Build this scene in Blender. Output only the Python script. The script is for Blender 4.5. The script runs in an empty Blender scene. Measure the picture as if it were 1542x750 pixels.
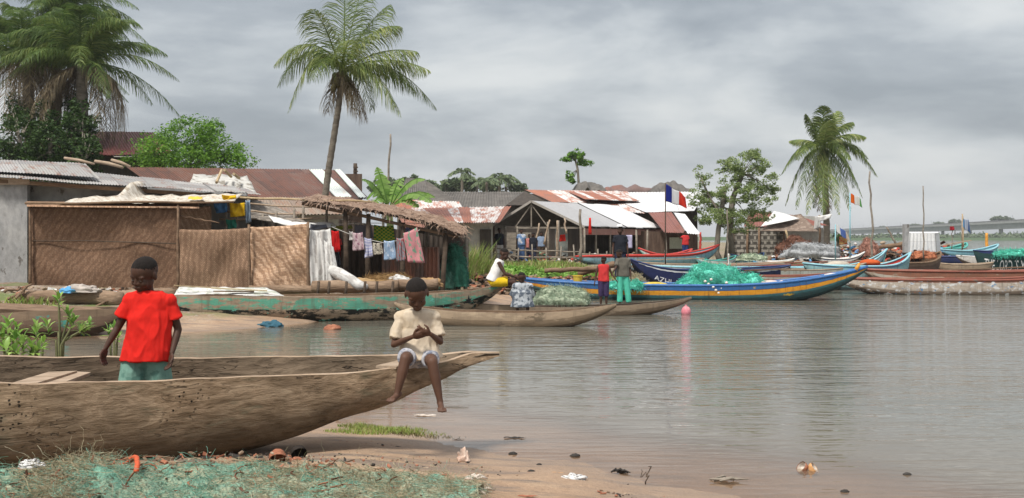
import bpy, math, random
import numpy as np
from mathutils import Vector, Matrix, noise as mnoise
random.seed(7); RNG = np.random.default_rng(11)
PI = math.pi
SC = bpy.context.scene
COL = SC.collection
# ---- photo geometry: camera at (0,0,H) looking along +Y -------------------
F, H, CX, HY = 1700.0, 1.65, 771.0, 358.0
def X(px, d): return (px - CX) / F * d
def Z(py, d): return H - (py - HY) / F * d
def P(px, py, d): return Vector((X(px, d), d, Z(py, d)))
def U(a, b): return random.uniform(a, b)
def V3(*a): return Vector(a)

# ---- mesh builder ---------------------------------------------------------
class MB:
    def __init__(s): s.v = []; s.uv = []; s.f = []; s.mi = []; s.n = 0
    def add(s, vs, fs, uvs=None, mi=0):
        b = s.n
        s.v.extend([tuple(p) for p in vs])
        s.uv.extend(uvs if uvs is not None else [(0.0, 0.0)] * len(vs))
        s.f.extend([tuple(i + b for i in f) for f in fs]); s.mi.extend([mi] * len(fs))
        s.n += len(vs); return s
    def quad(s, a, b, c, d, mi=0):
        return s.add([a, b, c, d], [(0, 1, 2, 3)], [(0, 0), (1, 0), (1, 1), (0, 1)], mi)
    def box(s, c, size, rot=None, mi=0, jit=0):
        c = Vector(c); hx, hy, hz = [q / 2 for q in size]; vs = []
        for sx, sy, sz in ((-1,-1,-1),(1,-1,-1),(1,1,-1),(-1,1,-1),(-1,-1,1),(1,-1,1),(1,1,1),(-1,1,1)):
            p = Vector((sx*hx + U(-jit, jit), sy*hy + U(-jit, jit), sz*hz + U(-jit, jit)))
            if rot is not None: p = rot @ p
            vs.append(c + p)
        return s.add(vs, [(0,3,2,1),(4,5,6,7),(0,1,5,4),(1,2,6,5),(2,3,7,6),(3,0,4,7)], [(v[0]+v[1], v[2]) for v in vs], mi)
    def beam(s, a, b, w, h, mi=0):
        a = Vector(a); b = Vector(b); d = b - a
        if d.length < 1e-6: return s
        q = d.to_track_quat('X', 'Z').to_matrix()
        return s.box((a + b) / 2, (d.length, w, h), q, mi)
    def tube(s, pts, rad, n=8, caps=True, mi=0, flat=None):
        pts = [Vector(p) for p in pts]; m = len(pts)
        if not hasattr(rad, '__len__'): rad = [rad] * m
        vs = []; uvs = []; up = Vector((0, 0, 1)); L = 0; side = None
        for i, p in enumerate(pts):
            t = (pts[min(i+1, m-1)] - pts[max(i-1, 0)])
            t = t.normalized() if t.length > 1e-9 else Vector((0, 0, 1))
            if side is None:
                side = t.cross(up if abs(t.z) < .95 else Vector((0, 1, 0))).normalized()
            else:
                side = (side - t * side.dot(t)).normalized()
            o = t.cross(side)
            if i: L += (pts[i] - pts[i-1]).length
            for k in range(n):
                a = 2 * PI * k / n
                vs.append(p + (side * math.cos(a) + o * math.sin(a) * (flat or 1)) * rad[i]); uvs.append((L, k / n))
        fs = [(i*n+k, i*n+(k+1) % n, (i+1)*n+(k+1) % n, (i+1)*n+k) for i in range(m-1) for k in range(n)]
        if caps:
            fs.append(tuple(reversed(range(n)))); fs.append(tuple((m-1)*n+k for k in range(n)))
        return s.add(vs, fs, uvs, mi)
    def ell(s, c, r, M=None, nu=16, nv=10, mi=0):
        c = Vector(c); r = r if hasattr(r, '__len__') else (r, r, r); vs = []; uvs = []
        M = M or Matrix.Identity(3)
        for j in range(1, nv):
            th = PI * j / nv
            for i in range(nu):
                ph = 2 * PI * i / nu
                p = Vector((r[0]*math.sin(th)*math.cos(ph), r[1]*math.sin(th)*math.sin(ph), r[2]*math.cos(th)))
                vs.append(c + M @ p); uvs.append((i/nu, 1 - j/nv))
        a = len(vs); vs.append(c + M @ Vector((0, 0, r[2]))); vs.append(c - M @ Vector((0, 0, r[2]))); uvs += [(0, 1), (0, 0)]
        fs = [(j*nu+i, (j+1)*nu+i, (j+1)*nu+(i+1) % nu, j*nu+(i+1) % nu) for j in range(nv-2) for i in range(nu)]
        fs += [(a, i, (i+1) % nu) for i in range(nu)] + [(a+1, (nv-2)*nu+(i+1) % nu, (nv-2)*nu+i) for i in range(nu)]
        return s.add(vs, fs, uvs, mi)
    def caps(s, pts, rad, n=12, mi=0):          # chain of rounded tapered segments
        pts = [Vector(p) for p in pts]
        if not hasattr(rad, '__len__'): rad = [rad] * len(pts)
        for p, r in zip(pts, rad): s.ell(p, r * .995, nu=n, nv=8, mi=mi)
        for i in range(len(pts) - 1):
            if (pts[i+1] - pts[i]).length > 1e-4: s.tube([pts[i], pts[i+1]], [rad[i], rad[i+1]], n, mi=mi)
        return s
    def loft(s, rings, n=20, caps=True, mi=0):   # rings: (center, rx vec, ry vec)
        vs = []
        for c, a, b in rings:
            for k in range(n):
                t = 2 * PI * k / n; vs.append(Vector(c) + Vector(a) * math.cos(t) + Vector(b) * math.sin(t))
        m = len(rings)
        fs = [(i*n+k, i*n+(k+1) % n, (i+1)*n+(k+1) % n, (i+1)*n+k) for i in range(m-1) for k in range(n)]
        if caps: fs.append(tuple(reversed(range(n)))); fs.append(tuple((m-1)*n+k for k in range(n)))
        return s.add(vs, fs, [(0, 0)] * len(vs), mi)
    def surf(s, fn, nu, nv, mi=0, uvs=(1, 1)):   # fn(u,v)->point
        vs = []; uv = []
        for j in range(nv + 1):
            for i in range(nu + 1):
                vs.append(fn(i/nu, j/nv)); uv.append((i/nu*uvs[0], j/nv*uvs[1]))
        fs = [(j*(nu+1)+i, j*(nu+1)+i+1, (j+1)*(nu+1)+i+1, (j+1)*(nu+1)+i) for j in range(nv) for i in range(nu)]
        return s.add(vs, fs, uv, mi)
    def sheet(s, A, B, C, D, nu=1, nv=1, th=.02, disp=None, uvs=None, mi=0):  # quad with thickness, A-B bottom, D-C top
        A, B, C, D = map(Vector, (A, B, C, D)); n = (B - A).cross(D - A).normalized()
        w = (B - A).length; h = (D - A).length; uvs = uvs or (w, h)
        def g(off):
            def fn(u, v):
                p = A.lerp(B, u).lerp(D.lerp(C, u), v)
                if disp: p = p + disp(u, v, n)
                return p + n * off
            return fn
        s.surf(g(0), nu, nv, mi, uvs)
        b = s.n; s.surf(g(-th), nu, nv, mi, uvs)
        a = b - (nu+1)*(nv+1); e = []
        for i in range(nu): e.append((i, i+1)); e.append(((nv*(nu+1))+i+1, (nv*(nu+1))+i))
        for j in range(nv): e.append(((j+1)*(nu+1), j*(nu+1))); e.append((j*(nu+1)+nu, (j+1)*(nu+1)+nu))
        s.f += [(a+p, b+p, b+q, a+q) for p, q in e]; s.mi += [mi] * len(e)
        return s
    def corr(s, A, B, C, D, period=.09, amp=.018, seg=4, nv=3, mi=0, rag=.06):  # corrugated sheets
        A, B, C, D = map(Vector, (A, B, C, D)); n = (B - A).cross(D - A).normalized()
        w = ((B - A).length + (C - D).length) / 2; h = (D - A).length
        nu = max(4, int(w / period * seg)); vs = []; uv = []
        shw = .82; rg = [U(-rag, rag) for _ in range(int(w/shw) + 3)]; lf = [U(0, .025) for _ in range(int(w/shw)+3)]
        for j in range(nv + 1):
            for i in range(nu + 1):
                u = i / nu; v = j / nv; um = u * w; k = int(um / shw)
                p = A.lerp(B, u).lerp(D.lerp(C, u), v) + n * (amp * math.sin(2*PI*um/period) + lf[k] + .02*mnoise.noise(Vector((um*.7, v*3, h))))
                if j == 0: p += (A - D).normalized() * rg[k]
                vs.append(p); uv.append((um, v * h))
        fs = [(j*(nu+1)+i, j*(nu+1)+i+1, (j+1)*(nu+1)+i+1, (j+1)*(nu+1)+i) for j in range(nv) for i in range(nu)]
        return s.add(vs, fs, uv, mi)
    def mesh(s, name, mats, smooth=False):
        me = bpy.data.meshes.new(name)
        me.from_pydata(s.v, [], s.f)
        if s.n:
            l = me.uv_layers.new(name='UVMap')
            vi = np.empty(len(me.loops), np.int32); me.loops.foreach_get('vertex_index', vi)
            l.data.foreach_set('uv', np.array(s.uv, np.float32)[vi].ravel())
            me.polygons.foreach_set('material_index', np.array(s.mi, np.int32))
            if smooth: me.polygons.foreach_set('use_smooth', np.ones(len(me.polygons), bool))
        for m in (mats if isinstance(mats, (list, tuple)) else [mats]): me.materials.append(m)
        me.update(); return me

def link(name, me, parent=None, loc=None):
    o = bpy.data.objects.new(name, me); COL.objects.link(o)
    if parent is not None: o.parent = parent
    if loc is not None: o.location = loc
    return o
def obj(name, mb, mats, parent=None, smooth=False, label=None):
    """mesh built in world coordinates; re-based on its parent, or on its own foot when top level"""
    o = link(name, mb.mesh(name, mats, smooth) if isinstance(mb, MB) else mb, parent)
    if parent is not None:
        w = parent
        off = Vector((0, 0, 0))
        while w is not None: off += w.location; w = w.parent
        o.data.transform(Matrix.Translation(-off))
    else:
        n = len(o.data.vertices); co = np.empty(n*3, np.float32); o.data.vertices.foreach_get('co', co); co = co.reshape(-1, 3)
        c = Vector((float((co[:, 0].min()+co[:, 0].max())/2), float((co[:, 1].min()+co[:, 1].max())/2), float(co[:, 2].min())))
        o.data.transform(Matrix.Translation(-c)); o.location = c
    if label: o['label'] = label
    return o
def tag(o, label, cat, group=None, kind=None):
    o['label'] = label; o['category'] = cat
    if group: o['group'] = group
    if kind: o['kind'] = kind
    return o
def thing(name, loc, label, cat, group=None):
    o = bpy.data.objects.new(name, None); COL.objects.link(o); o.location = loc
    o.empty_display_size = .2
    return tag(o, label, cat, group)
def one(name, mb, mats, label, cat, group=None, smooth=False, kind=None):
    return tag(obj(name, mb, mats, None, smooth), label, cat, group, kind)
def struct(name, mb, mats, smooth=False):
    o = link(name, mb.mesh(name, mats, smooth) if isinstance(mb, MB) else mb); o['kind'] = 'structure'; return o

def fast_mesh(name, verts, quads, mats, uv=None, smooth=False):
    me = bpy.data.meshes.new(name); verts = np.asarray(verts, np.float32).reshape(-1, 3); quads = np.asarray(quads, np.int32)
    k = quads.shape[1]
    me.vertices.add(len(verts)); me.vertices.foreach_set('co', verts.ravel())
    me.loops.add(quads.size); me.loops.foreach_set('vertex_index', quads.ravel())
    me.polygons.add(len(quads)); me.polygons.foreach_set('loop_start', np.arange(0, quads.size, k, dtype=np.int32))
    me.polygons.foreach_set('loop_total', np.full(len(quads), k, np.int32))
    if uv is not None:
        me.update(); l = me.uv_layers.new(name='UVMap'); l.data.foreach_set('uv', np.asarray(uv, np.float32)[quads.ravel()].ravel())
    if smooth: me.polygons.foreach_set('use_smooth', np.ones(len(quads), bool))
    for m in (mats if isinstance(mats, (list, tuple)) else [mats]): me.materials.append(m)
    me.update(calc_edges=True); me.validate(); return me

# ---- material helpers -----------------------------------------------------
def srgb(r, g, b):
    f = lambda c: (c/255/12.92) if c <= 10 else ((c/255+.055)/1.055)**2.4
    return (f(r), f(g), f(b), 1)
def C4(c): return tuple(c) if len(c) == 4 else tuple(c) + (1,)
class NT:
    def __init__(s, name):
        s.m = bpy.data.materials.new(name); s.m.use_nodes = True; s.t = s.m.node_tree; s.t.nodes.clear()
        s.o = s.t.nodes.new('ShaderNodeOutputMaterial')
    def n(s, typ, ins=None, **pr):
        nd = s.t.nodes.new('ShaderNode' + typ)
        for k, v in pr.items(): setattr(nd, k, v)
        for k, v in (ins or {}).items():
            sk = nd.inputs[k]
            if isinstance(v, bpy.types.NodeSocket): s.t.links.new(v, sk)
            else: sk.default_value = v
        return nd
    def mix(s, fac, a, b, blend='MIX'):
        nd = s.t.nodes.new('ShaderNodeMix'); nd.data_type = 'RGBA'; nd.blend_type = blend
        for i, v in ((0, fac), (6, a), (7, b)):
            if isinstance(v, bpy.types.NodeSocket): s.t.links.new(v, nd.inputs[i])
            else: nd.inputs[i].default_value = v if i == 0 else C4(v)
        return nd.outputs[2]
    def math(s, op, a, b=0.0, clamp=False):
        return s.n('Math', {0: a, 1: b}, operation=op, use_clamp=clamp).outputs[0]
    def ramp(s, fac, stops, interp='LINEAR'):
        nd = s.t.nodes.new('ShaderNodeValToRGB'); s.t.links.new(fac, nd.inputs[0]); cr = nd.color_ramp; cr.interpolation = interp
        while len(cr.elements) < len(stops): cr.elements.new(.5)
        for e, (p, c) in zip(cr.elements, stops): e.position = p; e.color = C4(c) if hasattr(c, '__len__') else (c, c, c, 1)
        return nd.outputs[0]
    def coord(s, kind='Object', scale=(1, 1, 1), rnd=True):
        tc = s.n('TexCoord'); v = tc.outputs[kind]
        if rnd and kind == 'Object':
            oi = s.n('ObjectInfo'); r = s.n('VectorMath', {0: oi.outputs['Random'], 1: (37., 19., 11.)}, operation='MULTIPLY').outputs[0]
            v = s.n('VectorMath', {0: v, 1: r}, operation='ADD').outputs[0]
        return s.n('VectorMath', {0: v, 1: scale}, operation='MULTIPLY').outputs[0]
    def noise(s, vec, scale, detail=5, rough=.6, dist=0, out=0):
        return s.n('TexNoise', {'Vector': vec, 'Scale': scale, 'Detail': detail, 'Roughness': rough, 'Distortion': dist}).outputs[out]
    def bump(s, h, strength=.3, dist=.02, normal=None):
        i = {'Height': h, 'Strength': strength, 'Distance': dist}
        if normal is not None: i['Normal'] = normal
        return s.n('Bump', i).outputs[0]
    def bsdf(s, color, rough=.8, normal=None, spec=.3, metal=0, trans=0, **kw):
        i = {'Base Color': color if isinstance(color, bpy.types.NodeSocket) else C4(color), 'Roughness': rough, 'Metallic': metal, 'Specular IOR Level': spec}
        if normal is not None: i['Normal'] = normal
        i.update(kw)
        b = s.n('BsdfPrincipled', i)
        if trans:
            tr = s.n('BsdfTranslucent', {'Color': i['Base Color']}); mx = s.n('MixShader', {0: trans, 1: b.outputs[0], 2: tr.outputs[0]})
            return mx.outputs[0]
        return b.outputs[0]
    def out(s, sh): s.t.links.new(sh, s.o.inputs[0]); return s.m
_cache = {}
def pm(name, cols, nscale=4, stretch=(1, 1, 1), rough=.8, bump=.4, bscale=20, bdist=.01, spec=.25, detail=6, speck=None, trans=0, coord='Object', metal=0):
    """general weathered surface: noise between the given colours, fine bump, optional specks (colour, threshold, scale)"""
    if name in _cache: return _cache[name]
    t = NT(name); v = t.coord(coord, stretch)
    k = len(cols); st = [(.28 + .44*i/max(1, k-1), c) for i, c in enumerate(cols)]
    f = t.noise(v, nscale, detail, .65)
    c = t.ramp(f, st) if k > 1 else t.mix(0., cols[0], cols[0])
    g = t.noise(v, nscale*7, 3, .6); c = t.mix(.55, c, t.ramp(g, [(.3, .62), (.7, 1.25)]), 'MULTIPLY')
    if speck:
        sf = t.noise(v, speck[2], 4, .7); c = t.mix(t.ramp(sf, [(speck[1], 0.), (speck[1]+.05, 1.)]), c, speck[0])
    b = t.bump(t.noise(v, bscale, 5, .65), bump, bdist)
    _cache[name] = t.out(t.bsdf(c, rough, b, spec, metal, trans)); return _cache[name]
def flat(name, col, rough=.7, spec=.3, var=.25, scale=6, trans=0):
    d = tuple(q * (1-var) for q in col[:3]); l = tuple(min(1, q * (1+var)) for q in col[:3])
    return pm(name, [d, col[:3], l], scale, rough=rough, spec=spec, bump=.2, trans=trans)
def woodm(name, c1, c2, c3, sx=.35, nscale=9, rough=.85, bump=.6):
    return pm(name, [c1, c2, c3], nscale, (sx, 1, 1), rough, bump, 26, .008)
def cloth(name, col, pat=None, trans=.15, scale=5):
    """fabric; pat = list of (colour, kind) overlays: check, stripe, blotch (UV based)"""
    if name in _cache: return _cache[name]
    t = NT(name); v = t.coord('Object'); c = t.mix(.5, col, t.ramp(t.noise(v, scale, 5), [(.3, .6), (.7, 1.25)]), 'MULTIPLY')
    uv = t.coord('UV', rnd=False)
    for pc, kind, sc in (pat or []):
        if kind == 'ob': m = t.ramp(t.noise(v, sc, 4, .65), [(.50, 0.), (.55, 1.)])
        elif kind == 'blotch': m = t.ramp(t.noise(uv, sc, 3, .6), [(.52, 0.), (.57, 1.)])
        elif kind == 'check':
            m = t.n('TexChecker', {'Vector': uv, 'Scale': sc}).outputs[1]
        elif kind == 'stripe':
            m = t.ramp(t.n('TexWave', {'Vector': uv, 'Scale': sc, 'Distortion': .3}, bands_direction='Y').outputs[1], [(.6, 0.), (.7, 1.)])
        else:
            m = t.ramp(t.n('TexWave', {'Vector': uv, 'Scale': sc, 'Distortion': .3}, bands_direction='X').outputs[1], [(.6, 0.), (.7, 1.)])
        c = t.mix(m, c, pc)
    b = t.bump(t.noise(v, 60, 3), .25, .004)
    _cache[name] = t.out(t.bsdf(c, .9, b, .1, trans=trans)); return _cache[name]
def roofm(name, pal, rust=(.12, .035, .018), ramt=.45, rough=.55, seed=0., shw=.82, shl=2.0):
    """sheet-metal roofing: each sheet its own tone, rust running down the slope"""
    if name in _cache: return _cache[name]
    t = NT(name); uv = t.coord('UV', rnd=False); sp = t.n('SeparateXYZ', {0: uv})
    a = t.math('FLOOR', t.math('DIVIDE', sp.outputs[0], shw)); b = t.math('FLOOR', t.math('DIVIDE', sp.outputs[1], shl))
    cb = t.n('CombineXYZ', {0: a, 1: b, 2: seed}).outputs[0]
    wn = t.n('TexWhiteNoise', {'Vector': cb}, noise_dimensions='3D').outputs['Value']
    k = len(pal); c = t.ramp(wn, [(i/k, q) for i, q in enumerate(pal)], 'CONSTANT')
    sv = t.n('VectorMath', {0: uv, 1: (2.2, .55, 1)}, operation='MULTIPLY').outputs[0]
    off = t.n('VectorMath', {0: sv, 1: (seed*3.1, seed*1.7, seed)}, operation='ADD').outputs[0]
    ns = t.noise(off, 1.6, 7, .7)
    m = t.ramp(ns, [(.62-ramt*.4, 0.), (.74-ramt*.4, 1.)])
    rc = t.mix(t.noise(off, 8, 4), rust, tuple(min(1, q*2.6) for q in rust))
    c = t.mix(t.math('MULTIPLY', m, .9), c, rc)
    c = t.mix(.5, c, t.ramp(t.noise(off, 14, 5, .7), [(.3, .6), (.7, 1.2)]), 'MULTIPLY')
    # overlap lines between sheets
    ed = t.math('FRACT', t.math('DIVIDE', sp.outputs[0], shw)); e2 = t.math('FRACT', t.math('DIVIDE', sp.outputs[1], shl))
    ln = t.math('MINIMUM', t.ramp(ed, [(0., .45), (.045, 1.)]), t.ramp(e2, [(0., .4), (.03, 1.)]))
    c = t.mix(1., c, ln, 'MULTIPLY')
    bp = t.bump(t.noise(off, 20, 4), .3, .01)
    _cache[name] = t.out(t.bsdf(c, rough, bp, .4, .15)); return _cache[name]
def hullm(name, stripes, wood=(.2, .14, .09), wear=.3, scale=3., rough=.75, blotch=None, dirt=.6):
    """painted planked hull: stripes by UV height, flaking to bare wood"""
    if name in _cache: return _cache[name]
    t = NT(name); uv = t.coord('UV', rnd=False); sp = t.n('SeparateXYZ', {0: uv}); v = t.coord('Object', (1, 1, 1.6))
    nz = t.noise(v, 2.5, 4); h = t.math('ADD', sp.outputs[1], t.math('MULTIPLY', t.math('SUBTRACT', nz, .5), .06))
    c = t.ramp(h, stripes, 'CONSTANT')
    vv = t.coord('Object', (.5, .5, 1.8))
    if blotch:
        for bc, th, bs in blotch: c = t.mix(t.ramp(t.noise(v, bs, 5, .65), [(th, 0.), (th+.04, 1.)]), c, bc)
    w = t.noise(vv, scale, 8, .72)
    c = t.mix(t.ramp(w, [(.70-wear*.5, 0.), (.74-wear*.5, 1.)]), c, t.mix(t.noise(vv, 12, 4), tuple(q*.6 for q in wood), tuple(q*1.5 for q in wood)))
    c = t.mix(dirt, c, t.ramp(t.noise(vv, 5, 6, .7), [(.3, .5), (.7, 1.15)]), 'MULTIPLY')
    dr = t.noise(t.coord('Object', (5, 5, .5)), 2.2, 5, .7); c = t.mix(t.ramp(dr, [(.52, 0.), (.66, .55)]), c, tuple(q*.45 for q in wood))
    b = t.bump(t.noise(vv, 16, 6, .7), .5, .012)
    _cache[name] = t.out(t.bsdf(c, rough, b, .25)); return _cache[name]
def leafm(name, cols, trans=.35, rough=.55):
    if name in _cache: return _cache[name]
    t = NT(name); g = t.n('NewGeometry'); v = t.coord('Object')
    k = len(cols); c = t.ramp(g.outputs['Random Per Island'], [(i/k, q) for i, q in enumerate(cols)], 'LINEAR')
    c = t.mix(.6, c, t.ramp(t.noise(v, 1.1, 3), [(.35, .6), (.65, 1.3)]), 'MULTIPLY')
    _cache[name] = t.out(t.bsdf(c, rough, None, .3, trans=trans)); return _cache[name]
# ======================= PEOPLE ============================================
def remesh(mb, voxel, smooth=2):
    o = link('tmp', mb.mesh('tmp', []))
    m = o.modifiers.new('r', 'REMESH'); m.mode = 'VOXEL'; m.voxel_size = voxel; m.use_smooth_shade = True
    if smooth: s = o.modifiers.new('s', 'SMOOTH'); s.iterations = smooth; s.factor = .5
    dg = bpy.context.evaluated_depsgraph_get()
    me = bpy.data.meshes.new_from_object(o.evaluated_get(dg))
    bpy.data.objects.remove(o); return me
def folds(me, amp, freq, zs=1.0, seed=0):
    n = len(me.vertices); co = np.empty(n*3, np.float32); no = np.empty(n*3, np.float32)
    me.vertices.foreach_get('co', co); me.vertices.foreach_get('normal', no); co = co.reshape(-1, 3); no = no.reshape(-1, 3)
    d = np.array([(lambda p: 1.1*(.35-abs(mnoise.noise(p*.8)))*1.6 + .7*mnoise.noise(p*.45) + .35*(.3-abs(mnoise.noise(p*2.1))))(Vector((c[0]*freq, c[1]*freq, c[2]*freq*zs + seed))) for c in co.tolist()], np.float32)
    me.vertices.foreach_set('co', (co + no*(d*amp)[:, None]).ravel()); me.update()
def body_out(me, name, mat, parent):
    me.materials.clear(); me.materials.append(mat)
    me.polygons.foreach_set('use_smooth', np.ones(len(me.polygons), bool)); me.name = name
    return link(name, me, parent)

def skinm(name, c):
    if name in _cache: return _cache[name]
    t = NT(name); v = t.coord('Object')
    col = t.mix(.5, c, t.ramp(t.noise(v, 9, 4), [(.3, .7), (.7, 1.25)]), 'MULTIPLY')
    _cache[name] = t.out(t.bsdf(col, .62, t.bump(t.noise(v, 90, 3), .15, .002), .28)); return _cache[name]
SKIN = skinm('dark_skin', (.060, .029, .019)); SKIN2 = skinm('brown_skin', (.088, .043, .027))
HAIR = pm('black_hair', [(.007, .0055, .005), (.018, .014, .012)], 60, rough=.95, bump=1., bscale=220, bdist=.004)
EYEW = flat('eye_white', (.11, .09, .08), .6, .2, .05); EYED = flat('eye_dark', (.01, .007, .005), .2, .5, 0)

def fingers(mb, w, hd, n, th, k, curl=.5, spread=.18):
    """hand: palm, four fingers, a thumb. hd = hand direction, n = palm normal, th = thumb side"""
    hd = Vector(hd).normalized(); n = Vector(n); n = (n - hd*n.dot(hd)).normalized(); t = hd.cross(n)
    if t.dot(Vector(th)) < 0: t = -t
    M = Matrix((t, hd, n)).transposed()
    mb.ell(w + hd*.040*k, (.033*k, .046*k, .015*k), M)
    for i, (o, L) in enumerate(((.023, .062), (.008, .070), (-.008, .065), (-.022, .052))):
        b = w + hd*.066*k + t*o*k; dr = (hd + t*(o/.023)*spread + n*curl*.55).normalized()
        m = b + dr*L*.5*k; d2 = (dr + n*curl*1.3).normalized(); e = m + d2*L*.42*k
        mb.caps([b, m, e], [.0082*k, .0076*k, .0062*k], 8)
    b = w + hd*.022*k + t*.024*k; m = b + (t*.8 + hd*.75 + n*.3).normalized()*.034*k; e = m + (hd*.9 + t*.15 + n*.5).normalized()*.028*k
    mb.caps([b, m, e], [.0105*k, .0095*k, .0072*k], 8)

def head(mb, c, f, u, k, fine=True):
    f = Vector(f).normalized(); u = Vector(u); u = (u - f*u.dot(f)).normalized(); r = f.cross(u)
    M = Matrix((r, f, u)).transposed()
    q = lambda a, b, d: c + (r*a + f*b + u*d)*k
    mb.ell(q(0, -.010, .030), (.070*k, .086*k, .076*k), M, 24, 16)
    mb.ell(q(0, .018, -.030), (.055*k, .062*k, .060*k), M, 20, 14)
    mb.ell(q(0, .048, -.072), (.026*k, .026*k, .022*k), M)       # chin
    for s in (-1, 1):
        mb.ell(q(s*.034, .050, -.025), (.022*k, .024*k, .026*k), M)   # cheek
        mb.ell(q(s*.071, -.008, -.002), (.009*k, .017*k, .027*k), M)  # ear
        mb.ell(q(s*.028, .0595, .018), (.024*k, .012*k, .010*k), M)
        mb.ell(q(s*.028, .060, .003), (.0165*k, .0125*k, .0105*k), M)    # eyelid    # brow
    mb.caps([q(0, .071, .006), q(0, .081, -.018)], [.008*k, .0105*k], 8)
    for s in (-1, 1): mb.ell(q(s*.012, .077, -.021), .0075*k)
    mb.ell(q(0, .077, -.042), (.024*k, .012*k, .0070*k), M); mb.ell(q(0, .074, -.055), (.021*k, .012*k, .0080*k), M)
    return M, q
def hair_cap(c, f, u, k, drop=-.005, thick=1.014, bump=.0010):
    f = Vector(f).normalized(); u = Vector(u); u = (u - f*u.dot(f)).normalized(); r = f.cross(u)
    M = Matrix((r, f, u)).transposed(); mb = MB()
    def fn(a, b):
        th = b*PI*.585; ph = a*2*PI; lim = 1.0
        # hairline higher at the forehead
        front = max(0, math.sin(ph)); th *= (1 - .32*front)
        p = Vector((.070*math.sin(th)*math.cos(ph), .086*math.sin(th)*math.sin(ph), .076*math.cos(th))) * thick * (1 - .075*b**5 + .012*mnoise.noise(Vector((a*40, b*9, 0)))*b)
        p += Vector((0, -.010, .030)); p *= 1 + bump*8*mnoise.noise(p*90)
        return Vector(c) + (M @ p)*k
    mb.surf(fn, 40, 20); return mb
def eyes(q, M, k, parent, r=.0105):
    for s in (-1, 1):
        e = MB(); e.ell(q(s*.028, .066, .003), (r*k*1.25, r*k, r*k*.72), M, 12, 8); o = obj('eye', e, EYEW, parent, True)
        p = MB(); p.ell(q(s*.028, .0725, .001), (r*k*.52, r*k*.5, r*k*.5), M, 10, 8); obj('pupil', p, EYED, o, True)

def person(label, base, J, k=1.0, kh=1.0, skin=None, clothes=(), vox=.006, face=True, hands=None, feet=None, cat='person', hair=True, group=None):
    """J: joints in local metres. clothes: list of (name, material, fn(mb), fold amplitude)"""
    skin = skin or SKIN; root = thing('person', base, label, cat, group); g = lambda n: Vector(J[n])
    mb = MB()
    pel, che, nec, hd = g('pel'), g('che'), g('nec'), g('hed')
    sl, sr, hl, hr = g('sL'), g('sR'), g('hL'), g('hR')
    ax = (sr - sl).normalized()
    for s in (-1, 1):
        mb.caps([che + ax*s*.040*k, (che+pel)/2 + ax*s*.032*k, pel + ax*s*.035*k], [.075*k, .062*k, .072*k])
    mb.caps([sl, (sl+sr)/2 + Vector((0, 0, .012*k)), sr], [.042*k, .055*k, .042*k]); mb.caps([hl, hr], .068*k)
    mb.caps([che + (nec-che)*.5, nec, nec + (hd-nec)*.5], [.05*k, .034*k, .036*k])
    for a in 'LR':
        mb.caps([g('s'+a), (g('s'+a)*.55+g('e'+a)*.45), g('e'+a)], [.040*k, .034*k, .026*k])
        mb.caps([g('e'+a), g('e'+a)*.65+g('w'+a)*.35, g('w'+a)], [.026*k, .026*k, .017*k])
        mb.caps([g('h'+a), g('h'+a)*.55+g('k'+a)*.45, g('k'+a)], [.070*k, .058*k, .043*k])
        mb.caps([g('k'+a), g('k'+a)*.62+g('a'+a)*.38, g('a'+a)*.9+g('k'+a)*.1, g('a'+a)], [.043*k, .042*k, .025*k, .024*k])
        t = g('t'+a); an = g('a'+a); d = (t - an)
        mb.caps([an + Vector((0, 0, -.012*k)) - d*.22, an + d*.35 + Vector((0, 0, -.01*k)), an + d*.78], [.025*k, .024*k, .019*k])
        side = d.cross(Vector((0, 0, 1))); side = side.normalized() if side.length > 1e-5 else Vector((1, 0, 0))
        for i in range(5):
            o = (i-2)*.0125*k; mb.caps([an + d*.72 + side*o, an + d*(1.02 - abs(i-2)*.03) + side*o*1.15], [.0105*k, .0085*k], 8)
        H_ = (hands or {}).get(a)
        if H_: fingers(mb, g('w'+a), H_[0], H_[1], H_[2], k*1.0, H_[3])
        else:
            e = (g('w'+a)-g('e'+a)).normalized(); fingers(mb, g('w'+a), e, Vector((-ax.x if a == 'R' else ax.x, 0, 0)) + Vector((0, .2, 0)), Vector((0, -1, 0)), k, .5)
    M, q = head(mb, hd, J['look'], J.get('up', (0, 0, 1)), kh)
    body_out(remesh(mb, vox, 2), 'body', skin, root)
    if hair: hm = hair_cap(hd, J['look'], J.get('up', (0, 0, 1)), kh).mesh('hair', HAIR, True); link('hair', hm, root)
    if face:
        for s in (-1, 1):
            e = MB(); e.ell(q(s*.028, .0655, -.001), (.0115*kh, .0085*kh, .0028*kh), M, 12, 8); o = link('eye', e.mesh('eye', EYEW, True), root)
            p = MB(); p.ell(q(s*.028, .0715, -.001), (.0050*kh, .0036*kh, .0029*kh), M, 10, 8); link('pupil', p.mesh('pupil', EYED, True), o)
    for nm, mt, fn, amp in clothes:
        cb = MB(); fn(cb); me = remesh(cb, vox*1.15, 5); folds(me, amp, 16/ max(k, .5), .45, len(nm)); body_out(me, nm, mt, root)
    return root

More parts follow.
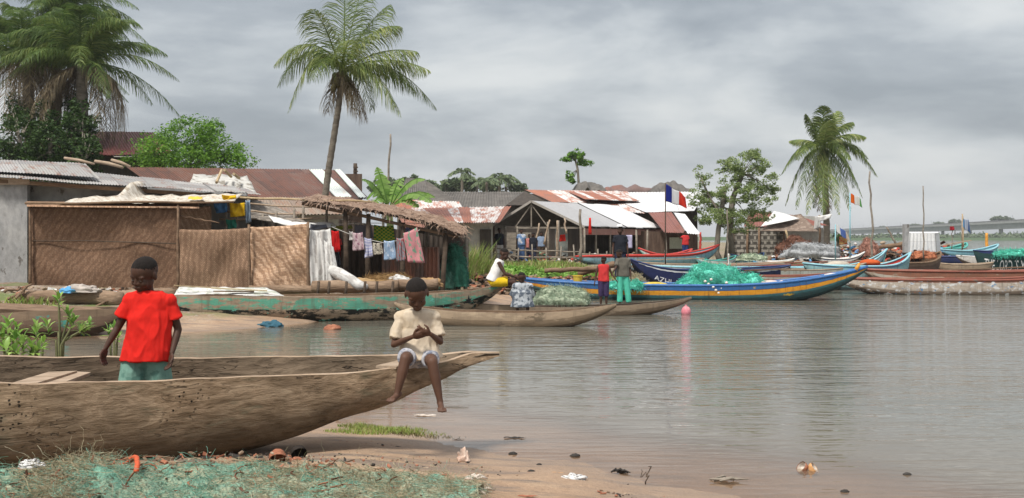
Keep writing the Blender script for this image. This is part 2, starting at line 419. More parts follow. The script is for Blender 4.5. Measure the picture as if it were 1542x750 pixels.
def shirt_fn(J, k, hem, rx=.165, ry=.105, flare=1.05, sleeve=.55, sl_r=.052, off=(0, 0, 0), open_neck=True):
    """tee shirt: torso loft + sleeves; hem = point at hem centre"""
    def fn(mb):
        g = lambda n: Vector(J[n]); sl, sr, che, nec = g('sL'), g('sR'), g('che'), g('nec'); hem_ = Vector(hem)
        ax = (sr-sl).normalized(); up = (nec-che).normalized(); fw = ax.cross(up).normalized(); top = (sl+sr)/2
        w = (sr-sl).length/2
        mid = (che*.5+hem_*.5)
        rings = [(top + up*.068*k, ax*w*.38, fw*.050*k), (top + up*.064*k, ax*w*.72, fw*.064*k), (top + up*.052*k, ax*w*1.0, fw*.072*k), (top + up*.02*k, ax*w*1.22, fw*.082*k), (top - up*.02*k, ax*w*1.22, fw*.086*k), (top - up*.06*k, ax*w*1.10, fw*.094*k),
                 (che, ax*rx*.92*k, fw*ry*.98*k), (mid, ax*rx*.94*k, fw*ry*k), (hem_, ax*rx*flare*k, fw*ry*flare*k)]
        mb.loft(rings, 28)
        if sleeve:
            for a in 'LR':
                s, e = g('s'+a), g('e'+a); mb.tube([s*1.0 + (top-s)*.15, s.lerp(e, sleeve*.5), s.lerp(e, sleeve)], [.050*k, sl_r*.98*k, sl_r*1.12*k], 18)
                mb.ell(s, (.054*k, .054*k, .053*k))
    return fn
def legs_fn(J, k, frac=.8, r0=.088, r1=.070, waist=None, stop_knee=True):
    def fn(mb):
        g = lambda n: Vector(J[n]); ax = (g('hR')-g('hL')).normalized(); pel = g('pel')
        up = (g('che')-pel).normalized(); fw = ax.cross(up).normalized()
        mb.loft([(pel+up*.05*k, ax*.118*k, fw*.088*k), (pel-up*.03*k, ax*.132*k, fw*.098*k)], 24); mb.caps([g('hL'), g('hR')], .088*k)
        for a in 'LR':
            h, kn, an = g('h'+a), g('k'+a), g('a'+a)
            if frac <= 1: mb.tube([h, h.lerp(kn, frac*.5), h.lerp(kn, frac)], [r0*k, (r0+r1)/2*k, r1*k], 18); mb.ell(h, r0*.98*k)
            else:
                mb.ell(h, r0*.98*k); mb.caps([h, kn], [r0*k, r1*k]); mb.tube([kn, kn.lerp(an, frac-1)], [r1*k, r1*.92*k], 18)
    return fn
# ======================= FIGURES ===========================================
def tee(name, col, trans=.08): return cloth(name, col, None, trans, 4)
def boy_red():
    b = V3(X(225, 7.75), 7.75, .21)
    J = dict(hed=(-.022, -.035, 1.185), look=(-.42, -.80, -.42), up=(-.05, -.35, 1), nec=(.0, 0, 1.06), sL=(-.125, 0, 1.005), sR=(.135, -.01, 1.005),
             che=(.005, 0, .90), pel=(-.03, .01, .63), hL=(-.10, .01, .60), hR=(.045, .01, .60),
             eL=(-.212, -.01, .825), wL=(-.278, -.06, .69), eR=(.192, .02, .81), wR=(.176, -.07, .655),
             kL=(-.13, -.02, .34), kR=(.07, .02, .34), aL=(-.15, 0, .07), aR=(.08, .04, .07), tL=(-.17, -.13, .03), tR=(.10, -.10, .03))
    person('boy in a red t-shirt and green shorts standing inside the wooden dugout, looking down', b, J, 1.0, 1.17, SKIN,
           [('shirt', tee('red_cotton', (.62, .022, .016)), shirt_fn(J, 1.0, (-.018, -.01, .60), .168, .115, 1.06, .62, .054), .012),
            ('shorts', cloth('green_shorts', (.19, .34, .28), [((.12, .24, .20), 'ob', 7)], .05), legs_fn(J, 1.0, .95, .092, .085), .008)], .0048,
           hands={'L': ((-.25, -.1, -1), (.9, -.3, 0), (.3, -1, 0), .75), 'R': ((-.10, -.15, -1), (-.8, -.6, 0), (-.3, -1, 0), .65)})
def boy_seat():
    b = V3(X(628, 8.35), 8.35, 0)
    J = dict(hed=(.005, -.085, 1.235), look=(.10, -.78, -.62), up=(0, -.6, 1), nec=(.005, -.02, 1.115), sL=(-.115, 0, 1.055), sR=(.125, 0, 1.055),
             che=(.01, 0, .96), pel=(.01, .05, .775), hL=(-.065, .03, .765), hR=(.085, .03, .765),
             eL=(-.165, -.06, .865), wL=(-.015, -.20, .935), eR=(.175, -.05, .885), wR=(.115, -.20, .955),
             kL=(-.055, -.32, .79), kR=(.135, -.33, .765), aL=(-.11, -.365, .545), aR=(.195, -.36, .485), tL=(-.155, -.45, .505), tR=(.215, -.455, .435))
    r_ = person('small boy in a cream t-shirt sitting on the dugout rim with bare legs hanging', b, J, .93, 1.14, SKIN2,
           [('shirt', cloth('cream_cotton', (.58, .49, .38), [((.50, .41, .30), 'ob', 4)], .08), shirt_fn(J, .98, (.03, -.035, .775), .148, .112, 1.10, .78, .050), .012),
            ('shorts', cloth('pale_print', (.42, .42, .45), [((.20, .22, .28), 'ob', 22)], .05), legs_fn(J, .93, .62, .084, .068), .008)], .0046,
           hands={'L': ((1, -.25, .25), (.1, .9, .5), (.2, .3, 1), .9), 'R': ((-.85, -.3, .25), (-.1, .9, .5), (-.1, .2, 1), .9)})
boy_red(); boy_seat()

def scaled(J, s): return {k: (tuple(q*s for q in v) if k not in ('look', 'up') else v) for k, v in J.items()}
STAND = dict(hed=(0, -.02, 1.44), look=(.2, -1, -.1), nec=(0, 0, 1.31), sL=(-.15, 0, 1.24), sR=(.15, 0, 1.24), che=(0, 0, 1.12), pel=(0, 0, .83),
             hL=(-.075, 0, .80), hR=(.075, 0, .80), eL=(-.20, .0, 1.0), wL=(-.21, -.06, .79), eR=(.20, 0, 1.0), wR=(.21, -.06, .79),
             kL=(-.08, -.01, .43), kR=(.08, -.01, .43), aL=(-.085, .01, .07), aR=(.085, .01, .07), tL=(-.09, -.15, .03), tR=(.10, -.15, .03))
def stand(label, px, d, z, hgt, top, tcol, bot, frac=1.8, over=None, skin=None, sleeve=.55, rx=.165, vox=.011, ctop=None):
    s = hgt/1.55; J = dict(STAND); J.update(over or {}); J = scaled(J, s)
    k = s*1.12
    cl = [('trousers', bot, legs_fn(J, k, frac, .088, .072), .006)]
    if top: cl.insert(0, ('shirt', top, shirt_fn(J, k, (0, 0, .80*s), rx, .112, 1.05, sleeve, .052), .008))
    return person(label, V3(X(px, d), d, z), J, k, s*1.12, skin or SKIN, cl, vox)
# teen in a red sleeveless top, back turned, wading
stand('person in a red sleeveless top wading behind the pale canoe, seen from behind', 909, 27.2, -.05, 1.25, tee('red_vest', (.55, .045, .045)), 0, cloth('purple_wrap', (.05, .035, .09), None, .05), 1.2,
      dict(look=(-.5, 1, 0), eL=(-.23, 0, 1.0), wL=(-.27, -.05, .78), eR=(.24, .02, 1.03), wR=(.36, -.05, .86)), sleeve=.0, rx=.15)
stand('person in a grey t-shirt and bright green trousers bending beside the blue and yellow boat', 938, 28.2, -.05, 1.42, tee('olive_tee', (.13, .12, .10)), 0, cloth('aqua_trousers', (.10, .55, .40), None, .1), 1.9,
      dict(look=(-.9, -.4, -.4), hed=(-.10, -.03, 1.42), nec=(-.05, 0, 1.30), eL=(-.20, -.15, 1.05), wL=(-.30, -.25, .92), aR=(.17, .05, .07), kR=(.12, 0, .43), tR=(.22, -.1, .03)), sleeve=.8)
stand('person in dark clothes with a white cap standing just behind the green trousers', 934, 33.5, .36, 1.62, cloth('black_tee', (.02, .022, .03), None, .05), 0, cloth('dark_trousers', (.03, .035, .06), None, .05), 1.85, dict(look=(-.5, -.8, 0)))
def cap_on(px, d, z, r, col, label):
    m = MB(); m.surf(lambda a, b: V3(X(px, d), d, z) + V3(r*math.sin(b*PI/2)*math.cos(a*2*PI), r*math.sin(b*PI/2)*math.sin(a*2*PI), r*.8*math.cos(b*PI/2)), 16, 6)
    return one('cap', m, col, label, 'cap', smooth=True)
cap_on(933.3, 33.45, 1.98, .10, flat('cap_white', (.7, .7, .7)), 'small white cap on the head of the person in dark clothes')
# man in white vest and yellow cloth sitting on the bow of the green canoe, facing right
SIT = dict(hed=(.16, -.02, .64), look=(.85, -.25, -.35), nec=(.10, 0, .53), sL=(.06, .14, .46), sR=(.06, -.14, .46), che=(.03, 0, .34), pel=(-.06, 0, .10),
           hL=(-.04, .08, .10), hR=(-.04, -.08, .10), eL=(.17, .16, .26), wL=(.36, .10, .20), eR=(.18, -.17, .26), wR=(.38, -.12, .20),
           kL=(.34, .09, .12), kR=(.35, -.09, .10), aL=(.36, .09, -.30), aR=(.34, -.10, -.32), tL=(.50, .09, -.35), tR=(.47, -.12, -.37))
J = scaled(SIT, 1.05)
person('man in a white vest and yellow cloth sitting on the bow of the green canoe', V3(X(747, 23.2), 23.2, .64), J, 1.2, 1.15, SKIN,
       [('vest', cloth('white_vest', (.72, .70, .68), None, .1), shirt_fn(J, 1.2, (-.07, 0, .12), .15, .11, 1.1, .0), .008),
        ('shorts', cloth('yellow_cloth', (.70, .47, .02), None, .1), legs_fn(J, 1.15, .7, .088, .08), .008)], .010)
SITB = dict(hed=(-.02, -.05, .60), look=(-.25, .9, -.25), nec=(0, 0, .50), sL=(-.15, 0, .43), sR=(.15, 0, .43), che=(0, 0, .32), pel=(0, 0, .10),
            hL=(-.08, .03, .10), hR=(.08, .03, .10), eL=(-.20, .08, .22), wL=(-.15, .25, .22), eR=(.20, .08, .22), wR=(.14, .25, .22),
            kL=(-.12, .32, .22), kR=(.12, .32, .22), aL=(-.10, .35, -.12), aR=(.10, .35, -.12), tL=(-.1, .48, -.15), tR=(.1, .48, -.15))
J = scaled(SITB, 1.0)
person('person in a grey patterned shirt sitting in a canoe with back turned', V3(X(787, 22.7), 22.7, .24), J, 1.2, 1.12, SKIN,
       [('shirt', cloth('grey_print', (.42, .45, .48), [((.10, .12, .15), 'ob', 9)], .1), shirt_fn(J, 1.22, (.0, 0, .02), .175, .13, 1.15, .9, .058), .010),
        ('trousers', cloth('dark_trousers', (.03, .035, .06)), legs_fn(J, 1.15, 1.0, .088, .08), .006)], .010)
# figures under the pavilion
stand('person in a blue shirt with a white front standing under the pavilion', 785, 49.0, .58, 1.45, cloth('blue_tee', (.16, .27, .48), [((.6, .62, .66), 'ob', 5)]), 0, cloth('blue_jean', (.08, .14, .28)), 1.8, vox=.016)
stand('person in a black top and white trousers at the left edge of the pavilion', 752, 48.4, .56, 1.5, cloth('black_tee', (.02, .022, .03)), 0, cloth('white_trousers', (.62, .6, .58)), 1.8, dict(look=(.5, -.5, -.1)), vox=.016)
stand('person in a pink top standing beside the blue shirt under the pavilion', 797, 49.6, .56, 1.25, cloth('pink_tee', (.55, .22, .2)), 0, cloth('dark_trousers', (.03, .035, .06)), 1.8, vox=.016)
stand('person in dark clothes leaning by the crossed poles of the pavilion', 803, 48.2, .56, 1.3, cloth('black_tee', (.02, .022, .03)), 0, cloth('dark_trousers', (.03, .035, .06)), 1.8, dict(look=(-1, -.4, -.3)), vox=.016)
stand('person in a faded blue shirt behind the crossed poles of the pavilion', 815, 50.2, .56, 1.35, cloth('faded_blue', (.28, .36, .5)), 0, cloth('brown_trousers', (.10, .07, .05)), 1.8, vox=.016)
stand('person in a red shirt holding cloth under the white eave by the leafy tree', 1032, 52.5, .62, 1.35, cloth('red_vest', (.55, .045, .045)), 0, cloth('navy_trousers', (.03, .05, .16)), 1.8, dict(eL=(-.28, -.1, 1.12), wL=(-.36, -.15, 1.24)), vox=.016)
stand('dark figure standing in the boats below the tall thin pole', 1341, 58, .1, .95, cloth('black_tee', (.02, .022, .03)), 0, cloth('dark_trousers', (.03, .035, .06)), 1.8, vox=.016)
stand('dark figure standing in the brown hull in front of the white panel shack', 1378, 46.8, -.15, 1.3, cloth('black_tee', (.02, .022, .03)), 0, cloth('dark_trousers', (.03, .035, .06)), 1.8, dict(look=(.9, -.5, -.3)), vox=.016)
stand('boy in a red shirt and black shorts standing behind the hanging white tarp', 503, 27.2, .5, 1.35, cloth('red_vest', (.55, .045, .045)), 0, cloth('black_tee', (.02, .022, .03)), .95, dict(look=(-.8, .6, 0)), vox=.014)

# ======================= GROUND, WATER, SKY ================================
def interp(x, xs, ys): return np.interp(x, xs, ys)
S1X, S1Y = [-60, -8, -4, -2, -1.06, -.6, -.1, .37, .8, 1.4, 2.4, 5, 10], [9, 10.5, 10.9, 10.4, 9.8, 9.1, 8.6, 8.35, 7.6, 7.0, 6.2, 3, -5]
S2X, S2Y = [-400, -14, -8.5, -6.7, -5.9, -4.9, -4.1, -3.4, -1.1, .5, 5.4, 13.9, 20, 29.6, 38, 44, 50, 400], [10, 17.5, 18.6, 19.0, 19.6, 20.4, 21.6, 23.3, 25.3, 30, 39, 47, 54, 62, 75, 110, 800, 5000]
def ground_z(x, y):
    x = np.asarray(x, float); y = np.asarray(y, float)
    a = interp(x, S1X, S1Y) - y; b = y - interp(x, S2X, S2Y)
    za = np.where(a > 0, np.minimum(.26, .068*a), np.where(a > -1.6, .020*a, -.032 + .06*(a+1.6)))
    zb = np.where(b > 0, np.minimum(.56 + .002*np.minimum(b, 60), .085*b), .13*b)
    z = np.maximum(np.maximum(za, zb), -1.3)
    fb = y - 690; z = np.where(fb > 0, np.maximum(z, np.minimum(2.2, .08*fb)), z)
    return z
def gz(x, y): return float(ground_z(x, y))
def bank(px, d): return V3(X(px, d), d, gz(X(px, d), d))
gx = np.concatenate([-np.geomspace(1800, 14, 22), np.arange(-13.5, 14, .12), np.geomspace(14.2, 60, 60), np.geomspace(70, 1800, 20)])
gy = np.concatenate([np.linspace(-30, 3, 5), np.arange(4, 12, .10), np.arange(12, 32, .25), np.geomspace(32.5, 140, 110), np.geomspace(150, 2600, 45)])
GXX, GYY = np.meshgrid(gx, gy); GZ = ground_z(GXX, GYY)
def nz2(x, y, s, seed): return mnoise.noise(Vector((x*s, y*s, seed)))
det = np.array([[ (nz2(x, y, .9, 1)*.03 + nz2(x, y, 3.1, 2)*.016 + (nz2(x, y, 9, 3)*.007 if y < 12 else 0)) if (y < 60 and abs(x) < 40) else 0. for x in gx] for y in gy])
GZ2 = GZ + det*np.clip(.35 + GZ*4, .25, 1.4)
def grid_quads(nx, ny):
    i, j = np.meshgrid(np.arange(nx-1), np.arange(ny-1)); b = (j*nx+i).ravel()
    return np.stack([b, b+1, b+nx+1, b+nx], 1)
QD = grid_quads(len(gx), len(gy))
def ground_mat():
    t = NT('shore_ground'); v = t.coord('Object', rnd=False); g = t.n('NewGeometry'); sp = t.n('SeparateXYZ', {0: g.outputs['Position']}); z = sp.outputs[2]; y = sp.outputs[1]
    n1 = t.noise(v, 1.3, 8, .65); n2 = t.noise(v, 14, 6, .7); n3 = t.noise(v, 70, 4, .7)
    sand = t.ramp(n1, [(.3, (.28, .18, .11)), (.5, (.36, .24, .155)), (.7, (.43, .31, .21))])
    sand = t.mix(.5, sand, t.ramp(n2, [(.3, .68), (.7, 1.25)]), 'MULTIPLY'); sand = t.mix(.4, sand, t.ramp(n3, [(.3, .6), (.7, 1.3)]), 'MULTIPLY')
    # darker brown streaks stretched sideways
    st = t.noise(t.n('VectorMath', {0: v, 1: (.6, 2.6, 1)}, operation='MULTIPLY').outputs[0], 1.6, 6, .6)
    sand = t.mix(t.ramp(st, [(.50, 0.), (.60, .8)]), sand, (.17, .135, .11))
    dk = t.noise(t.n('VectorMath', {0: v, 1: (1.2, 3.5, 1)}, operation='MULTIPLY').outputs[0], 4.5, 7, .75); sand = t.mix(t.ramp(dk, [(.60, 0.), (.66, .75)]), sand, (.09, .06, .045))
    wet = t.ramp(t.math('ADD', t.math('MULTIPLY', z, 5.), t.math('MULTIPLY', t.math('SUBTRACT', n1, .5), .5)), [(.0, 1.), (.45, .25), (.8, 0.)])
    near = t.mix(t.math('MULTIPLY', wet, .6), sand, (.25, .185, .14))
    # village bank: earth and trodden litter
    e = t.noise(v, 2.2, 8, .7); soil = t.ramp(e, [(.25, (.10, .07, .05)), (.5, (.22, .16, .11)), (.62, (.30, .24, .18)), (.75, (.16, .11, .075))])
    lit = t.noise(v, 9, 4, .8, out=1); ls = t.noise(v, 16, 3, .7)
    soil = t.mix(t.ramp(ls, [(.56, 0.), (.60, .45)]), soil, lit)
    soil = t.mix(t.ramp(t.noise(v, .8, 5), [(.5, 0.), (.6, .8)]), soil, (.10, .15, .035))
    fz = t.math('ADD', t.math('MULTIPLY', z, 3.), t.math('SUBTRACT', n1, .5)); far = t.math('MULTIPLY', t.ramp(fz, [(.35, 0.), (.7, 1.)]), t.math('GREATER_THAN', y, 14.))
    c = t.mix(far, near, soil)
    c = t.mix(t.math('GREATER_THAN', y, 640.), c, (.05, .09, .03))
    r = t.ramp(wet, [(0., .95), (1., .45)])
    bp = t.bump(t.math('ADD', t.noise(v, 24, 8, .75), t.math('MULTIPLY', t.noise(v, 6, 3, .6), 1.6)), .7, .028)
    return t.out(t.bsdf(c, r, bp, .35))
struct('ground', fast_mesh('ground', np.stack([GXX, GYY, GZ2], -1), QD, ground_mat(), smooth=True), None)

def water_mat():
    t = NT('river_water'); g = t.n('NewGeometry'); pos = g.outputs['Position']; at = t.n('Attribute', attribute_name='depth')
    s1 = t.n('VectorMath', {0: pos, 1: (.55, 2.3, 1)}, operation='MULTIPLY').outputs[0]; s2 = t.n('VectorMath', {0: pos, 1: (1.6, 5.5, 1)}, operation='MULTIPLY').outputs[0]
    sp = t.n('SeparateXYZ', {0: pos})
    w1 = t.noise(s1, 1.0, 3, .55, .6); w2 = t.noise(s2, 1.7, 2, .5, .4); gust = t.noise(t.n('VectorMath', {0: pos, 1: (.10, .22, 1)}, operation='MULTIPLY').outputs[0], 1.0, 3)
    amp = t.math('MULTIPLY', t.ramp(at.outputs['Fac'], [(0., .12), (.08, .35), (.45, 1.)]), t.ramp(gust, [(.35, .5), (.65, 1.2)]))
    # sheltered inlet on the left is flatter
    amp = t.math('MULTIPLY', amp, t.ramp(t.math('ADD', t.math('MULTIPLY', sp.outputs[0], .1), .5), [(.1, .4), (.7, 1.)]))
    hgt = t.math('MULTIPLY', t.math('ADD', t.math('MULTIPLY', w1, .75), t.math('MULTIPLY', w2, .30)), amp)
    nrm = t.bump(hgt, 1.0, .062)
    fr = t.n('Fresnel', {'IOR': 1.33, 'Normal': nrm}).outputs[0]
    mud = t.ramp(at.outputs['Fac'], [(0., (.28, .20, .14)), (.08, (.20, .17, .13)), (.30, (.135, .13, .108))])
    op = t.ramp(at.outputs['Fac'], [(0., .04), (.03, .30), (.10, .72), (.28, .97)])
    body = t.n('MixShader', {0: op, 1: t.n('BsdfTransparent', {'Color': (.94, .88, .8, 1)}).outputs[0], 2: t.n('BsdfDiffuse', {'Color': mud}).outputs[0]}).outputs[0]
    sh = t.n('MixShader', {0: fr, 1: body, 2: t.n('BsdfGlossy', {'Color': (.98, .98, .97, 1), 'Roughness': .05, 'Normal': nrm}).outputs[0]}).outputs[0]
    return t.out(sh)
wme = fast_mesh('water', np.stack([GXX, GYY, np.zeros_like(GXX)], -1), QD, water_mat(), smooth=True)
at = wme.attributes.new('depth', 'FLOAT', 'POINT'); at.data.foreach_set('value', np.clip(-GZ2, 0, 1).astype(np.float32).ravel())
struct('water', wme, None)

w = bpy.data.worlds.new('World'); SC.world = w; w.use_nodes = True; nt = w.node_tree; nt.nodes.clear()
SUN_EL, SUN_AZ = math.radians(58), math.radians(215)   # azimuth from +Y clockwise: behind-left of the camera
def world():
    t = NT.__new__(NT); t.t = nt; t.m = None; t.o = nt.nodes.new('ShaderNodeOutputWorld')
    sky = t.n('TexSky', sky_type='NISHITA', sun_disc=False, sun_elevation=SUN_EL, sun_rotation=SUN_AZ, air_density=1.5, dust_density=3.0)
    skc = t.mix(1., sky.outputs[0], (.09, .09, .09), 'MULTIPLY')
    d = t.n('TexCoord').outputs['Generated']; sp = t.n('SeparateXYZ', {0: d}); z = sp.outputs[2]
    v = t.n('VectorMath', {0: d, 1: (2.4, 1.0, 7.5)}, operation='MULTIPLY').outputs[0]
    v = t.n('VectorMath', {0: v, 1: (5.1, .7, 3.35)}, operation='ADD').outputs[0]
    n1 = t.noise(v, 1.0, 7, .52, .35); n2 = t.noise(v, 3.2, 5, .55, .3)
    n = t.math('ADD', t.math('MULTIPLY', n1, .8), t.math('MULTIPLY', n2, .2))
    # elevation trend: pale at the horizon, slate band higher up, bright overhead
    e = t.math('ADD', t.math('MULTIPLY', t.math('SUBTRACT', n, .5), 2.9), t.math('MULTIPLY', z, -1.45)); e = t.math('ADD', e, .56)
    cl = t.ramp(e, [(.08, (.225, .25, .28)), (.28, (.29, .315, .345)), (.46, (.395, .418, .44)), (.62, (.47, .487, .497)), (.85, (.52, .533, .54))])
    up = t.ramp(z, [(.24, 0.), (.75, 1.)]); cl = t.mix(up, cl, (.66, .66, .67))
    c = t.mix(.90, skc, cl)
    nt.links.new(t.n('Background', {0: c, 1: 1.0}).outputs[0], t.o.inputs[0])
world()
sl = bpy.data.lights.new('sun', 'SUN'); sl.energy = 3.0; sl.angle = math.radians(10); sl.color = (1, .955, .88)
so = bpy.data.objects.new('sun', sl); COL.objects.link(so)
sd = Vector((math.sin(SUN_AZ)*math.cos(SUN_EL), math.cos(SUN_AZ)*math.cos(SUN_EL), math.sin(SUN_EL)))
so.rotation_euler = (-sd).to_track_quat('-Z', 'Y').to_euler(); so.location = sd*50
cam = bpy.data.cameras.new('camera'); co = bpy.data.objects.new('camera', cam); COL.objects.link(co)
cam.sensor_width = 36; cam.lens = F/1542*36; cam.shift_y = -(375-HY)/1542; cam.clip_end = 9000; cam.clip_start = .1
co.location = (0, 0, H); co.rotation_euler = (PI/2, 0, 0); SC.camera = co
SC.view_settings.view_transform = 'Standard'; SC.view_settings.look = 'None'; SC.view_settings.gamma = 1; SC.view_settings.exposure = 0.64
SC.cycles.max_bounces = 6; SC.cycles.transparent_max_bounces = 16
SC.render.engine = 'CYCLES'; SC.cycles.use_denoising = True
# ======================= BOATS =============================================
W_LIGHT = woodm('worn_pale_wood', (.20, .145, .10), (.33, .25, .18), (.42, .33, .25))
W_BROWN = woodm('brown_wood', (.10, .062, .04), (.17, .11, .07), (.25, .17, .11))
W_GREY = woodm('weathered_grey_wood', (.13, .11, .09), (.22, .19, .155), (.33, .29, .24))
W_DARK = woodm('dark_wet_wood', (.035, .024, .017), (.07, .05, .036), (.11, .08, .055))
BAMBOO = woodm('bamboo_pole', (.28, .2, .11), (.4, .3, .18), (.5, .4, .26), 1)

def hull_rows(st, th=.04, ns=18, pl=.85, pz=.8, bul=.05):
    outer = []; inner = []
    for nr, fr, kl, _ in st:
        nr, fr, kl = Vector(nr), Vector(fr), Vector(kl); c = (nr+fr)/2; hf = (fr-nr)/2; w = hf.length
        ro = []; ri = []
        for i in range(ns + 1):
            th_ = PI*i/ns; cs = math.cos(th_); sn = max(0., math.sin(th_))
            lx = (1 if cs >= 0 else -1)*abs(cs)**pl*(1 + bul*abs(math.sin(2*th_))); vz = sn**pz
            base = c - hf*lx + hf.normalized()*0
            rimz = c.z - hf.z*lx
            ro.append(Vector((base.x + (kl.x-c.x)*vz, base.y + (kl.y-c.y)*vz, rimz + (kl.z - c.z)*vz)))
            f2 = max(0.02, (w-th)/max(w, 1e-4)); b2 = c - hf*lx*f2; kk = min(c.z - .01, kl.z + th*1.3)
            ri.append(Vector((b2.x + (kl.x-c.x)*vz, b2.y + (kl.y-c.y)*vz, c.z - hf.z*lx*f2 + (kk - c.z)*vz)))
        outer.append(ro); inner.append(ri)
    return outer, inner
def hull_mesh(st, th=.04, ns=18, pl=.85, pz=.8, bul=.05, rough=0.0, seed=0):
    O, I = hull_rows(st, th, ns, pl, pz, bul); m = MB(); n = len(st)
    if rough:
        for R in (O, I):
            for r in R:
                for k, p in enumerate(r):
                    if 0 < k < ns or True: r[k] = p + Vector((0, mnoise.noise(p*2.3 + V3(seed, 0, 0))*rough, mnoise.noise(p*2.9 + V3(0, seed, 3))*rough*.6))
    us = [s[3] for s in st]
    vv = [1 - max(0., math.sin(PI*i/ns))**pz for i in range(ns+1)]
    def grid(R, mi, flip):
        vs = [p for r in R for p in r]; uv = [(us[j], vv[i]) for j in range(n) for i in range(ns+1)]
        fs = [(j*(ns+1)+i, j*(ns+1)+i+1, (j+1)*(ns+1)+i+1, (j+1)*(ns+1)+i) for j in range(n-1) for i in range(ns)]
        if flip: fs = [tuple(reversed(f)) for f in fs]
        m.add(vs, fs, uv, mi)
    grid(O, 0, False); grid(I, 1, True)
    for side in (0, ns):                               # rim
        vs = []; uv = []
        for j in range(n): vs += [O[j][side], I[j][side]]; uv += [(us[j], 1), (us[j], 1)]
        m.add(vs, [(2*j, 2*j+1, 2*j+3, 2*j+2) for j in range(n-1)], uv, 2)
    for j in (0, n-1):                                 # end caps
        vs = O[j] + I[j]; a = ns+1
        m.add(vs, [(i, i+1, a+i+1, a+i) for i in range(ns)], [(us[j], .5)]*len(vs), 0)
    return m, O, I

# ---- the big dugout in the foreground ----
def dug():
    px = np.array([-420, -150, 5, 150, 300, 400, 450, 520, 560, 600, 635, 665, 690, 710, 722, 735, 745, 752.])
    yc = 7.25 + (px-5)/747*1.65
    near = np.interp(px, [-420, 5, 150, 300, 450, 600, 650, 690, 710, 752], [560, 578, 578, 571, 566, 556, 548, 538, 533, 531])
    far = np.interp(px, [-420, 5, 150, 450, 600, 660, 710, 752], [533, 537, 537, 536, 534, 531, 528, 530])
    keel = np.interp(px, [-420, 5, 100, 200, 300, 400, 500, 560, 600, 650, 690, 720, 735, 752], [700, 722, 716, 704, 690, 665, 634, 614, 600, 577, 557, 548, 543, 537])
    hb = np.interp(px, [-420, 5, 300, 450, 560, 600, 650, 690, 710, 722, 735, 752], [.38, .44, .42, .37, .29, .235, .15, .085, .055, .045, .038, .022])
    st = []
    for i in range(len(px)):
        st.append((P(px[i], near[i], yc[i]-hb[i]), P(px[i], far[i], yc[i]+hb[i]), P(px[i], keel[i], yc[i]-.08), i*.35))
    # refine stations
    S = []
    for i in range(len(st)-1):
        k = 6 if abs(px[i+1]-px[i]) > 60 else 3
        for j in range(k):
            f = j/k; S.append(tuple(a.lerp(b, f) for a, b in zip(st[i][:3], st[i+1][:3])) + (st[i][3] + (st[i+1][3]-st[i][3])*f,))
    S.append(st[-1])
    # solid beak: fill interior from px 708
    m, O, I = hull_mesh(S, .042, 26, .78, .74, .05, .030)
    return m, S, O, I
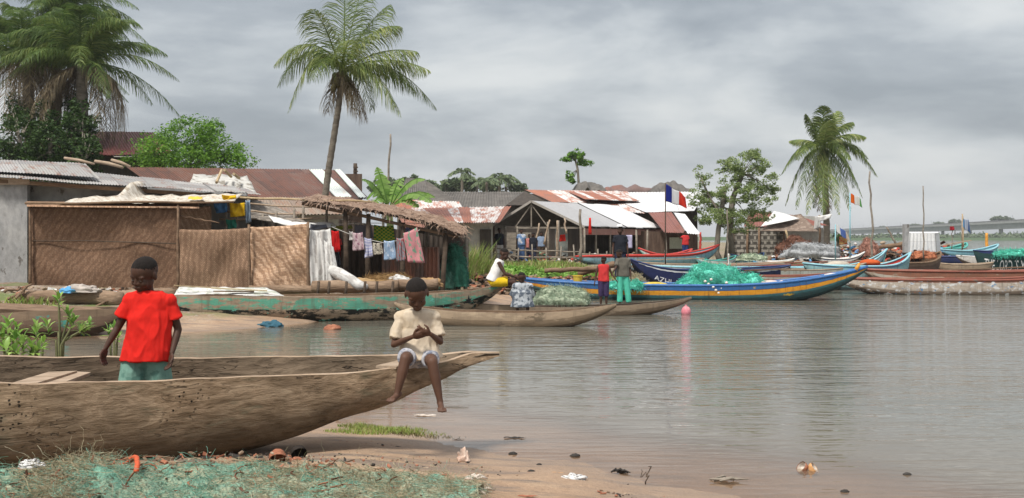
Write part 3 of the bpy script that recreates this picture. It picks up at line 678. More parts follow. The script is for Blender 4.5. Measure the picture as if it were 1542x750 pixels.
def dug_mat(name, inside=False):
    t = NT(name); v = t.coord('Object', rnd=False)
    vs = t.n('VectorMath', {0: v, 1: (.55, 1, 2.6)}, operation='MULTIPLY').outputs[0]
    grain = t.noise(vs, 5, 10, .72, .8); big = t.noise(v, 1.4, 5, .6)
    c = t.ramp(grain, [(.25, (.085, .055, .032)), (.42, (.20, .138, .085)), (.56, (.31, .222, .145)), (.72, (.44, .335, .225))])
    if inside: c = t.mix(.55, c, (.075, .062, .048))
    c = t.mix(.8, c, t.ramp(big, [(.3, .55), (.5, 1.), (.7, 1.25)]), 'MULTIPLY')
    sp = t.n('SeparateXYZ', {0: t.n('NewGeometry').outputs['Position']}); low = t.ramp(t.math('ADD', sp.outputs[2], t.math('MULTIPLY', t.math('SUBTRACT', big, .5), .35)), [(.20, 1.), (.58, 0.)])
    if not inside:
        c = t.mix(t.math('MULTIPLY', low, .74), c, (.050, .040, .024))                              # darker brown towards the bottom
        gm = t.ramp(t.noise(vs, 3.0, 6, .7), [(.56, 0.), (.64, .6)]); c = t.mix(gm, c, (.10, .095, .06))
    # adze marks and shipworm holes
    st = t.noise(t.n('VectorMath', {0: v, 1: (1.5, 1, 9)}, operation='MULTIPLY').outputs[0], 5, 6, .7)
    c = t.mix(t.ramp(st, [(.30, .75), (.40, 0.)]), c, (.045, .032, .022))
    ck = t.noise(t.n('VectorMath', {0: v, 1: (.45, 1, 5)}, operation='MULTIPLY').outputs[0], 3.2, 3, .5, 1.2); ckm = t.math('ABSOLUTE', t.math('SUBTRACT', ck, .5)); cr = t.ramp(ckm, [(.0, 1.), (.008, 0.)]); cr = t.math('MULTIPLY', cr, t.ramp(t.noise(v, 1.9, 2), [(.48, 0.), (.56, 1.)])); c = t.mix(t.math('MULTIPLY', cr, .8), c, (.02, .014, .009))
    fac = t.n('TexVoronoi', {'Vector': t.n('VectorMath', {0: v, 1: (.8, 1, 2.2)}, operation='MULTIPLY').outputs[0], 'Scale': 9.}, feature='F1').outputs['Distance']
    h = t.math('ADD', t.math('SUBTRACT', grain, t.math('MULTIPLY', cr, 1.5)), t.math('MULTIPLY', fac, .5))
    if not inside:
        vo = t.n('TexVoronoi', {'Vector': v, 'Scale': 26., 'Randomness': 1.}, feature='F1'); area = t.ramp(t.noise(v, 1.3, 2), [(.47, 0.), (.56, 1.)])
        xm = t.ramp(t.math('MULTIPLY', t.math('ADD', sp.outputs[0], 4.), .2), [(.0, 1.), (.4, 1.), (.75, 0.)])
        hole = t.math('MULTIPLY', t.ramp(vo.outputs['Distance'], [(.15, 1.), (.22, 0.)]), t.math('MULTIPLY', area, t.math('GREATER_THAN', sp.outputs[2], .42)))
        hole = t.math('MULTIPLY', hole, xm)
        c = t.mix(hole, c, (.012, .009, .006)); h = t.math('SUBTRACT', t.math('ADD', h, t.math('MULTIPLY', st, .8)), t.math('MULTIPLY', hole, 2.))
    return t.out(t.bsdf(c, .82, t.bump(h, .9, .022), .2))
m, DS, DO, DI = dug()
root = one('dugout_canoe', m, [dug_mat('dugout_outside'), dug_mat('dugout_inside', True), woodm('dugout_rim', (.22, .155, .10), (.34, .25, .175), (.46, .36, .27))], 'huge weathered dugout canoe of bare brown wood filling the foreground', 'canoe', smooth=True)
# thwart boards
b = MB(); b.box(P(66, 571, 7.27), (.19, .62, .025), None, jit=.006); obj('thwart', b, W_LIGHT, root)
b = MB(); b.box(P(99, 571, 7.33), (.13, .60, .025), Matrix.Rotation(.06, 3, 'Z'), jit=.006); obj('thwart', b, W_LIGHT, root)
b = MB(); b.box(P(600, 549, 8.52), (.17, .42, .022), Matrix.Rotation(-.35, 3, 'Z'), jit=.005); obj('thwart', b, W_LIGHT, root)

def boat(label, A, B, zw, beam, free, draft, bow, stern, mats, name='fishing_boat', cat='boat', group=None, thw=(), th=.035, gun=None, gr=.03, fullA=.8, n=26, pk=4.5, ps=4.5, sec=(.8, .75), rough=0, bpow=2.6, cargo=None, spow=2.6):
    """A stern, B bow tips on plan; mats = (outer, inner, rim); returns root and a side-point function"""
    A = Vector((A[0], A[1], 0)); B = Vector((B[0], B[1], 0)); D = (B-A); L = D.length; t_ = D.normalized(); s = Vector((-t_.y, t_.x, 0))
    if s.y > 0: near = -1
    else: near = 1
    side = s if s.y < 0 else -s                         # points to the camera
    st = []
    for i in range(n+1):
        q = -1 + 2*i/n; q = math.copysign(abs(q)**.85, q); e = min(1., abs(q))
        hb = beam/2*max(0., 1 - e**2.4)**.8 + .018
        zt = zw + free + (bow*q**bpow if q > 0 else stern*abs(q)**spow)
        end = free + draft + (bow if q > 0 else stern)
        zk = zw - draft + (end - .06)*(e**(pk if q > 0 else ps))
        c = A + D*(q+1)/2
        st.append((c + side*hb + V3(0, 0, zt), c - side*hb + V3(0, 0, zt), c + V3(0, 0, min(zk, zt-.04)), (q+1)/2*L))
    m, O, I = hull_mesh(st, th, 14, sec[0], sec[1], .03, rough, A.x)
    root = one(name, m, list(mats), label, cat, group, True)
    if gun:
        for k in (0, 14):
            g = MB(); pts = [O[j][k].lerp(I[j][k], .5) + V3(0, 0, gr*.5) for j in range(0, n+1)]
            g.tube(pts, gr, 6, flat=.8); obj('gunwale', g, gun, root, True)
    for q, col in thw:
        j = int((q+1)/2*n); a, b_ = I[j][0], I[j][14]; g = MB(); g.beam(a - V3(0, 0, .06) + (a-b_)*.02, b_ - V3(0, 0, .06), .16, .025); obj('thwart', g, col, root)
    def pt(q, v, out=.0):
        j = min(n-1, max(0, (q+1)/2*n)); a = int(j); f = j - a
        i = 7*(1 - v); i0 = int(i); g = i - i0
        r = lambda jj: O[jj][i0].lerp(O[jj][min(14, i0+1)], g)
        return r(a).lerp(r(a+1), f) + side*out
    return root, pt, side, t_
def pxy(px, d): return (X(px, d), d)
def lettering(text, pt, q0, q1, v0, v1, mat, parent, name='lettering'):
    """paint the text on the hull side between stations q0..q1 and heights v0..v1"""
    c = bpy.data.curves.new('t', 'FONT'); c.body = text; c.resolution_u = 3; o = bpy.data.objects.new('t', c); COL.objects.link(o)
    dg = bpy.context.evaluated_depsgraph_get(); me = bpy.data.meshes.new_from_object(o.evaluated_get(dg)); bpy.data.objects.remove(o)
    n = len(me.vertices); co = np.empty(n*3, np.float32); me.vertices.foreach_get('co', co); co = co.reshape(-1, 3)
    mn, mx = co.min(0), co.max(0); 
    for v in me.vertices:
        u = (v.co.x-mn[0])/(mx[0]-mn[0]); w_ = (v.co.y-mn[1])/(mx[1]-mn[1])
        p = pt(q0 + (q1-q0)*u, v0 + (v1-v0)*w_, .012); v.co = p
    me.materials.clear(); me.materials.append(mat); me.name = name
    return obj(name, me, mat, parent)

PAINT = lambda n, c: pm('paint_'+n, [tuple(q*.75 for q in c), c, tuple(min(1, q*1.15) for q in c)], 5, (.6, 1, 1), .5, .25, 25, .005, .4, speck=((.16, .12, .09), .62, 4))
BLUE = PAINT('blue', (.035, .125, .33)); TEAL = PAINT('teal', (.08, .36, .32)); RED = PAINT('red', (.45, .04, .03)); WHITE = PAINT('white', (.68, .68, .66))
LBLUE = PAINT('light_blue', (.25, .48, .55)); NAVY = PAINT('navy', (.02, .035, .12)); ORNG = PAINT('orange', (.62, .27, .03)); BRRED = PAINT('brown_red', (.22, .07, .045))

# ---- canoe with teal remnants, beached far left
H_LEFT = hullm('teal_remnants_hull', [(0, (.05, .035, .024)), (.30, (.17, .115, .08)), (.70, (.21, .15, .10))], (.21, .15, .105), .12, 2.5, blotch=[((.06, .26, .22), .60, 1.6)])
boat('beached brown canoe with teal paint remnants behind the leafy seedlings', pxy(-260, 18.9), pxy(192, 19.1), .0, .8, .42, .05, .05, .05, (H_LEFT, W_DARK, W_BROWN), 'canoe', 'canoe', thw=(), th=.04, sec=(.7, .65), rough=.04, pk=8, ps=8)
b = MB(); b.sheet(P(-30, 466, 18.8), P(186, 470, 19.0), P(186, 463, 19.4), P(-30, 456, 19.4), 8, 2, .03, lambda u, v, n: n*U(-.012, .012)); one('plank', b, W_BROWN, 'long brown plank lying over the beached canoe at the far left', 'plank')
# ---- long green canoe
H_GRN = hullm('flaking_green_hull', [(0, (.012, .014, .012)), (.50, (.02, .022, .018)), (.54, (.10, .31, .22)), (.93, (.30, .24, .17))], (.27, .21, .15), .42, 3.8, blotch=[((.36, .31, .22), .58, 2.2), ((.14, .45, .36), .6, 3.0), ((.30, .20, .13), .62, 5)])
gr_root, gpt, gside, gt = boat('long canoe with flaking green paint beached before the woven mats', pxy(235, 22.0), pxy(757, 23.4), .0, .95, .50, .06, .17, .05, (H_GRN, W_BROWN, W_LIGHT), 'canoe', 'canoe', thw=((-.1, W_LIGHT), (.5, W_LIGHT)), th=.05, sec=(.72, .68), rough=.03, pk=5, ps=10, bpow=3)
s_ = MB(); cx = []
for i in range(10):
    a = PI/2 + i*PI/5; r = 1 if i % 2 == 0 else .42; cx.append((math.cos(a)*r, math.sin(a)*r))
s_.add([gpt(.745 + x*.026, .80 + y*.13, .02) for x, y in cx], [tuple(range(10))]); obj('painted_star', s_, flat('star_black', (.01, .01, .012), .6), gr_root)
# ---- pale plain canoes
H_TAN = hullm('bare_tan_hull', [(0, (.12, .085, .055)), (.25, (.24, .175, .115)), (.6, (.34, .255, .175))], (.38, .29, .20), .25, 2.2, blotch=[((.16, .12, .08), .6, 2.5)])
boat('pale bare wood canoe floating between the seated boy and the red top', pxy(594, 21.6), pxy(928, 20.9), .0, .62, .26, .1, .17, .16, (H_TAN, W_BROWN, W_LIGHT), 'canoe', 'canoe', th=.03, sec=(.75, .75), rough=.02, pk=3.2, ps=4)
H_TAN2 = hullm('bare_brown_hull', [(0, (.10, .07, .045)), (.3, (.20, .145, .10)), (.6, (.28, .21, .145))], (.31, .24, .17), .25, 2.2)
boat('slender brown canoe moored behind the pale one, bow by the pink buoy', pxy(672, 23.3), pxy(1041, 24.6), .0, .6, .20, .1, .16, .18, (H_TAN2, W_DARK, W_GREY), 'canoe', 'canoe', th=.03, thw=((-.55, W_LIGHT), (.1, W_LIGHT)), rough=.02, pk=3.2, ps=4)
# ---- blue / yellow boat
H_BY = hullm('blue_yellow_hull', [(0, (.02, .045, .05)), (.22, (.035, .08, .085)), (.44, (.045, .13, .14)), (.56, (.55, .24, .02)), (.78, (.08, .03, .02)), (.80, (.03, .11, .27))], (.10, .075, .05), .16, 4, blotch=[((.55, .33, .03), .66, 2.0)])
by, bpt, bside, bt = boat('long blue fishing boat with an orange-yellow stripe and teal net aboard', pxy(775, 31.2), pxy(1306, 29.8), .0, 1.35, .36, .18, .50, .16, (H_BY, BLUE, BLUE), thw=((-.7, W_LIGHT), (-.2, BLUE), (.45, W_LIGHT), (.7, WHITE)), th=.05, gun=BLUE, gr=.05, pk=4.0, ps=5, sec=(.6, .7))
b = MB(); b.tube([bpt(.965, 1, 0) + V3(0, .03, .02), bpt(.995, 1, 0) + V3(.05, .03, .10), bpt(.995, 1, 0) + V3(.10, .03, .20)], [.06, .05, .03], 8); obj('bow_tip', b, ORNG, by, True)
# ---- navy boat with white lettering
H_NAVY = hullm('navy_white_hull', [(0, (.01, .012, .03)), (.35, (.018, .025, .085)), (.52, (.018, .025, .085)), (.90, (.62, .62, .64)), (.96, (.018, .03, .11))], (.10, .08, .06), .05, 4)
nv, npt, ns_, nt_ = boat('navy boat with white lettering behind the teal net pile', pxy(1190, 35.8), pxy(950, 33.2), .0, 1.2, .66, .12, .34, .1, (H_NAVY, TEAL, NAVY), thw=((-.3, W_LIGHT), (.2, LBLUE)), gun=NAVY, gr=.035, pk=5, sec=(.6, .7), bpow=4)
lettering('AZHL HAKZ', npt, .76, .30, .66, .82, flat('white_lettering', (.78, .78, .80), .6), nv)
SPEC = []
def bt2(label, x0, x1, d0, d1, zw, beam, free, bow, stern, mats, **k):
    zw = max(zw, gz(X((x0+x1)/2, (d0+d1)/2), (d0+d1)/2) - .06)
    if zw > .1: free *= .8
    elif d0 < 42 and x0 < 1240: free += .22
    return boat(label, pxy(x0, d0), pxy(x1, d1), zw, beam, free, .15, bow, stern, mats, **k)
H_LB = hullm('light_blue_hull', [(0, (.10, .16, .18)), (.3, (.22, .40, .47)), (.9, (.32, .05, .04))], (.2, .16, .12), .14, 4)
bt2('light blue boat with a red rim moored in front of the brown shed', 866, 1083, 45, 47.5, .0, 1.4, .50, .42, -.03, (H_LB, LBLUE, RED), gun=RED, gr=.045, bpow=3.2, thw=((.1, WHITE), (-.4, W_LIGHT)))
H_RWG = hullm('red_white_hull', [(0, (.05, .05, .05)), (.35, (.12, .4, .33)), (.6, (.6, .6, .58)), (.86, (.5, .04, .03))], (.2, .16, .12), .1, 4)
bt2('small boat with red, white and green bands under the brown shed eave', 962, 1042, 50.5, 51.5, .25, 1.0, .42, .25, .30, (H_RWG, W_DARK, RED), gun=RED, gr=.05)
H_CRM = hullm('cream_brown_hull', [(0, (.09, .06, .04)), (.45, (.20, .13, .08)), (.72, (.45, .41, .33))], (.25, .19, .13), .25, 4)
bt2('long cream and brown boat left of the leafy tree trunks', 950, 1195, 40.5, 41.5, .0, 1.1, .46, .10, .10, (H_CRM, W_BROWN, W_LIGHT), gun=W_LIGHT, thw=((0, W_LIGHT), (.4, WHITE), (-.4, TEAL)))
H_LB2 = hullm('pale_blue_hull', [(0, (.08, .12, .14)), (.3, (.20, .42, .52)), (.85, (.10, .2, .33))], (.2, .16, .12), .12, 4)
H_BR1 = hullm('brown_red_hull', [(0, (.06, .04, .03)), (.4, (.15, .06, .04)), (.7, (.26, .09, .055)), (.9, (.38, .34, .3))], (.2, .15, .1), .2, 4)
H_TL1 = hullm('faded_teal_hull', [(0, (.05, .06, .055)), (.35, (.10, .22, .19)), (.8, (.38, .40, .36))], (.25, .19, .13), .28, 4)
H_GB1 = hullm('grey_blue_hull', [(0, (.06, .07, .08)), (.4, (.16, .27, .34)), (.78, (.50, .52, .52))], (.25, .19, .13), .25, 4)
bt2('brown and red boat with a pale rim behind the teal net', 1050, 1292, 39.4, 40.4, .0, 1.1, .44, .12, .06, (H_BR1, W_DARK, BRRED), gun=BRRED, thw=((0, W_LIGHT), (.5, W_LIGHT), (-.5, W_LIGHT)))
bt2('faded teal boat with a cream rim in the middle of the moored row', 1085, 1304, 35.5, 36.2, .0, 1.1, .40, .20, .05, (H_TL1, W_BROWN, W_LIGHT), gun=W_LIGHT, thw=((0, W_LIGHT), (.35, BRRED), (-.5, W_LIGHT)))
bt2('very long grey-blue boat with raised blue bow behind the yellow striped bow', 942, 1336, 37.2, 38.2, .0, 1.2, .42, .62, .12, (H_GB1, W_GREY, LBLUE), gun=LBLUE, gr=.035, bpow=7, pk=8, n=40, thw=((0, W_LIGHT), (.45, WHITE), (-.45, BRRED)))
bt2('rust red low boat just behind the blue boat amidships', 1090, 1262, 33.4, 33.7, .0, .95, .28, .1, .08, (H_BR1, W_DARK, W_GREY), gun=BRRED, thw=((.1, W_LIGHT),))
H_BLK = hullm('blue_blocks_hull', [(0, (.1, .14, .18)), (.3, (.14, .40, .62)), (.85, (.6, .62, .62))], (.2, .16, .12), .05, 4)
bb, bp_, _, _ = bt2('small blue and white boat with red and yellow painted blocks', 1132, 1196, 47, 47, .25, .9, .5, .12, .12, (H_BLK, LBLUE, WHITE), gun=WHITE)
for q0, q1, mt in ((-.05, .25, RED), (.42, .62, ORNG)):
    g = MB(); g.add([bp_(q0, .42, .02), bp_(q1, .42, .02), bp_(q1, .86, .02), bp_(q0, .86, .02)], [(0, 1, 2, 3)]); obj('painted_block', g, mt, bb)
H_DW = hullm('black_white_hull', [(0, (.015, .014, .014)), (.55, (.03, .03, .035)), (.68, (.58, .58, .57)), (.88, (.02, .04, .12))], (.1, .08, .06), .05, 4)
bt2('black boat with a curved white band drawn up behind the moored row', 1218, 1302, 51, 50.5, .42, 1.2, .34, .30, .2, (H_DW, W_DARK, NAVY), gun=WHITE, gr=.04, pk=3)
bt2('blue open boat drawn up beneath the leafy tree', 1100, 1150, 49, 49.5, .40, 1.0, .45, .2, .15, (H_LB2, W_DARK, BLUE), gun=BLUE)
bt2('dark green and blue boat touching the leafy tree trunks', 1046, 1108, 46.5, 47, .30, 1.0, .42, .2, .15, (H_GB1, W_DARK, TEAL), gun=TEAL)
H_BL3 = hullm('sky_bow_hull', [(0, (.08, .12, .13)), (.25, (.24, .42, .44)), (.93, (.15, .32, .45))], (.2, .16, .12), .1, 4)
bt2('turquoise boat with a sharp raised bow beside the white graffiti hull', 1210, 1371, 36, 36.6, .0, 1.2, .50, .42, .1, (H_BL3, RED, LBLUE), gun=LBLUE, gr=.045, bpow=4, pk=7)
H_BRN3 = hullm('dark_brown_hull', [(0, (.035, .022, .016)), (.4, (.085, .05, .035)), (.85, (.14, .09, .06))], (.12, .08, .055), .1, 4)
bt2('dark brown hull with a high pointed bow in front of the white panel shack', 1290, 1416, 44.5, 47, .0, 1.5, .62, .42, .1, (H_BRN3, W_BROWN, W_BROWN), gun=W_BROWN, gr=.05, bpow=3.2, pk=5)
bt2('teal tipped boat bow rising left of the tall thin pole', 1225, 1333, 42, 42.5, .0, 1.1, .50, .55, .1, (H_LB2, ORNG, TEAL), gun=TEAL, gr=.045, bpow=4)
H_GRAF = hullm('graffiti_hull', [(0, (.07, .055, .045)), (.28, (.22, .17, .13)), (.45, (.42, .36, .30)), (.90, (.20, .09, .06))], (.24, .18, .13), .22, 5, blotch=[((.62, .62, .62), .55, 5), ((.12, .26, .45), .62, 5.5), ((.5, .12, .07), .68, 6)])
gf, gfp, _, _ = bt2('long white boat with worn blue and red painted marks at the right edge', 1262, 1640, 33.3, 33.0, .0, 1.3, .40, .25, .05, (H_GRAF, W_BROWN, BRRED), gun=BRRED, gr=.045, sec=(.55, .65))
H_BR4 = hullm('cream_brown_rail_hull', [(0, (.12, .09, .07)), (.5, (.42, .38, .32)), (.75, (.25, .11, .07))], (.3, .24, .18), .2, 4)
bt2('brown railed boat moored directly behind the graffiti boat', 1300, 1660, 35.5, 34.8, .0, 1.1, .58, .22, .05, (H_BR4, W_GREY, BRRED), gun=BRRED, gr=.05)
H_WT = hullm('white_grey_hull', [(0, (.1, .09, .08)), (.4, (.5, .5, .48))], (.3, .24, .18), .2, 4)
# far canoes on the right
bt2('teal and white boat farthest right of the white shack, its bow raised', 1400, 1455, 72, 74, .0, 1.4, .5, .35, .1, (hullm('teal_white_far', [(0, (.1, .3, .28)), (.4, (.14, .42, .36)), (.7, (.6, .6, .58))], (.2, .2, .2), .05, 3), TEAL, TEAL), gun=TEAL, gr=.07)
bt2('light blue canoe with a lifted bow on the far water', 1415, 1503, 66, 68, .0, 1.2, .42, .38, .1, (H_LB2, LBLUE, LBLUE), gun=LBLUE, gr=.06)
bt2('dark navy canoe lying under the light blue one', 1385, 1500, 61, 60, .0, 1.2, .5, .2, .1, (hullm('plain_navy_hull', [(0, (.02, .03, .1))], (.1, .1, .1), .05, 3), NAVY, NAVY), gun=NAVY, gr=.05)
bt2('bare pale wood canoe with cargo in front of the navy canoe', 1404, 1496, 54, 54, .0, 1.0, .36, .1, .1, (H_TAN2, W_BROWN, W_LIGHT), gun=W_LIGHT, gr=.04)
lb, lpt, _, _ = bt2('dark green boat lettered in white cut by the right edge', 1668, 1466, 54.5, 55, .0, 1.3, .95, .06, .06, (hullm('dark_green_hull', [(0, (.015, .05, .05)), (.90, (.02, .03, .12))], (.1, .1, .1), .02, 3), NAVY, NAVY), gun=NAVY, gr=.045, pk=12)
lettering('THE LORD IS MY', lpt, .84, .18, .46, .84, flat('white_lettering2', (.78, .78, .78), .6), lb)
bt2('pale long boat with a brown rim at the far right behind the lettered hull', 1440, 1640, 58, 58, .0, 1.0, .62, .1, .1, (H_WT, W_BROWN, WHITE), gun=WHITE, gr=.04)
# ======================= BUILDINGS =========================================
ZINC = roofm('zinc_roof', [(.30, .29, .28), (.36, .35, .34), (.26, .25, .245), (.33, .32, .30)], (.12, .055, .035), .20, seed=1)
RUSTR = roofm('rust_roof', [(.11, .062, .052), (.135, .078, .065), (.095, .055, .046), (.16, .10, .082)], (.085, .038, .027), .5, seed=2.)
PATCH = roofm('patchwork_roof', [(.66, .64, .62), (.26, .10, .06), (.60, .57, .55), (.30, .12, .08), (.62, .58, .55), (.22, .10, .07)], (.19, .07, .04), .40, seed=3., shw=.42, shl=9)
WHITER = roofm('white_roof', [(.66, .66, .67), (.72, .72, .72), (.60, .60, .62)], (.30, .22, .17), .12, seed=4., shw=1.6, shl=4)
GREYR = roofm('grey_roof', [(.42, .42, .43), (.46, .46, .47), (.40, .40, .41)], (.25, .22, .2), .08, seed=5., shw=2.5, shl=4)
WPATCH = roofm('white_rust_roof', [(.66, .65, .63), (.58, .56, .54), (.62, .6, .58), (.28, .13, .09)], (.22, .08, .045), .40, seed=6., shw=.6, shl=9)
BRNR = roofm('brown_roof', [(.16, .10, .085), (.19, .12, .10), (.15, .09, .075)], (.12, .05, .035), .3, seed=7.)
DARKR = pm('dark_old_roof', [(.07, .065, .06), (.12, .11, .10), (.17, .155, .14)], 1.2, (1, 1, 2), .85, .4, 8, .03)
TANR = roofm('tan_roof', [(.26, .2, .16), (.30, .24, .19), (.24, .19, .155)], (.16, .1, .07), .4, seed=8.)
CEM = pm('grey_cement', [(.20, .20, .20), (.30, .30, .30), (.38, .375, .365)], 1.3, (1, 1, .6), .9, .5, 30, .01, speck=((.13, .12, .11), .62, 3))
CEM2 = pm('pale_plaster', [(.26, .25, .23), (.36, .35, .32), (.42, .41, .38)], 1.3, (1, 1, .6), .9, .4, 20, .01, speck=((.16, .14, .12), .6, 2))
BRW = pm('brown_board_wall', [(.07, .045, .035), (.12, .08, .06), (.17, .12, .09)], 2.2, (3, 3, .4), .9, .5, 20, .02)
SHADEW = pm('shaded_board_wall', [(.035, .03, .026), (.06, .05, .043), (.09, .075, .06)], 2.2, (3, 3, .4), .9, .5, 20, .02)  # darker copy of the brown board wall, shade put into its colour
def gzp(px, d): return gz(X(px, d), d)
def wall(name, px0, px1, d0, d1, pyt0, pyt1, mat, root, th=.15, zb=None):
    """vertical wall from the ground up to the pixel heights given"""
    m = MB(); a = V3(X(px0, d0), d0, 0); b = V3(X(px1, d1), d1, 0); n = (b-a).cross(V3(0, 0, 1)).normalized()*th*.5
    if n.y > 0: n = -n
    z0 = (min(gz(a.x, a.y), gz(b.x, b.y)) - .15) if zb is None else zb
    pts = []
    for s in (1, -1):
        for p, zt in ((a, None), (b, None), (b, Z(pyt1, d1)), (a, Z(pyt0, d0))): q = p + n*s; q.z = z0 if zt is None else zt; pts.append(q)
    L = (b-a).length; uv = [(0, 0), (L, 0), (L, pts[2].z-z0), (0, pts[3].z-z0)]*2
    m.add(pts, [(0,1,2,3), (7,6,5,4), (0,4,5,1), (3,2,6,7), (0,3,7,4), (1,5,6,2)], uv); return obj(name, m, mat, root)
def posts(name, lst, d, mat, root, r=.03, zb=None):
    for px0, px1, pyt in lst:
        g = MB(); b = V3(X(px0, d), d, (gzp(px0, d)-.2) if zb is None else zb); t = P(px1, pyt, d); k = [b, b.lerp(t, .5) + V3(U(-.03, .03), U(-.03, .03), 0), t]
        g.tube(k, [r*1.1, r, r*.85], 7); obj(name, g, mat, root, True)
def wonky(m, a, b, r, n=6, seg=5, w=.03):
    a, b = Vector(a), Vector(b); m.tube([a.lerp(b, i/seg) + (V3(U(-w, w), U(-w, w), U(-w, w)) if 0 < i < seg else V3(0, 0, 0)) for i in range(seg+1)], [r*(1.1 - .3*i/seg) for i in range(seg+1)], n)

# --- A: grey cement house at the far left
A = thing('house', V3(X(60,27.5),27.5,gz(X(60,27.5),27.5)), 'grey cement house with a long sloping zinc roof at the far left', 'house')
wall('wall', -160, 43, 26.8, 26.8, 266, 274, CEM, A); wall('wall', 45, 372, 27.4, 27.6, 271, 296, CEM, A, label) if False else wall('wall', 45, 372, 27.4, 27.6, 276, 300, CEM, A)
wall('wall', -160, 372, 31.5, 31.5, 262, 290, CEM, A)
m = MB(); m.corr(P(-160, 256, 26.3), P(392, 294, 26.7), P(372, 284, 31.0), P(-160, 228, 31.8), .076, .009, 4, 8); obj('roof', m, ZINC, A)
m = MB(); m.corr(P(-120, 254, 26.9)+V3(0,0,.03), P(150, 272, 27.2)+V3(0,0,.05), P(128, 250, 29.6)+V3(0,0,.06), P(-120, 240, 29.4)+V3(0,0,.05), .076, .009, 4, 4); obj('overlapping_sheet', m, ZINC, A)
m = MB(); m.beam(P(-160, 262, 26.5), P(388, 299, 26.9), .05, .09); obj('eave_beam', m, W_BROWN, A)
m = MB(); m.sheet(P(-60, 278, 26.6), P(44, 278, 26.6), P(44, 270, 26.6), P(-60, 262, 26.6), 1, 1, .03); obj('gable_board', m, W_LIGHT, A)
for i, (x0, y0, x1, y1, r, lb) in enumerate(((97, 238, 142, 247, .035, 'leftmost weathered log lying along the ridge of the grey zinc roof'), (143, 243, 185, 252, .045, 'middle weathered log of the three on the grey zinc roof'), (168, 241, 196, 251, .04, 'rightmost weathered log of the three on the grey zinc roof'))):
    g = MB(); a = P(x0, y0, 29.2); b_ = P(x1, y1, 29.0)
    rz = lambda q: max(q.z, 3.02)
    g.tube([a, a.lerp(b_, .5)+V3(0, 0, .02), b_], [r, r*1.1, r*.8], 8); one('log', g, W_LIGHT, lb, 'log', smooth=True)

# --- B: tall rusty roofed house behind palms
B = thing('house', V3(X(180, 60), 60, gzp(180, 60)), 'dark red rusty roofed house between the tall palms and the round green tree', 'house')
m = MB(); m.corr(P(60, 236, 57), P(262, 232, 57), P(230, 199, 62), P(60, 198, 62), .15, .02, 4, 4); obj('roof', m, roofm('red_roof', [(.20, .06, .055), (.23, .07, .06), (.18, .055, .05)], (.09, .035, .025), .35, seed=9.), B)
m = MB(); m.sheet(P(172, 236, 56.9), P(218, 236, 56.9), P(205, 222, 58.6), P(160, 222, 58.6), 1, 1, .02); 
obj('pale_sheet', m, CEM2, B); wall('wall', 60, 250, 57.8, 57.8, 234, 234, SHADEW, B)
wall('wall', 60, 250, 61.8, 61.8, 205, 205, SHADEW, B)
# --- C: big rusty roof behind coconut palm
Cc = thing('house', V3(X(390, 47), 47, gzp(390, 47)), 'wide rusty brown roofed house with pale roof sheets behind the coconut palm', 'house')
m = MB(); m.corr(P(262, 304, 47), P(556, 300, 47), P(512, 256, 52.5), P(190, 252, 52.5), .12, .02, 4, 6); obj('roof', m, RUSTR, Cc)
for (a, b_, c, d) in (((506, 300), (530, 299), (485, 257.5), (465, 257.5)), ((540, 299), (553, 299), (513, 256.5), (503, 256.8))):
    m = MB(); o = V3(0, -.03, .05); m.corr(P(*a, 47)+o, P(*b_, 47)+o, P(*c, 52.4)+o, P(*d, 52.4)+o, .12, .02, 4, 3); obj('pale_roof_sheet', m, roofm('mint_white_sheet', [(.62, .68, .63), (.66, .70, .68)], (.35, .3, .26), .15, seed=1.), Cc)
m = MB(); m.corr(P(378, 326, 43), P(524, 323, 43.6), P(486, 297, 47), P(378, 298, 47), .12, .02, 4, 3); obj('lower_roof', m, TANR, Cc)
wall('wall', 262, 545, 47.6, 47.6, 302, 302, BRW, Cc); wall('wall', 400, 520, 44.2, 44.4, 325, 323, CEM2, Cc)
wall('wall', 230, 545, 52.2, 52.2, 262, 262, BRW, Cc)
m = MB(); m.beam(P(372, 331, 42.9), P(526, 327, 43.5), .06, .12); obj('eave_beam', m, W_DARK, Cc)
# white canvas on roof between A and C
m = MB(); m.sheet(P(286, 274, 34), P(386, 290, 33.5), P(372, 264, 35.5), P(292, 262, 36), 16, 6, .02, lambda u, v, n: n*(.10*mnoise.noise(V3(u*5, v*3, 1)))); cvs = one('canvas_sheet', m, cloth('dirty_canvas', (.50, .49, .46), [((.25, .23, .2), 'blotch', 2)], .1), 'dirty white canvas spread over the dip between two roofs', 'canvas', smooth=True)
for i, (x0, y0, x1, y1) in enumerate(((326, 275, 334, 256), (352, 262, 360, 268), (338, 256, 348, 266))):
    g = MB(); g.tube([P(x0, y0, 33.4), P(x1, y1, 34.4)], .045, 6); one('roof_stick', g, BAMBOO, 'short pole holding down the white canvas between the roofs', 'pole', 'short poles on the white canvas')
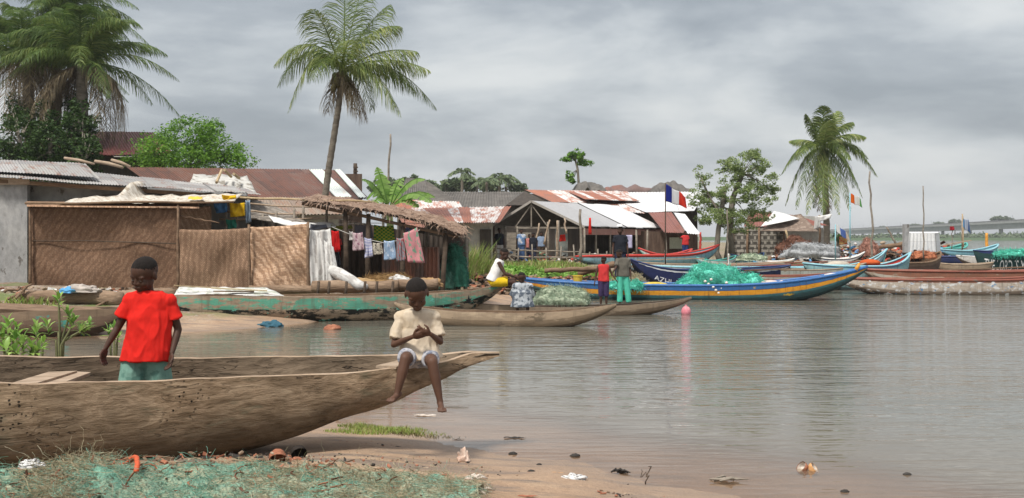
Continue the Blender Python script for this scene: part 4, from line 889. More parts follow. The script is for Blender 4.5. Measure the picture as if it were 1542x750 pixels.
# --- D: mid roofs
D = thing('house', V3(X(700, 47), 47, gzp(700, 47)), 'low rusty patchwork roofed house between banana plant and pavilion', 'house')
m = MB(); m.corr(P(640, 336, 44.5), P(752, 336, 44.5), P(770, 311, 51), P(600, 314, 51), .12, .02, 4, 5); obj('roof', m, PATCH, D)
wall('wall', 688, 742, 45.3, 45.3, 336, 336, CEM2, D); wall('wall', 645, 688, 45.35, 45.35, 336, 336, SHADEW, D); wall('wall', 640, 745, 50.4, 50.4, 318, 318, BRW, D)
m = MB(); m.box(P(731, 368, 45.15), (.45, .06, 1.2)); obj('doorway', m, SHADEW, D)  # dark panel filling the doorway, its shade put into the colour
D2 = thing('house', V3(X(640, 56), 56, gzp(640, 56)), 'whitish and rust roofed shed just right of the banana plant', 'shed')
m = MB(); m.corr(P(610, 345, 52), P(712, 338, 53), P(692, 304, 58), P(585, 300, 58), .12, .02, 4, 5); obj('roof', m, WPATCH, D2)
wall('wall', 612, 706, 53.5, 53.8, 343, 338, SHADEW, D2); wall('wall', 600, 690, 57.5, 57.5, 310, 310, SHADEW, D2)
D3 = thing('house', V3(X(640, 72), 72, gzp(640, 72)), 'dark gabled house with a grey green roof side behind the banana plant', 'house')
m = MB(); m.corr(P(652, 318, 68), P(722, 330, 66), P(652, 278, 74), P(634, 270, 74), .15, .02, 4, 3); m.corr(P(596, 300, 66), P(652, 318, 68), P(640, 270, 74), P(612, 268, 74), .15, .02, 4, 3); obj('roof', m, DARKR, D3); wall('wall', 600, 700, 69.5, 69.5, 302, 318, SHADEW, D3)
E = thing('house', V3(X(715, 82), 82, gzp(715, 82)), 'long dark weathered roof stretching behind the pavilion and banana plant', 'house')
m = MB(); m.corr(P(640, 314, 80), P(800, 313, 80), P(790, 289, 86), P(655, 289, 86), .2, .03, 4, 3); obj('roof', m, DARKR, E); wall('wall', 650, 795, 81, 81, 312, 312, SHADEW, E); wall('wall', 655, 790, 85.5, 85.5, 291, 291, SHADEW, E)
# --- F: pavilion
Fp = thing('pavilion', V3(X(830, 50), 50, gzp(830, 50)), 'open timber pavilion with a pale grey and white gabled roof', 'pavilion')
fe = P(880, 342, 50); be = V3(7.68, 57, fe.z); fr = P(800, 303, 50); br = V3(5.33, 57, fr.z); fl = P(741, 340, 50); bl = V3(fl.x+4.48, 57, fl.z)
mid = lambda a, b_: a.lerp(b_, .5)
m = MB(); m.corr(fe + V3(-.02, 0, 0), mid(fe, be), mid(fr, br), fr, .13, .012, 4, 3); obj('grey_roof_half', m, GREYR, Fp)
m = MB(); m.corr(mid(fe, be)+V3(0, 0, .02), be, br, mid(fr, br)+V3(0, 0, .02), .13, .012, 4, 3); obj('white_roof_half', m, WHITER, Fp)
m = MB(); m.corr(bl, fl, fr, br, .13, .012, 4, 3); obj('left_roof', m, DARKR, Fp)
m = MB(); m.beam(fl, fr, .06, .10); m.beam(fr, fe, .06, .10); obj('verge_board', m, pm('pale_board', [(.3, .27, .24), (.4, .37, .33)], 5), Fp)
m = MB(); m.beam(P(760, 343, 50.1), P(880, 343, 50.1), .06, .08); m.beam(P(800, 305, 50.1), P(800, 343, 50.1), .06, .06); m.beam(P(800, 308, 50.1), P(775, 343, 50.1), .05, .05); m.beam(P(800, 308, 50.1), P(826, 343, 50.1), .05, .05); obj('truss', m, W_GREY, Fp)
posts('post', [(761, 761, 341), (880, 880, 343), (842, 841, 332), (779, 779, 341), (825, 825, 334)], 50.0, W_GREY, Fp, .05)
for k in range(1, 7):
    f = k/6; q = fe.lerp(be, f); g = MB(); g.tube([V3(q.x-.15, q.y, gz(q.x, q.y)-.1), V3(q.x-.15, q.y, q.z)], .05, 7); obj('post', g, W_GREY, Fp, True)
m = MB(); a = fe + V3(-.1, 0, -.06); b_ = be + V3(-.1, 0, -.06); m.sheet(a - V3(0, 0, .28), b_ - V3(0, 0, .28), b_, a, 6, 1, .02); obj('eave_board', m, pm('pink_brown_board', [(.28, .15, .12), (.36, .2, .17)], 3), Fp)
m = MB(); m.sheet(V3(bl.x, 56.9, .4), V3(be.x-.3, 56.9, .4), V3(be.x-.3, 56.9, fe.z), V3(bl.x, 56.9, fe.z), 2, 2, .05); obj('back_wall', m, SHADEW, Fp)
m = MB(); m.sheet(P(763, 396, 53.5), P(800, 396, 53.5), P(800, 350, 53.5), P(763, 350, 53.5), 1, 1, .05); obj('board_screen', m, W_GREY, Fp)
for lb, (a, b_) in zip(('long pole leaning left of centre in the pavilion front', 'slanted pole leaning right of centre in the pavilion front', 'thin upright pole under the right slope of the pavilion', 'short slanted pole next to the pavilion screen'),
                       (((803, 392), (812, 336)), ((819, 368), (828, 331)), ((839, 392), (839, 332)), ((853, 352), (850, 329)))):
    g = MB(); wonky(g, P(*a, 49.5), P(*b_, 49.6), .045); one('leaning_pole', g, W_LIGHT, lb, 'pole', smooth=True)
m = MB(); m.sheet(P(836, 388, 50.6), P(855, 388, 50.6), P(855, 344, 50.6), P(836, 344, 50.6), 2, 2, .03); one('screen_panel', m, pm('pale_mesh', [(.22, .24, .22), (.30, .32, .30)], 4), 'pale grey mesh screen standing under the right pavilion slope', 'screen')
def cloth_panel(label, cat, pts, mat, nu=14, nv=12, amp=.04, fx=6, sag=0, name='cloth', group=None, seed=0, ragged=0):
    """hanging cloth: pts bottom-left, bottom-right, top-right, top-left"""
    A_, B_, C_, D_ = map(Vector, pts); sd_ = seed or random.random()*50; m = MB()
    def disp(u, v, n): return n*amp*(mnoise.noise(V3(u*fx, v*1.6, sd_))*1.6*(1.15 - v*.6)) + V3(0, 0, -sag*math.sin(PI*u)*(.4+.6*v) + ragged*(1-v)*mnoise.noise(V3(u*7, 0, sd_)))
    m.sheet(A_, B_, C_, D_, nu, nv, .006, disp, (1, 1)); return one(name, m, mat, label, cat, group, True)
cloth_panel('bright red cloth hung on the pale screen in the pavilion', 'cloth', (P(842, 364, 50.3), P(852, 363, 50.3), P(851, 353, 50.3), P(843, 354, 50.3)), cloth('red_cloth', (.60, .03, .02)))
cloth_panel('narrow red pennant on the pole at the pavilion eave', 'flag', (P(886, 353, 47), P(891, 353, 47), P(890, 328, 47), P(887, 328, 47)), cloth('red_cloth', (.60, .03, .02)), 4, 6)
# low fence of rails and stakes before pavilion
for i, (x0, x1, yy, d) in enumerate(((690, 770, 381, 46), (770, 875, 386, 46.5), (870, 930, 392, 46.5))):
    t = thing('rail_fence', V3(X(x0, d), d, gzp(x0, d)), ['rickety pole fence left of the pavilion', 'rickety pole fence in front of the pavilion', 'rickety pole fence at the right foot of the pavilion'][i], 'fence')
    for k in range(2): g = MB(); wonky(g, P(x0, yy-9*k, d), P(x1, yy-9*k+2, d), .035); obj('rail', g, W_GREY, t, True)
    for k in range(5): q = x0 + (x1-x0)*(k+.5)/5; g = MB(); wonky(g, V3(X(q, d), d-.05, gzp(q, d)-.1), P(q+U(-2, 2), yy-U(12, 20), d-.05), .035, seg=2); obj('stake', g, W_GREY, t, True)
# --- G: roofs behind pavilion
G = thing('house', V3(X(880, 64), 64, gzp(880, 64)), 'house with white and rust streaked roof and dark gable behind the pavilion', 'house')
m = MB(); m.corr(P(832, 305, 61), P(962, 308, 63), P(944, 289, 68), P(790, 286, 66), .13, .02, 4, 5); obj('roof', m, WPATCH, G)
m = MB(); m.corr(P(880, 302, 61.5)+V3(0,0,.06), P(965, 305, 63)+V3(0,0,.06), P(930, 289.5, 68)+V3(0,0,.05), P(850, 288, 67)+V3(0,0,.05), .13, .02, 4, 3); obj('rusty_sheets', m, PATCH, G)
m = MB(); m.add([P(762, 309, 61.6), P(834, 309, 61.6), P(790, 287.5, 65)], [(0, 1, 2)]); obj('gable', m, SHADEW, G); wall('wall', 762, 955, 61.8, 63.5, 309, 308, SHADEW, G); wall('wall', 790, 945, 67.5, 67.8, 292, 292, SHADEW, G)
G2 = thing('house', V3(X(970, 62), 62, gzp(970, 62)), 'broad bright white roofed house right behind the pavilion', 'house')
m = MB(); m.corr(P(972, 320, 59), P(1046, 318, 60), P(1062, 289, 68), P(900, 290, 68), .13, .015, 4, 4); obj('roof', m, WHITER, G2)
m = MB(); m.corr(P(902, 316, 60), P(972, 322, 59), P(940, 290, 67.9), P(890, 290, 67.9), .13, .015, 4, 4); obj('side_roof', m, WPATCH, G2); wall('wall', 905, 1042, 61, 61, 318, 318, SHADEW, G2); wall('wall', 905, 1050, 67.6, 67.6, 294, 294, SHADEW, G2)
Hh = thing('shed', V3(X(1020, 54), 54, gzp(1020, 54)), 'brown roofed shed with one white roof sheet left of the leafy tree', 'shed')
m = MB(); m.corr(P(1000, 350, 53), P(1034, 351, 53.2), P(1012, 320, 58), P(976, 320, 58), .12, .02, 4, 3); obj('roof', m, roofm('redbrown_roof', [(.20, .085, .065), (.24, .10, .08)], (.12, .04, .025), .3, seed=2.), Hh)
m = MB(); m.corr(P(1034, 352, 53.1), P(1056, 354, 53.4), P(1032, 323, 58), P(1014, 320, 58), .12, .02, 4, 3); obj('white_roof_sheet', m, WHITER, Hh)
wall('wall', 958, 1050, 55, 55.5, 348, 350, BRW, Hh); wall('wall', 985, 1030, 57.7, 57.7, 325, 325, BRW, Hh)
m = MB(); m.box(P(1018, 366, 54.8), (.62, .08, .55)); obj('shutter', m, pm('cream_green_paint', [(.45, .50, .40), (.52, .56, .46)], 4), Hh)
posts('post', [(1053, 1053, 352), (1003, 1003, 350), (958, 958, 346), (975, 975, 346)], 53.4, W_GREY, Hh, .05)
cloth_panel('pale lilac cloth hanging under the pavilion eave', 'cloth', (P(942, 374, 53), P(952, 374, 53), P(952, 354, 53), P(943, 354, 53)), cloth('lilac', (.5, .48, .66)))
for i, (x0, x1, yb, yt, d, lb) in enumerate(((864, 922, 288, 271, 95, 'dark domed roof beneath the lone slender tree'), (984, 1046, 290, 270, 95, 'dark domed roof on the skyline left of the leafy tree'), (905, 1000, 290, 277, 99, 'long low brown roof on the skyline above the white roofs'))):
    t = thing('house', V3(X((x0+x1)/2, d+3), d+3, gzp((x0+x1)/2, d+3)), lb, 'house'); m = MB(); hz_ = (yb-yt)*d/F; sk = (.42, .5, .55)[i]
    def dome(u, v, x0=x0, x1=x1, yb=yb, d=d, hz_=hz_, sk=sk): w_ = u**(math.log(.5)/math.log(sk)); return P(x0 + (x1-x0)*u, yb, d) + V3(0, 9*v, hz_*max(0, math.sin(PI*w_))**.7*max(0, math.sin(PI*v))**.5 + .5*mnoise.noise(V3(u*7, v*3, x0)))
    m.surf(dome, 28, 16); obj('roof', m, DARKR if i < 2 else BRNR, t, True)
    wall('wall', x0+2, x1-2, d+1.2, d+1.2, yb+1, yb+1, SHADEW, t); wall('wall', x0+4, x1-4, d+7, d+7, yb+1, yb+1, SHADEW, t)
# --- J: perforated block wall and shop on the right
def block_mat():
    t = NT('block_wall'); uv = t.coord('UV', rnd=False)
    br = t.n('TexBrick', {'Vector': uv, 'Color1': (.25, .23, .20, 1), 'Color2': (.33, .31, .27, 1), 'Mortar': (.11, .10, .085, 1), 'Scale': 1., 'Mortar Size': .03, 'Brick Width': .42, 'Row Height': .22}).outputs[0]
    vo = t.n('TexBrick', {'Vector': uv, 'Color1': (0, 0, 0, 1), 'Color2': (0, 0, 0, 1), 'Mortar': (1, 1, 1, 1), 'Scale': 1., 'Mortar Size': .065, 'Brick Width': .34, 'Row Height': .27}, offset=.5).outputs[0]
    c = t.mix(t.ramp(vo, [(.25, .85), (.3, 0.)]), br, (.04, .035, .03)); return t.out(t.bsdf(c, .9, t.bump(vo, .5, .02)))
Jb = thing('block_wall', V3(X(1150, 60), 60, gzp(1150, 60)), 'pierced grey block wall behind the leafy tree', 'wall')
wall('wall', 1102, 1182, 58, 58, 344, 344, block_mat(), Jb); posts('pier', [(1104, 1104, 343), (1126, 1126, 343), (1143, 1143, 343), (1181, 1181, 343)], 57.8, W_BROWN, Jb, .06)
J2 = thing('house', V3(X(1190, 63), 63, gzp(1190, 63)), 'plastered house with a red roof edge behind the brown awning', 'house')
m = MB(); m.corr(P(1120, 342, 60), P(1248, 340, 60), P(1200, 325, 64), P(1130, 317, 66), .13, .02, 4, 3); obj('roof', m, roofm('dull_red_roof', [(.22, .07, .05), (.26, .09, .07)], (.12, .05, .03), .3, seed=3.), J2); wall('wall', 1110, 1240, 61, 61, 343, 343, CEM2, J2); wall('wall', 1125, 1230, 65, 65, 322, 326, CEM2, J2)
m = MB(); m.sheet(P(1146, 347, 56), P(1232, 348, 56), P(1206, 322, 58), P(1170, 328, 58), 14, 8, .02, lambda u, v, n: V3(0, 0, -.35*math.sin(PI*u)*math.sin(PI*v)*.6)); aw = one('awning', m, cloth('brown_tarp', (.20, .15, .12), [((.28, .22, .18), 'blotch', 3)], .1), 'brown tarpaulin awning stretched before the plastered house', 'awning', smooth=True)
m = MB(); m.sheet(P(1146, 343, 55.9), P(1204, 331, 57.4), P(1182, 324, 58), P(1166, 320, 58), 10, 6, .02, lambda u, v, n: V3(0, 0, .08-.2*math.sin(PI*u)*math.sin(PI*v))); one('awning', m, cloth('white_tarp', (.72, .72, .70), None, .1), 'white tarpaulin laid over the left of the brown awning', 'awning', smooth=True)
cloth_panel('white cloth corner flapping at the right end of the awning', 'cloth', (P(1233, 334, 55), P(1250, 329, 55), P(1253, 322, 55), P(1230, 326, 55)), cloth('white_tarp', (.72, .72, .70)), 8, 4, .06)
cloth_panel('grey white cloth hanging beside the awning', 'cloth', (P(1226, 346, 55), P(1236, 343, 55), P(1234, 325, 55), P(1227, 326, 55)), cloth('grey_white', (.55, .54, .52)), 8, 8, .05)
for lb, a, b_ in (('pale pole slanting up to the awning', (1192, 385), (1183, 346)), ('post holding up the right end of the awning', (1234, 380), (1234, 324))):
    g = MB(); wonky(g, P(*a, 55.5), P(*b_, 55.5), .06); one('awning_pole', g, BAMBOO if 'pale' in lb else W_BROWN, lb, 'pole', smooth=True)
# --- white panel shack on the right bank
K = thing('shack', V3(X(1390, 52), 52, .0), 'small shack of white corrugated panels with a grey corner post', 'shack')
m = MB(); m.corr(P(1366, 379, 50), P(1410, 379, 50), P(1408, 351, 50), P(1368, 351, 50), .16, .02, 4, 3); m.corr(P(1410, 379, 50), P(1416, 378, 51.8), P(1414, 353, 51.8), P(1408, 351, 50), .16, .02, 4, 3); obj('wall', m, roofm('white_panels', [(.70, .71, .71), (.64, .65, .66)], (.4, .36, .32), .1, seed=3., shw=2.2, shl=.45), K)
m = MB(); m.box(P(1364, 359, 50.1), (.22, .25, 1.25)); obj('corner_post', m, CEM, K)
m = MB(); m.sheet(P(1364, 351, 50), P(1412, 351, 50), P(1415, 349, 52), P(1368, 349, 52), 1, 1, .04); obj('roof', m, WHITER, K)
posts('stilt', [(1368, 1368, 378), (1408, 1408, 378)], 50.1, W_DARK, K, .06, -.6)

# --- bridge
br = thing('road_bridge', V3(X(1540, 700), 700, 0), 'long concrete road bridge crossing the river on the right', 'bridge')
p0, p1 = V3(X(1200, 1500), 1500, 8.4), V3(X(1680, 640), 640, 13.2)
CONC = pm('pale_concrete', [(.25, .25, .245), (.31, .31, .30), (.36, .36, .35)], .3, rough=.9)
CONCD = pm('dark_concrete', [(.10, .10, .10), (.14, .14, .135)], .3, rough=.9)
m = MB(); m.beam(p0, p1, 9, 1.5); obj('deck', m, CONC, br); m = MB(); m.beam(p0-V3(0, 0, 2.6), p1-V3(0, 0, 2.6), 6.5, 3.6); obj('girder', m, CONC, br)
m = MB(); m.beam(p0+V3(0, -4.4, 1.3), p1+V3(0, -4.4, 1.3), .35, 1.0); obj('parapet', m, CONCD, br)
for i in range(14): q = p0.lerp(p1, (i+.3)/14); m = MB(); m.tube([V3(q.x, q.y, -2), V3(q.x, q.y, q.z-4.4)], 1.3, 10); obj('pier', m, CONC, br, True)
for i in range(20): q = p0.lerp(p1, (i+.5)/20)+V3(0, -4.4, 1.8); m = MB(); m.tube([q, q+V3(0, 0, 3.2)], .07, 5); obj('railing_post', m, CONCD, br)

# ======================= MATS, TARPS, LEAN-TO ==============================
def weave(name, c1, c2, c3, diag=0., sc=1.0, sy=1.0):
    t = NT(name); uv = t.coord('UV', rnd=False)
    v = t.n('VectorRotate', {'Vector': uv, 'Angle': diag}, rotation_type='Z_AXIS').outputs[0]
    b = t.n('TexBrick', {'Vector': v, 'Color1': C4(c1), 'Color2': C4(c2), 'Mortar': C4(tuple(q*.6 for q in c1)), 'Scale': sc, 'Mortar Size': .0035, 'Brick Width': .075*sy, 'Row Height': .034, 'Mortar Smooth': .3}, offset=.5, squash=1.).outputs
    n = t.noise(t.n('VectorMath', {0: uv, 1: (1, 1, 1)}, operation='MULTIPLY').outputs[0], 1.6, 6, .65)
    c = t.mix(.75, b[0], t.ramp(n, [(.3, .55), (.5, .95), (.7, 1.35)]), 'MULTIPLY')
    dg = t.n('TexWave', {'Vector': v, 'Scale': 3.4, 'Distortion': 7., 'Detail': 3.}, bands_direction='DIAGONAL').outputs[1]
    c = t.mix(t.math('MULTIPLY', t.ramp(dg, [(.4, 0.), (.7, 1.)]), .55), c, c3)
    fb = t.noise(t.n('VectorMath', {0: v, 1: (45, 9, 1)}, operation='MULTIPLY').outputs[0], 1., 4, .8); c = t.mix(.6, c, t.ramp(fb, [(.3, .55), (.7, 1.3)]), 'MULTIPLY')
    return t.out(t.bsdf(c, .85, t.bump(t.math('ADD', b[1], fb), .5, .006), .2, trans=.06))
WV1 = weave('dark_mat', (.185, .108, .068), (.25, .155, .10), (.115, .065, .04), 1.45)
WV2 = weave('tan_mat', (.42, .26, .165), (.54, .36, .245), (.25, .14, .085), .2)
WV3 = weave('brown_mat', (.27, .17, .11), (.36, .235, .155), (.15, .088, .055), .9)
WV4 = weave('basket_mat', (.46, .29, .18), (.66, .46, .32), (.20, .11, .065), .12, 1., 1.6)
def mat_panel(label, x0, x1, d0, d1, yb0, yb1, yt0, yt1, mat, seam=None, amp=.05, sag=.03):
    sd_ = random.random()*40; m = MB()
    m.sheet(P(x0, yb0, d0), P(x1, yb1, d1), P(x1, yt1, d1), P(x0, yt0, d0), 30, 20, .012, lambda u, v, n: n*amp*mnoise.noise(V3(u*4, v*2.5, sd_))*2 + V3(0, 0, -sag*v*math.sin(PI*u)+.012*mnoise.noise(V3(u*25, 0, sd_))))
    r = one('woven_mat', m, mat, label, 'woven mat', 'woven mat walls of the enclosure', True)
    if seam:
        g = MB(); k = [P(x0+(x1-x0)*i/8, seam[0]+(seam[1]-seam[0])*i/8 + U(-1, 1), (d0+(d1-d0)*i/8)-.05) for i in range(9)]; g.tube(k, .012, 5); obj('binding', g, W_DARK, r)
    return r
mat_panel('dark brown woven mat wall beside the grey cement wall, tallest and widest', 45, 272, 25.2, 25.0, 440, 440, 309, 311, WV1, (362, 366), .06)
mat_panel('light tan woven mat at the corner right of the dark brown one', 270, 318, 25.3, 26.2, 438, 436, 310, 310, WV2, None, .03)
mat_panel('lower brown woven mat between the tan corner and the basket weave one', 268, 377, 24.9, 24.6, 438, 437, 345, 343, WV3, None, .06)
mat_panel('pale basket weave mat at the right end of the enclosure', 374, 466, 24.6, 24.4, 438, 437, 342, 336, WV4, None, .07, .02)
for lb, px, yt, d in (('dark post where grey wall meets the brown mat', 45, 306, 25.1), ('post at the mat corner', 268, 308, 24.85), ('post between brown and basket weave mats', 375, 338, 24.5), ('dark brown post at the right edge of the basket weave mat', 464, 334, 24.3)):
    g = MB(); wonky(g, bank(px, d)-V3(0, 0, .1), P(px, yt, d), .035, w=.01); one('post', g, W_BROWN, lb, 'post', smooth=True)
# tarp roof over enclosure
def tarpz(u, v, n): return V3(0, 0, .05*mnoise.noise(V3(u*14, v*4, 2)) + .36*math.exp(-((u-.30)/.032)**2)*math.exp(-((v-.75)/.45)**2) + .03*mnoise.noise(V3(u*40, v*9, 5)))
m = MB(); m.sheet(P(84, 306, 24.9), P(350, 303, 25.0), P(368, 290, 27.0), P(150, 293, 27.2), 60, 10, .012, tarpz)
one('tarp', m, cloth('cream_tarp', (.56, .51, .44), [((.38, .32, .25), 'blotch', 6), ((.66, .62, .55), 'blotch', 9)], .15), 'crumpled cream tarp over the mat enclosure with a pinched peak', 'tarp', smooth=True)
m = MB(); m.sheet(P(40, 309, 24.9), P(300, 312, 24.9), P(300, 306, 26.4), P(40, 303, 26.4), 20, 4, .03, lambda u, v, n: V3(0, 0, .03*mnoise.noise(V3(u*20, v*4, 8)))); one('mat_roof', m, WV2, 'ragged thin mat roof edge jutting from under the cream tarp', 'roof mat', smooth=True)
for lb, a, b_, r in (('long thin pole along the front edge of the enclosure roof', (38, 306, 24.8), (352, 304, 24.8), .03), ('bamboo pole running from the enclosure to the thatched lean-to', (296, 297, 26.3), (560, 304, 25.6), .03), ('loose stick poking left from the enclosure opening', (273, 325, 25.0), (330, 336, 24.9), .02)):
    g = MB(); wonky(g, P(*a), P(*b_), r, w=.02, seg=8); one('roof_pole', g, BAMBOO if 'bamboo' in lb else W_BROWN, lb, 'pole', smooth=True)
# opening clutter
fr_ = thing('shelter_frame', bank(390, 26.5), 'rickety pole frame of the open shelter behind the low mats', 'shelter')
posts('post', [(341, 341, 296), (358, 357, 305), (372, 374, 296), (398, 396, 322), (415, 416, 318), (444, 443, 314), (458, 457, 300), (492, 492, 312)], 26.4, W_GREY, fr_, .035)
for a, b_ in (((318, 306), (470, 312)), ((330, 330), (470, 329)), ((335, 318), (460, 322))): g = MB(); wonky(g, P(*a, 26.4), P(*b_, 26.4), .025); obj('rail', g, W_LIGHT, fr_, True)
m = MB(); m.sheet(P(316, 440, 28.5), P(475, 440, 28.5), P(475, 335, 28.5), P(316, 300, 28.5), 1, 1, .05); obj('back_screen', m, SHADEW, fr_)
m = MB(); m.sheet(P(372, 328, 26.2), P(470, 338, 26.0), P(410, 308, 27.5), P(372, 296, 28), 16, 6, .02, lambda u, v, n: V3(0, 0, .05*mnoise.noise(V3(u*5, v*3, 3)))); one('sagging_sheet', m, cloth('grey_brown_sheet', (.26, .23, .20), [((.16, .14, .12), 'blotch', 4)], .05), 'grey brown sagging sheet roof inside the open shelter', 'sheet roof', smooth=True)
m = MB(); m.sheet(P(412, 334, 25.9), P(506, 341, 25.7), P(500, 334, 26), P(404, 324, 26.2), 16, 4, .01, lambda u, v, n: V3(0, 0, -.08*math.sin(PI*u)+.02*mnoise.noise(V3(u*9, v*3, 3)))); one('white_sheet_edge', m, cloth('white_tarp', (.72, .72, .70), None, .1), 'sagging strip of white sheet above the basket weave mat', 'sheet', smooth=True)
for lb, c, x0, x1, yb, yt, d in (('bright yellow plastic bag hanging in the shelter opening', (.72, .46, .02), 345, 369, 327, 305, 25.9), ('blue plastic bag hanging left of the yellow bag', (.10, .26, .55), 322, 342, 321, 304, 26.0), ('faded blue rag hanging right of the yellow bag', (.30, .38, .46), 369, 378, 336, 301, 26.0), ('green rag on the ground rail inside the shelter', (.05, .28, .2), 340, 356, 345, 330, 26.1), ('small yellow cloth on top of the pole end by the tarp', (.72, .46, .02), 334, 356, 301, 293, 25.2)):
    cloth_panel(lb, 'bag' if 'bag' in lb else 'rag', (P(x0+2, yb, d), P(x1, yb-2, d), P(x1-1, yt, d), P(x0, yt, d)), cloth('c_'+lb[:12], c, None, .2), 10, 10, .09, 4, .02, 'plastic_bag' if 'bag' in lb else 'rag')
cloth_panel('thin yellow sheet of plastic lying on the right of the cream tarp', 'plastic sheet', (P(283, 299, 24.9), P(306, 299, 24.9), P(304, 296, 25.3), P(284, 296, 25.3)), cloth('yellow_plastic', (.7, .5, .08)), 6, 4, .03)
# white tarp hanging by mat end
cloth_panel('crumpled white tarp hanging between basket weave mat and laundry', 'tarp', (P(468, 432, 24.3), P(505, 436, 24.2), P(497, 344, 24.6), P(465, 346, 24.4)), cloth('dirty_white', (.60, .59, .57), [((.42, .40, .38), 'blotch', 5)], .1), 24, 24, .13, 6, .03, 'tarp', ragged=.15)
cloth_panel('narrow white tarp fold standing right of the larger hanging tarp', 'tarp', (P(493, 440, 24.0), P(512, 430, 24.0), P(502, 372, 24.3), P(488, 362, 24.3)), cloth('dirty_white', (.6, .59, .57)), 14, 18, .12, 5, 0, 'tarp')
g = MB(); kk = [P(497, 405, 24.2), P(510, 412, 24.0), P(528, 422, 23.9), P(541, 430, 23.8), P(552, 432, 23.7)]; g.tube(kk, [.10, .13, .12, .11, .06], 12)
mm = g.mesh('t', []); one('rolled_tarp', g, cloth('dirty_white', (.6, .59, .57)), 'thick roll of white tarp slumping down to the logs', 'tarp roll', smooth=True)
# thatched lean-to
THATCH = pm('thatch', [(.16, .10, .07), (.28, .19, .14), (.42, .31, .24)], 5, (1, 1, 4), .95, .9, 40, .03)
lt = thing('lean_to', bank(590, 26), 'lean-to with a ragged palm thatch roof above the laundry', 'lean-to')
ridge = [(452, 301), (500, 306), (560, 316), (610, 326), (650, 335), (698, 354)]
def thatch(nm, pts, d, back, par, n=900, drop=.34):
    m = MB(); m2 = MB(); T = [P(x, y, d) for x, y in pts]
    def at(u): f = u*(len(T)-1); i = min(len(T)-2, int(f)); return T[i].lerp(T[i+1], f-i)
    m.surf(lambda u, v: at(u) + V3(0, back*v, .20*v + .05*mnoise.noise(V3(u*20, v*5, 0))), 40, 6); m.surf(lambda u, v: at(u) + V3(0, back*v, .20*v - .06), 40, 6)
    vs = []; qs = []
    for i in range(n):
        u = random.random(); v = random.random()**1.6; p = at(u) + V3(0, back*v, .20*v + U(-.03, .05)); L = U(.08, .30); dr = V3(U(-.9, 1.4), -.45, U(-.55, .12)).normalized(); w_ = V3(1, 0, U(-.3, .3)).normalized()*U(.006, .016)
        q = p + dr*L*.6; e = q + (dr + V3(0, 0, -.7)).normalized()*L*.4; b_ = len(vs); vs += [p-w_, p+w_, q+w_, q-w_, e+w_*.2, e-w_*.2]; qs += [(b_, b_+1, b_+2, b_+3), (b_+3, b_+2, b_+4, b_+5)]
    m.add(vs, qs); return obj(nm, m, THATCH, par)
thatch('roof', ridge, 25.2, 1.9, lt)
posts('post', [(664, 672, 352), (606, 607, 335), (556, 555, 322), (520, 520, 315)], 25.4, W_DARK, lt, .06); posts('post', [(700, 702, 352), (640, 642, 340)], 27.0, W_GREY, lt, .045)
g = MB(); wonky(g, P(455, 306, 25.4), P(690, 357, 25.4), .045, w=.02); obj('roof_beam', g, W_BROWN, lt, True)
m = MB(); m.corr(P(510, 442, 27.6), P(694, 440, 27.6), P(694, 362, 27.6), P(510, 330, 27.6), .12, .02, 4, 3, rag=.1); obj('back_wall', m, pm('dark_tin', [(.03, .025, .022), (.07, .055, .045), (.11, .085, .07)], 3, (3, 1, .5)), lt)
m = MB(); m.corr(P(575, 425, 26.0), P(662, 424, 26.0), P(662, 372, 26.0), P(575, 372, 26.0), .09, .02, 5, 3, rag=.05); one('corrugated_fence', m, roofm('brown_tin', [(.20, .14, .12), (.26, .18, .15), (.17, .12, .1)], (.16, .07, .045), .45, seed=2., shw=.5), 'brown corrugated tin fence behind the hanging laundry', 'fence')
m = MB(); m.corr(P(666, 428, 26.4), P(705, 428, 27.6), P(705, 358, 27.6), P(666, 356, 26.4), .09, .02, 5, 3, rag=.05); one('corrugated_fence', m, pm('dark_tin2', [(.06, .045, .038), (.12, .09, .075)], 3, (3, 1, .5)), 'dark tin side fence closing the right of the lean-to', 'fence')
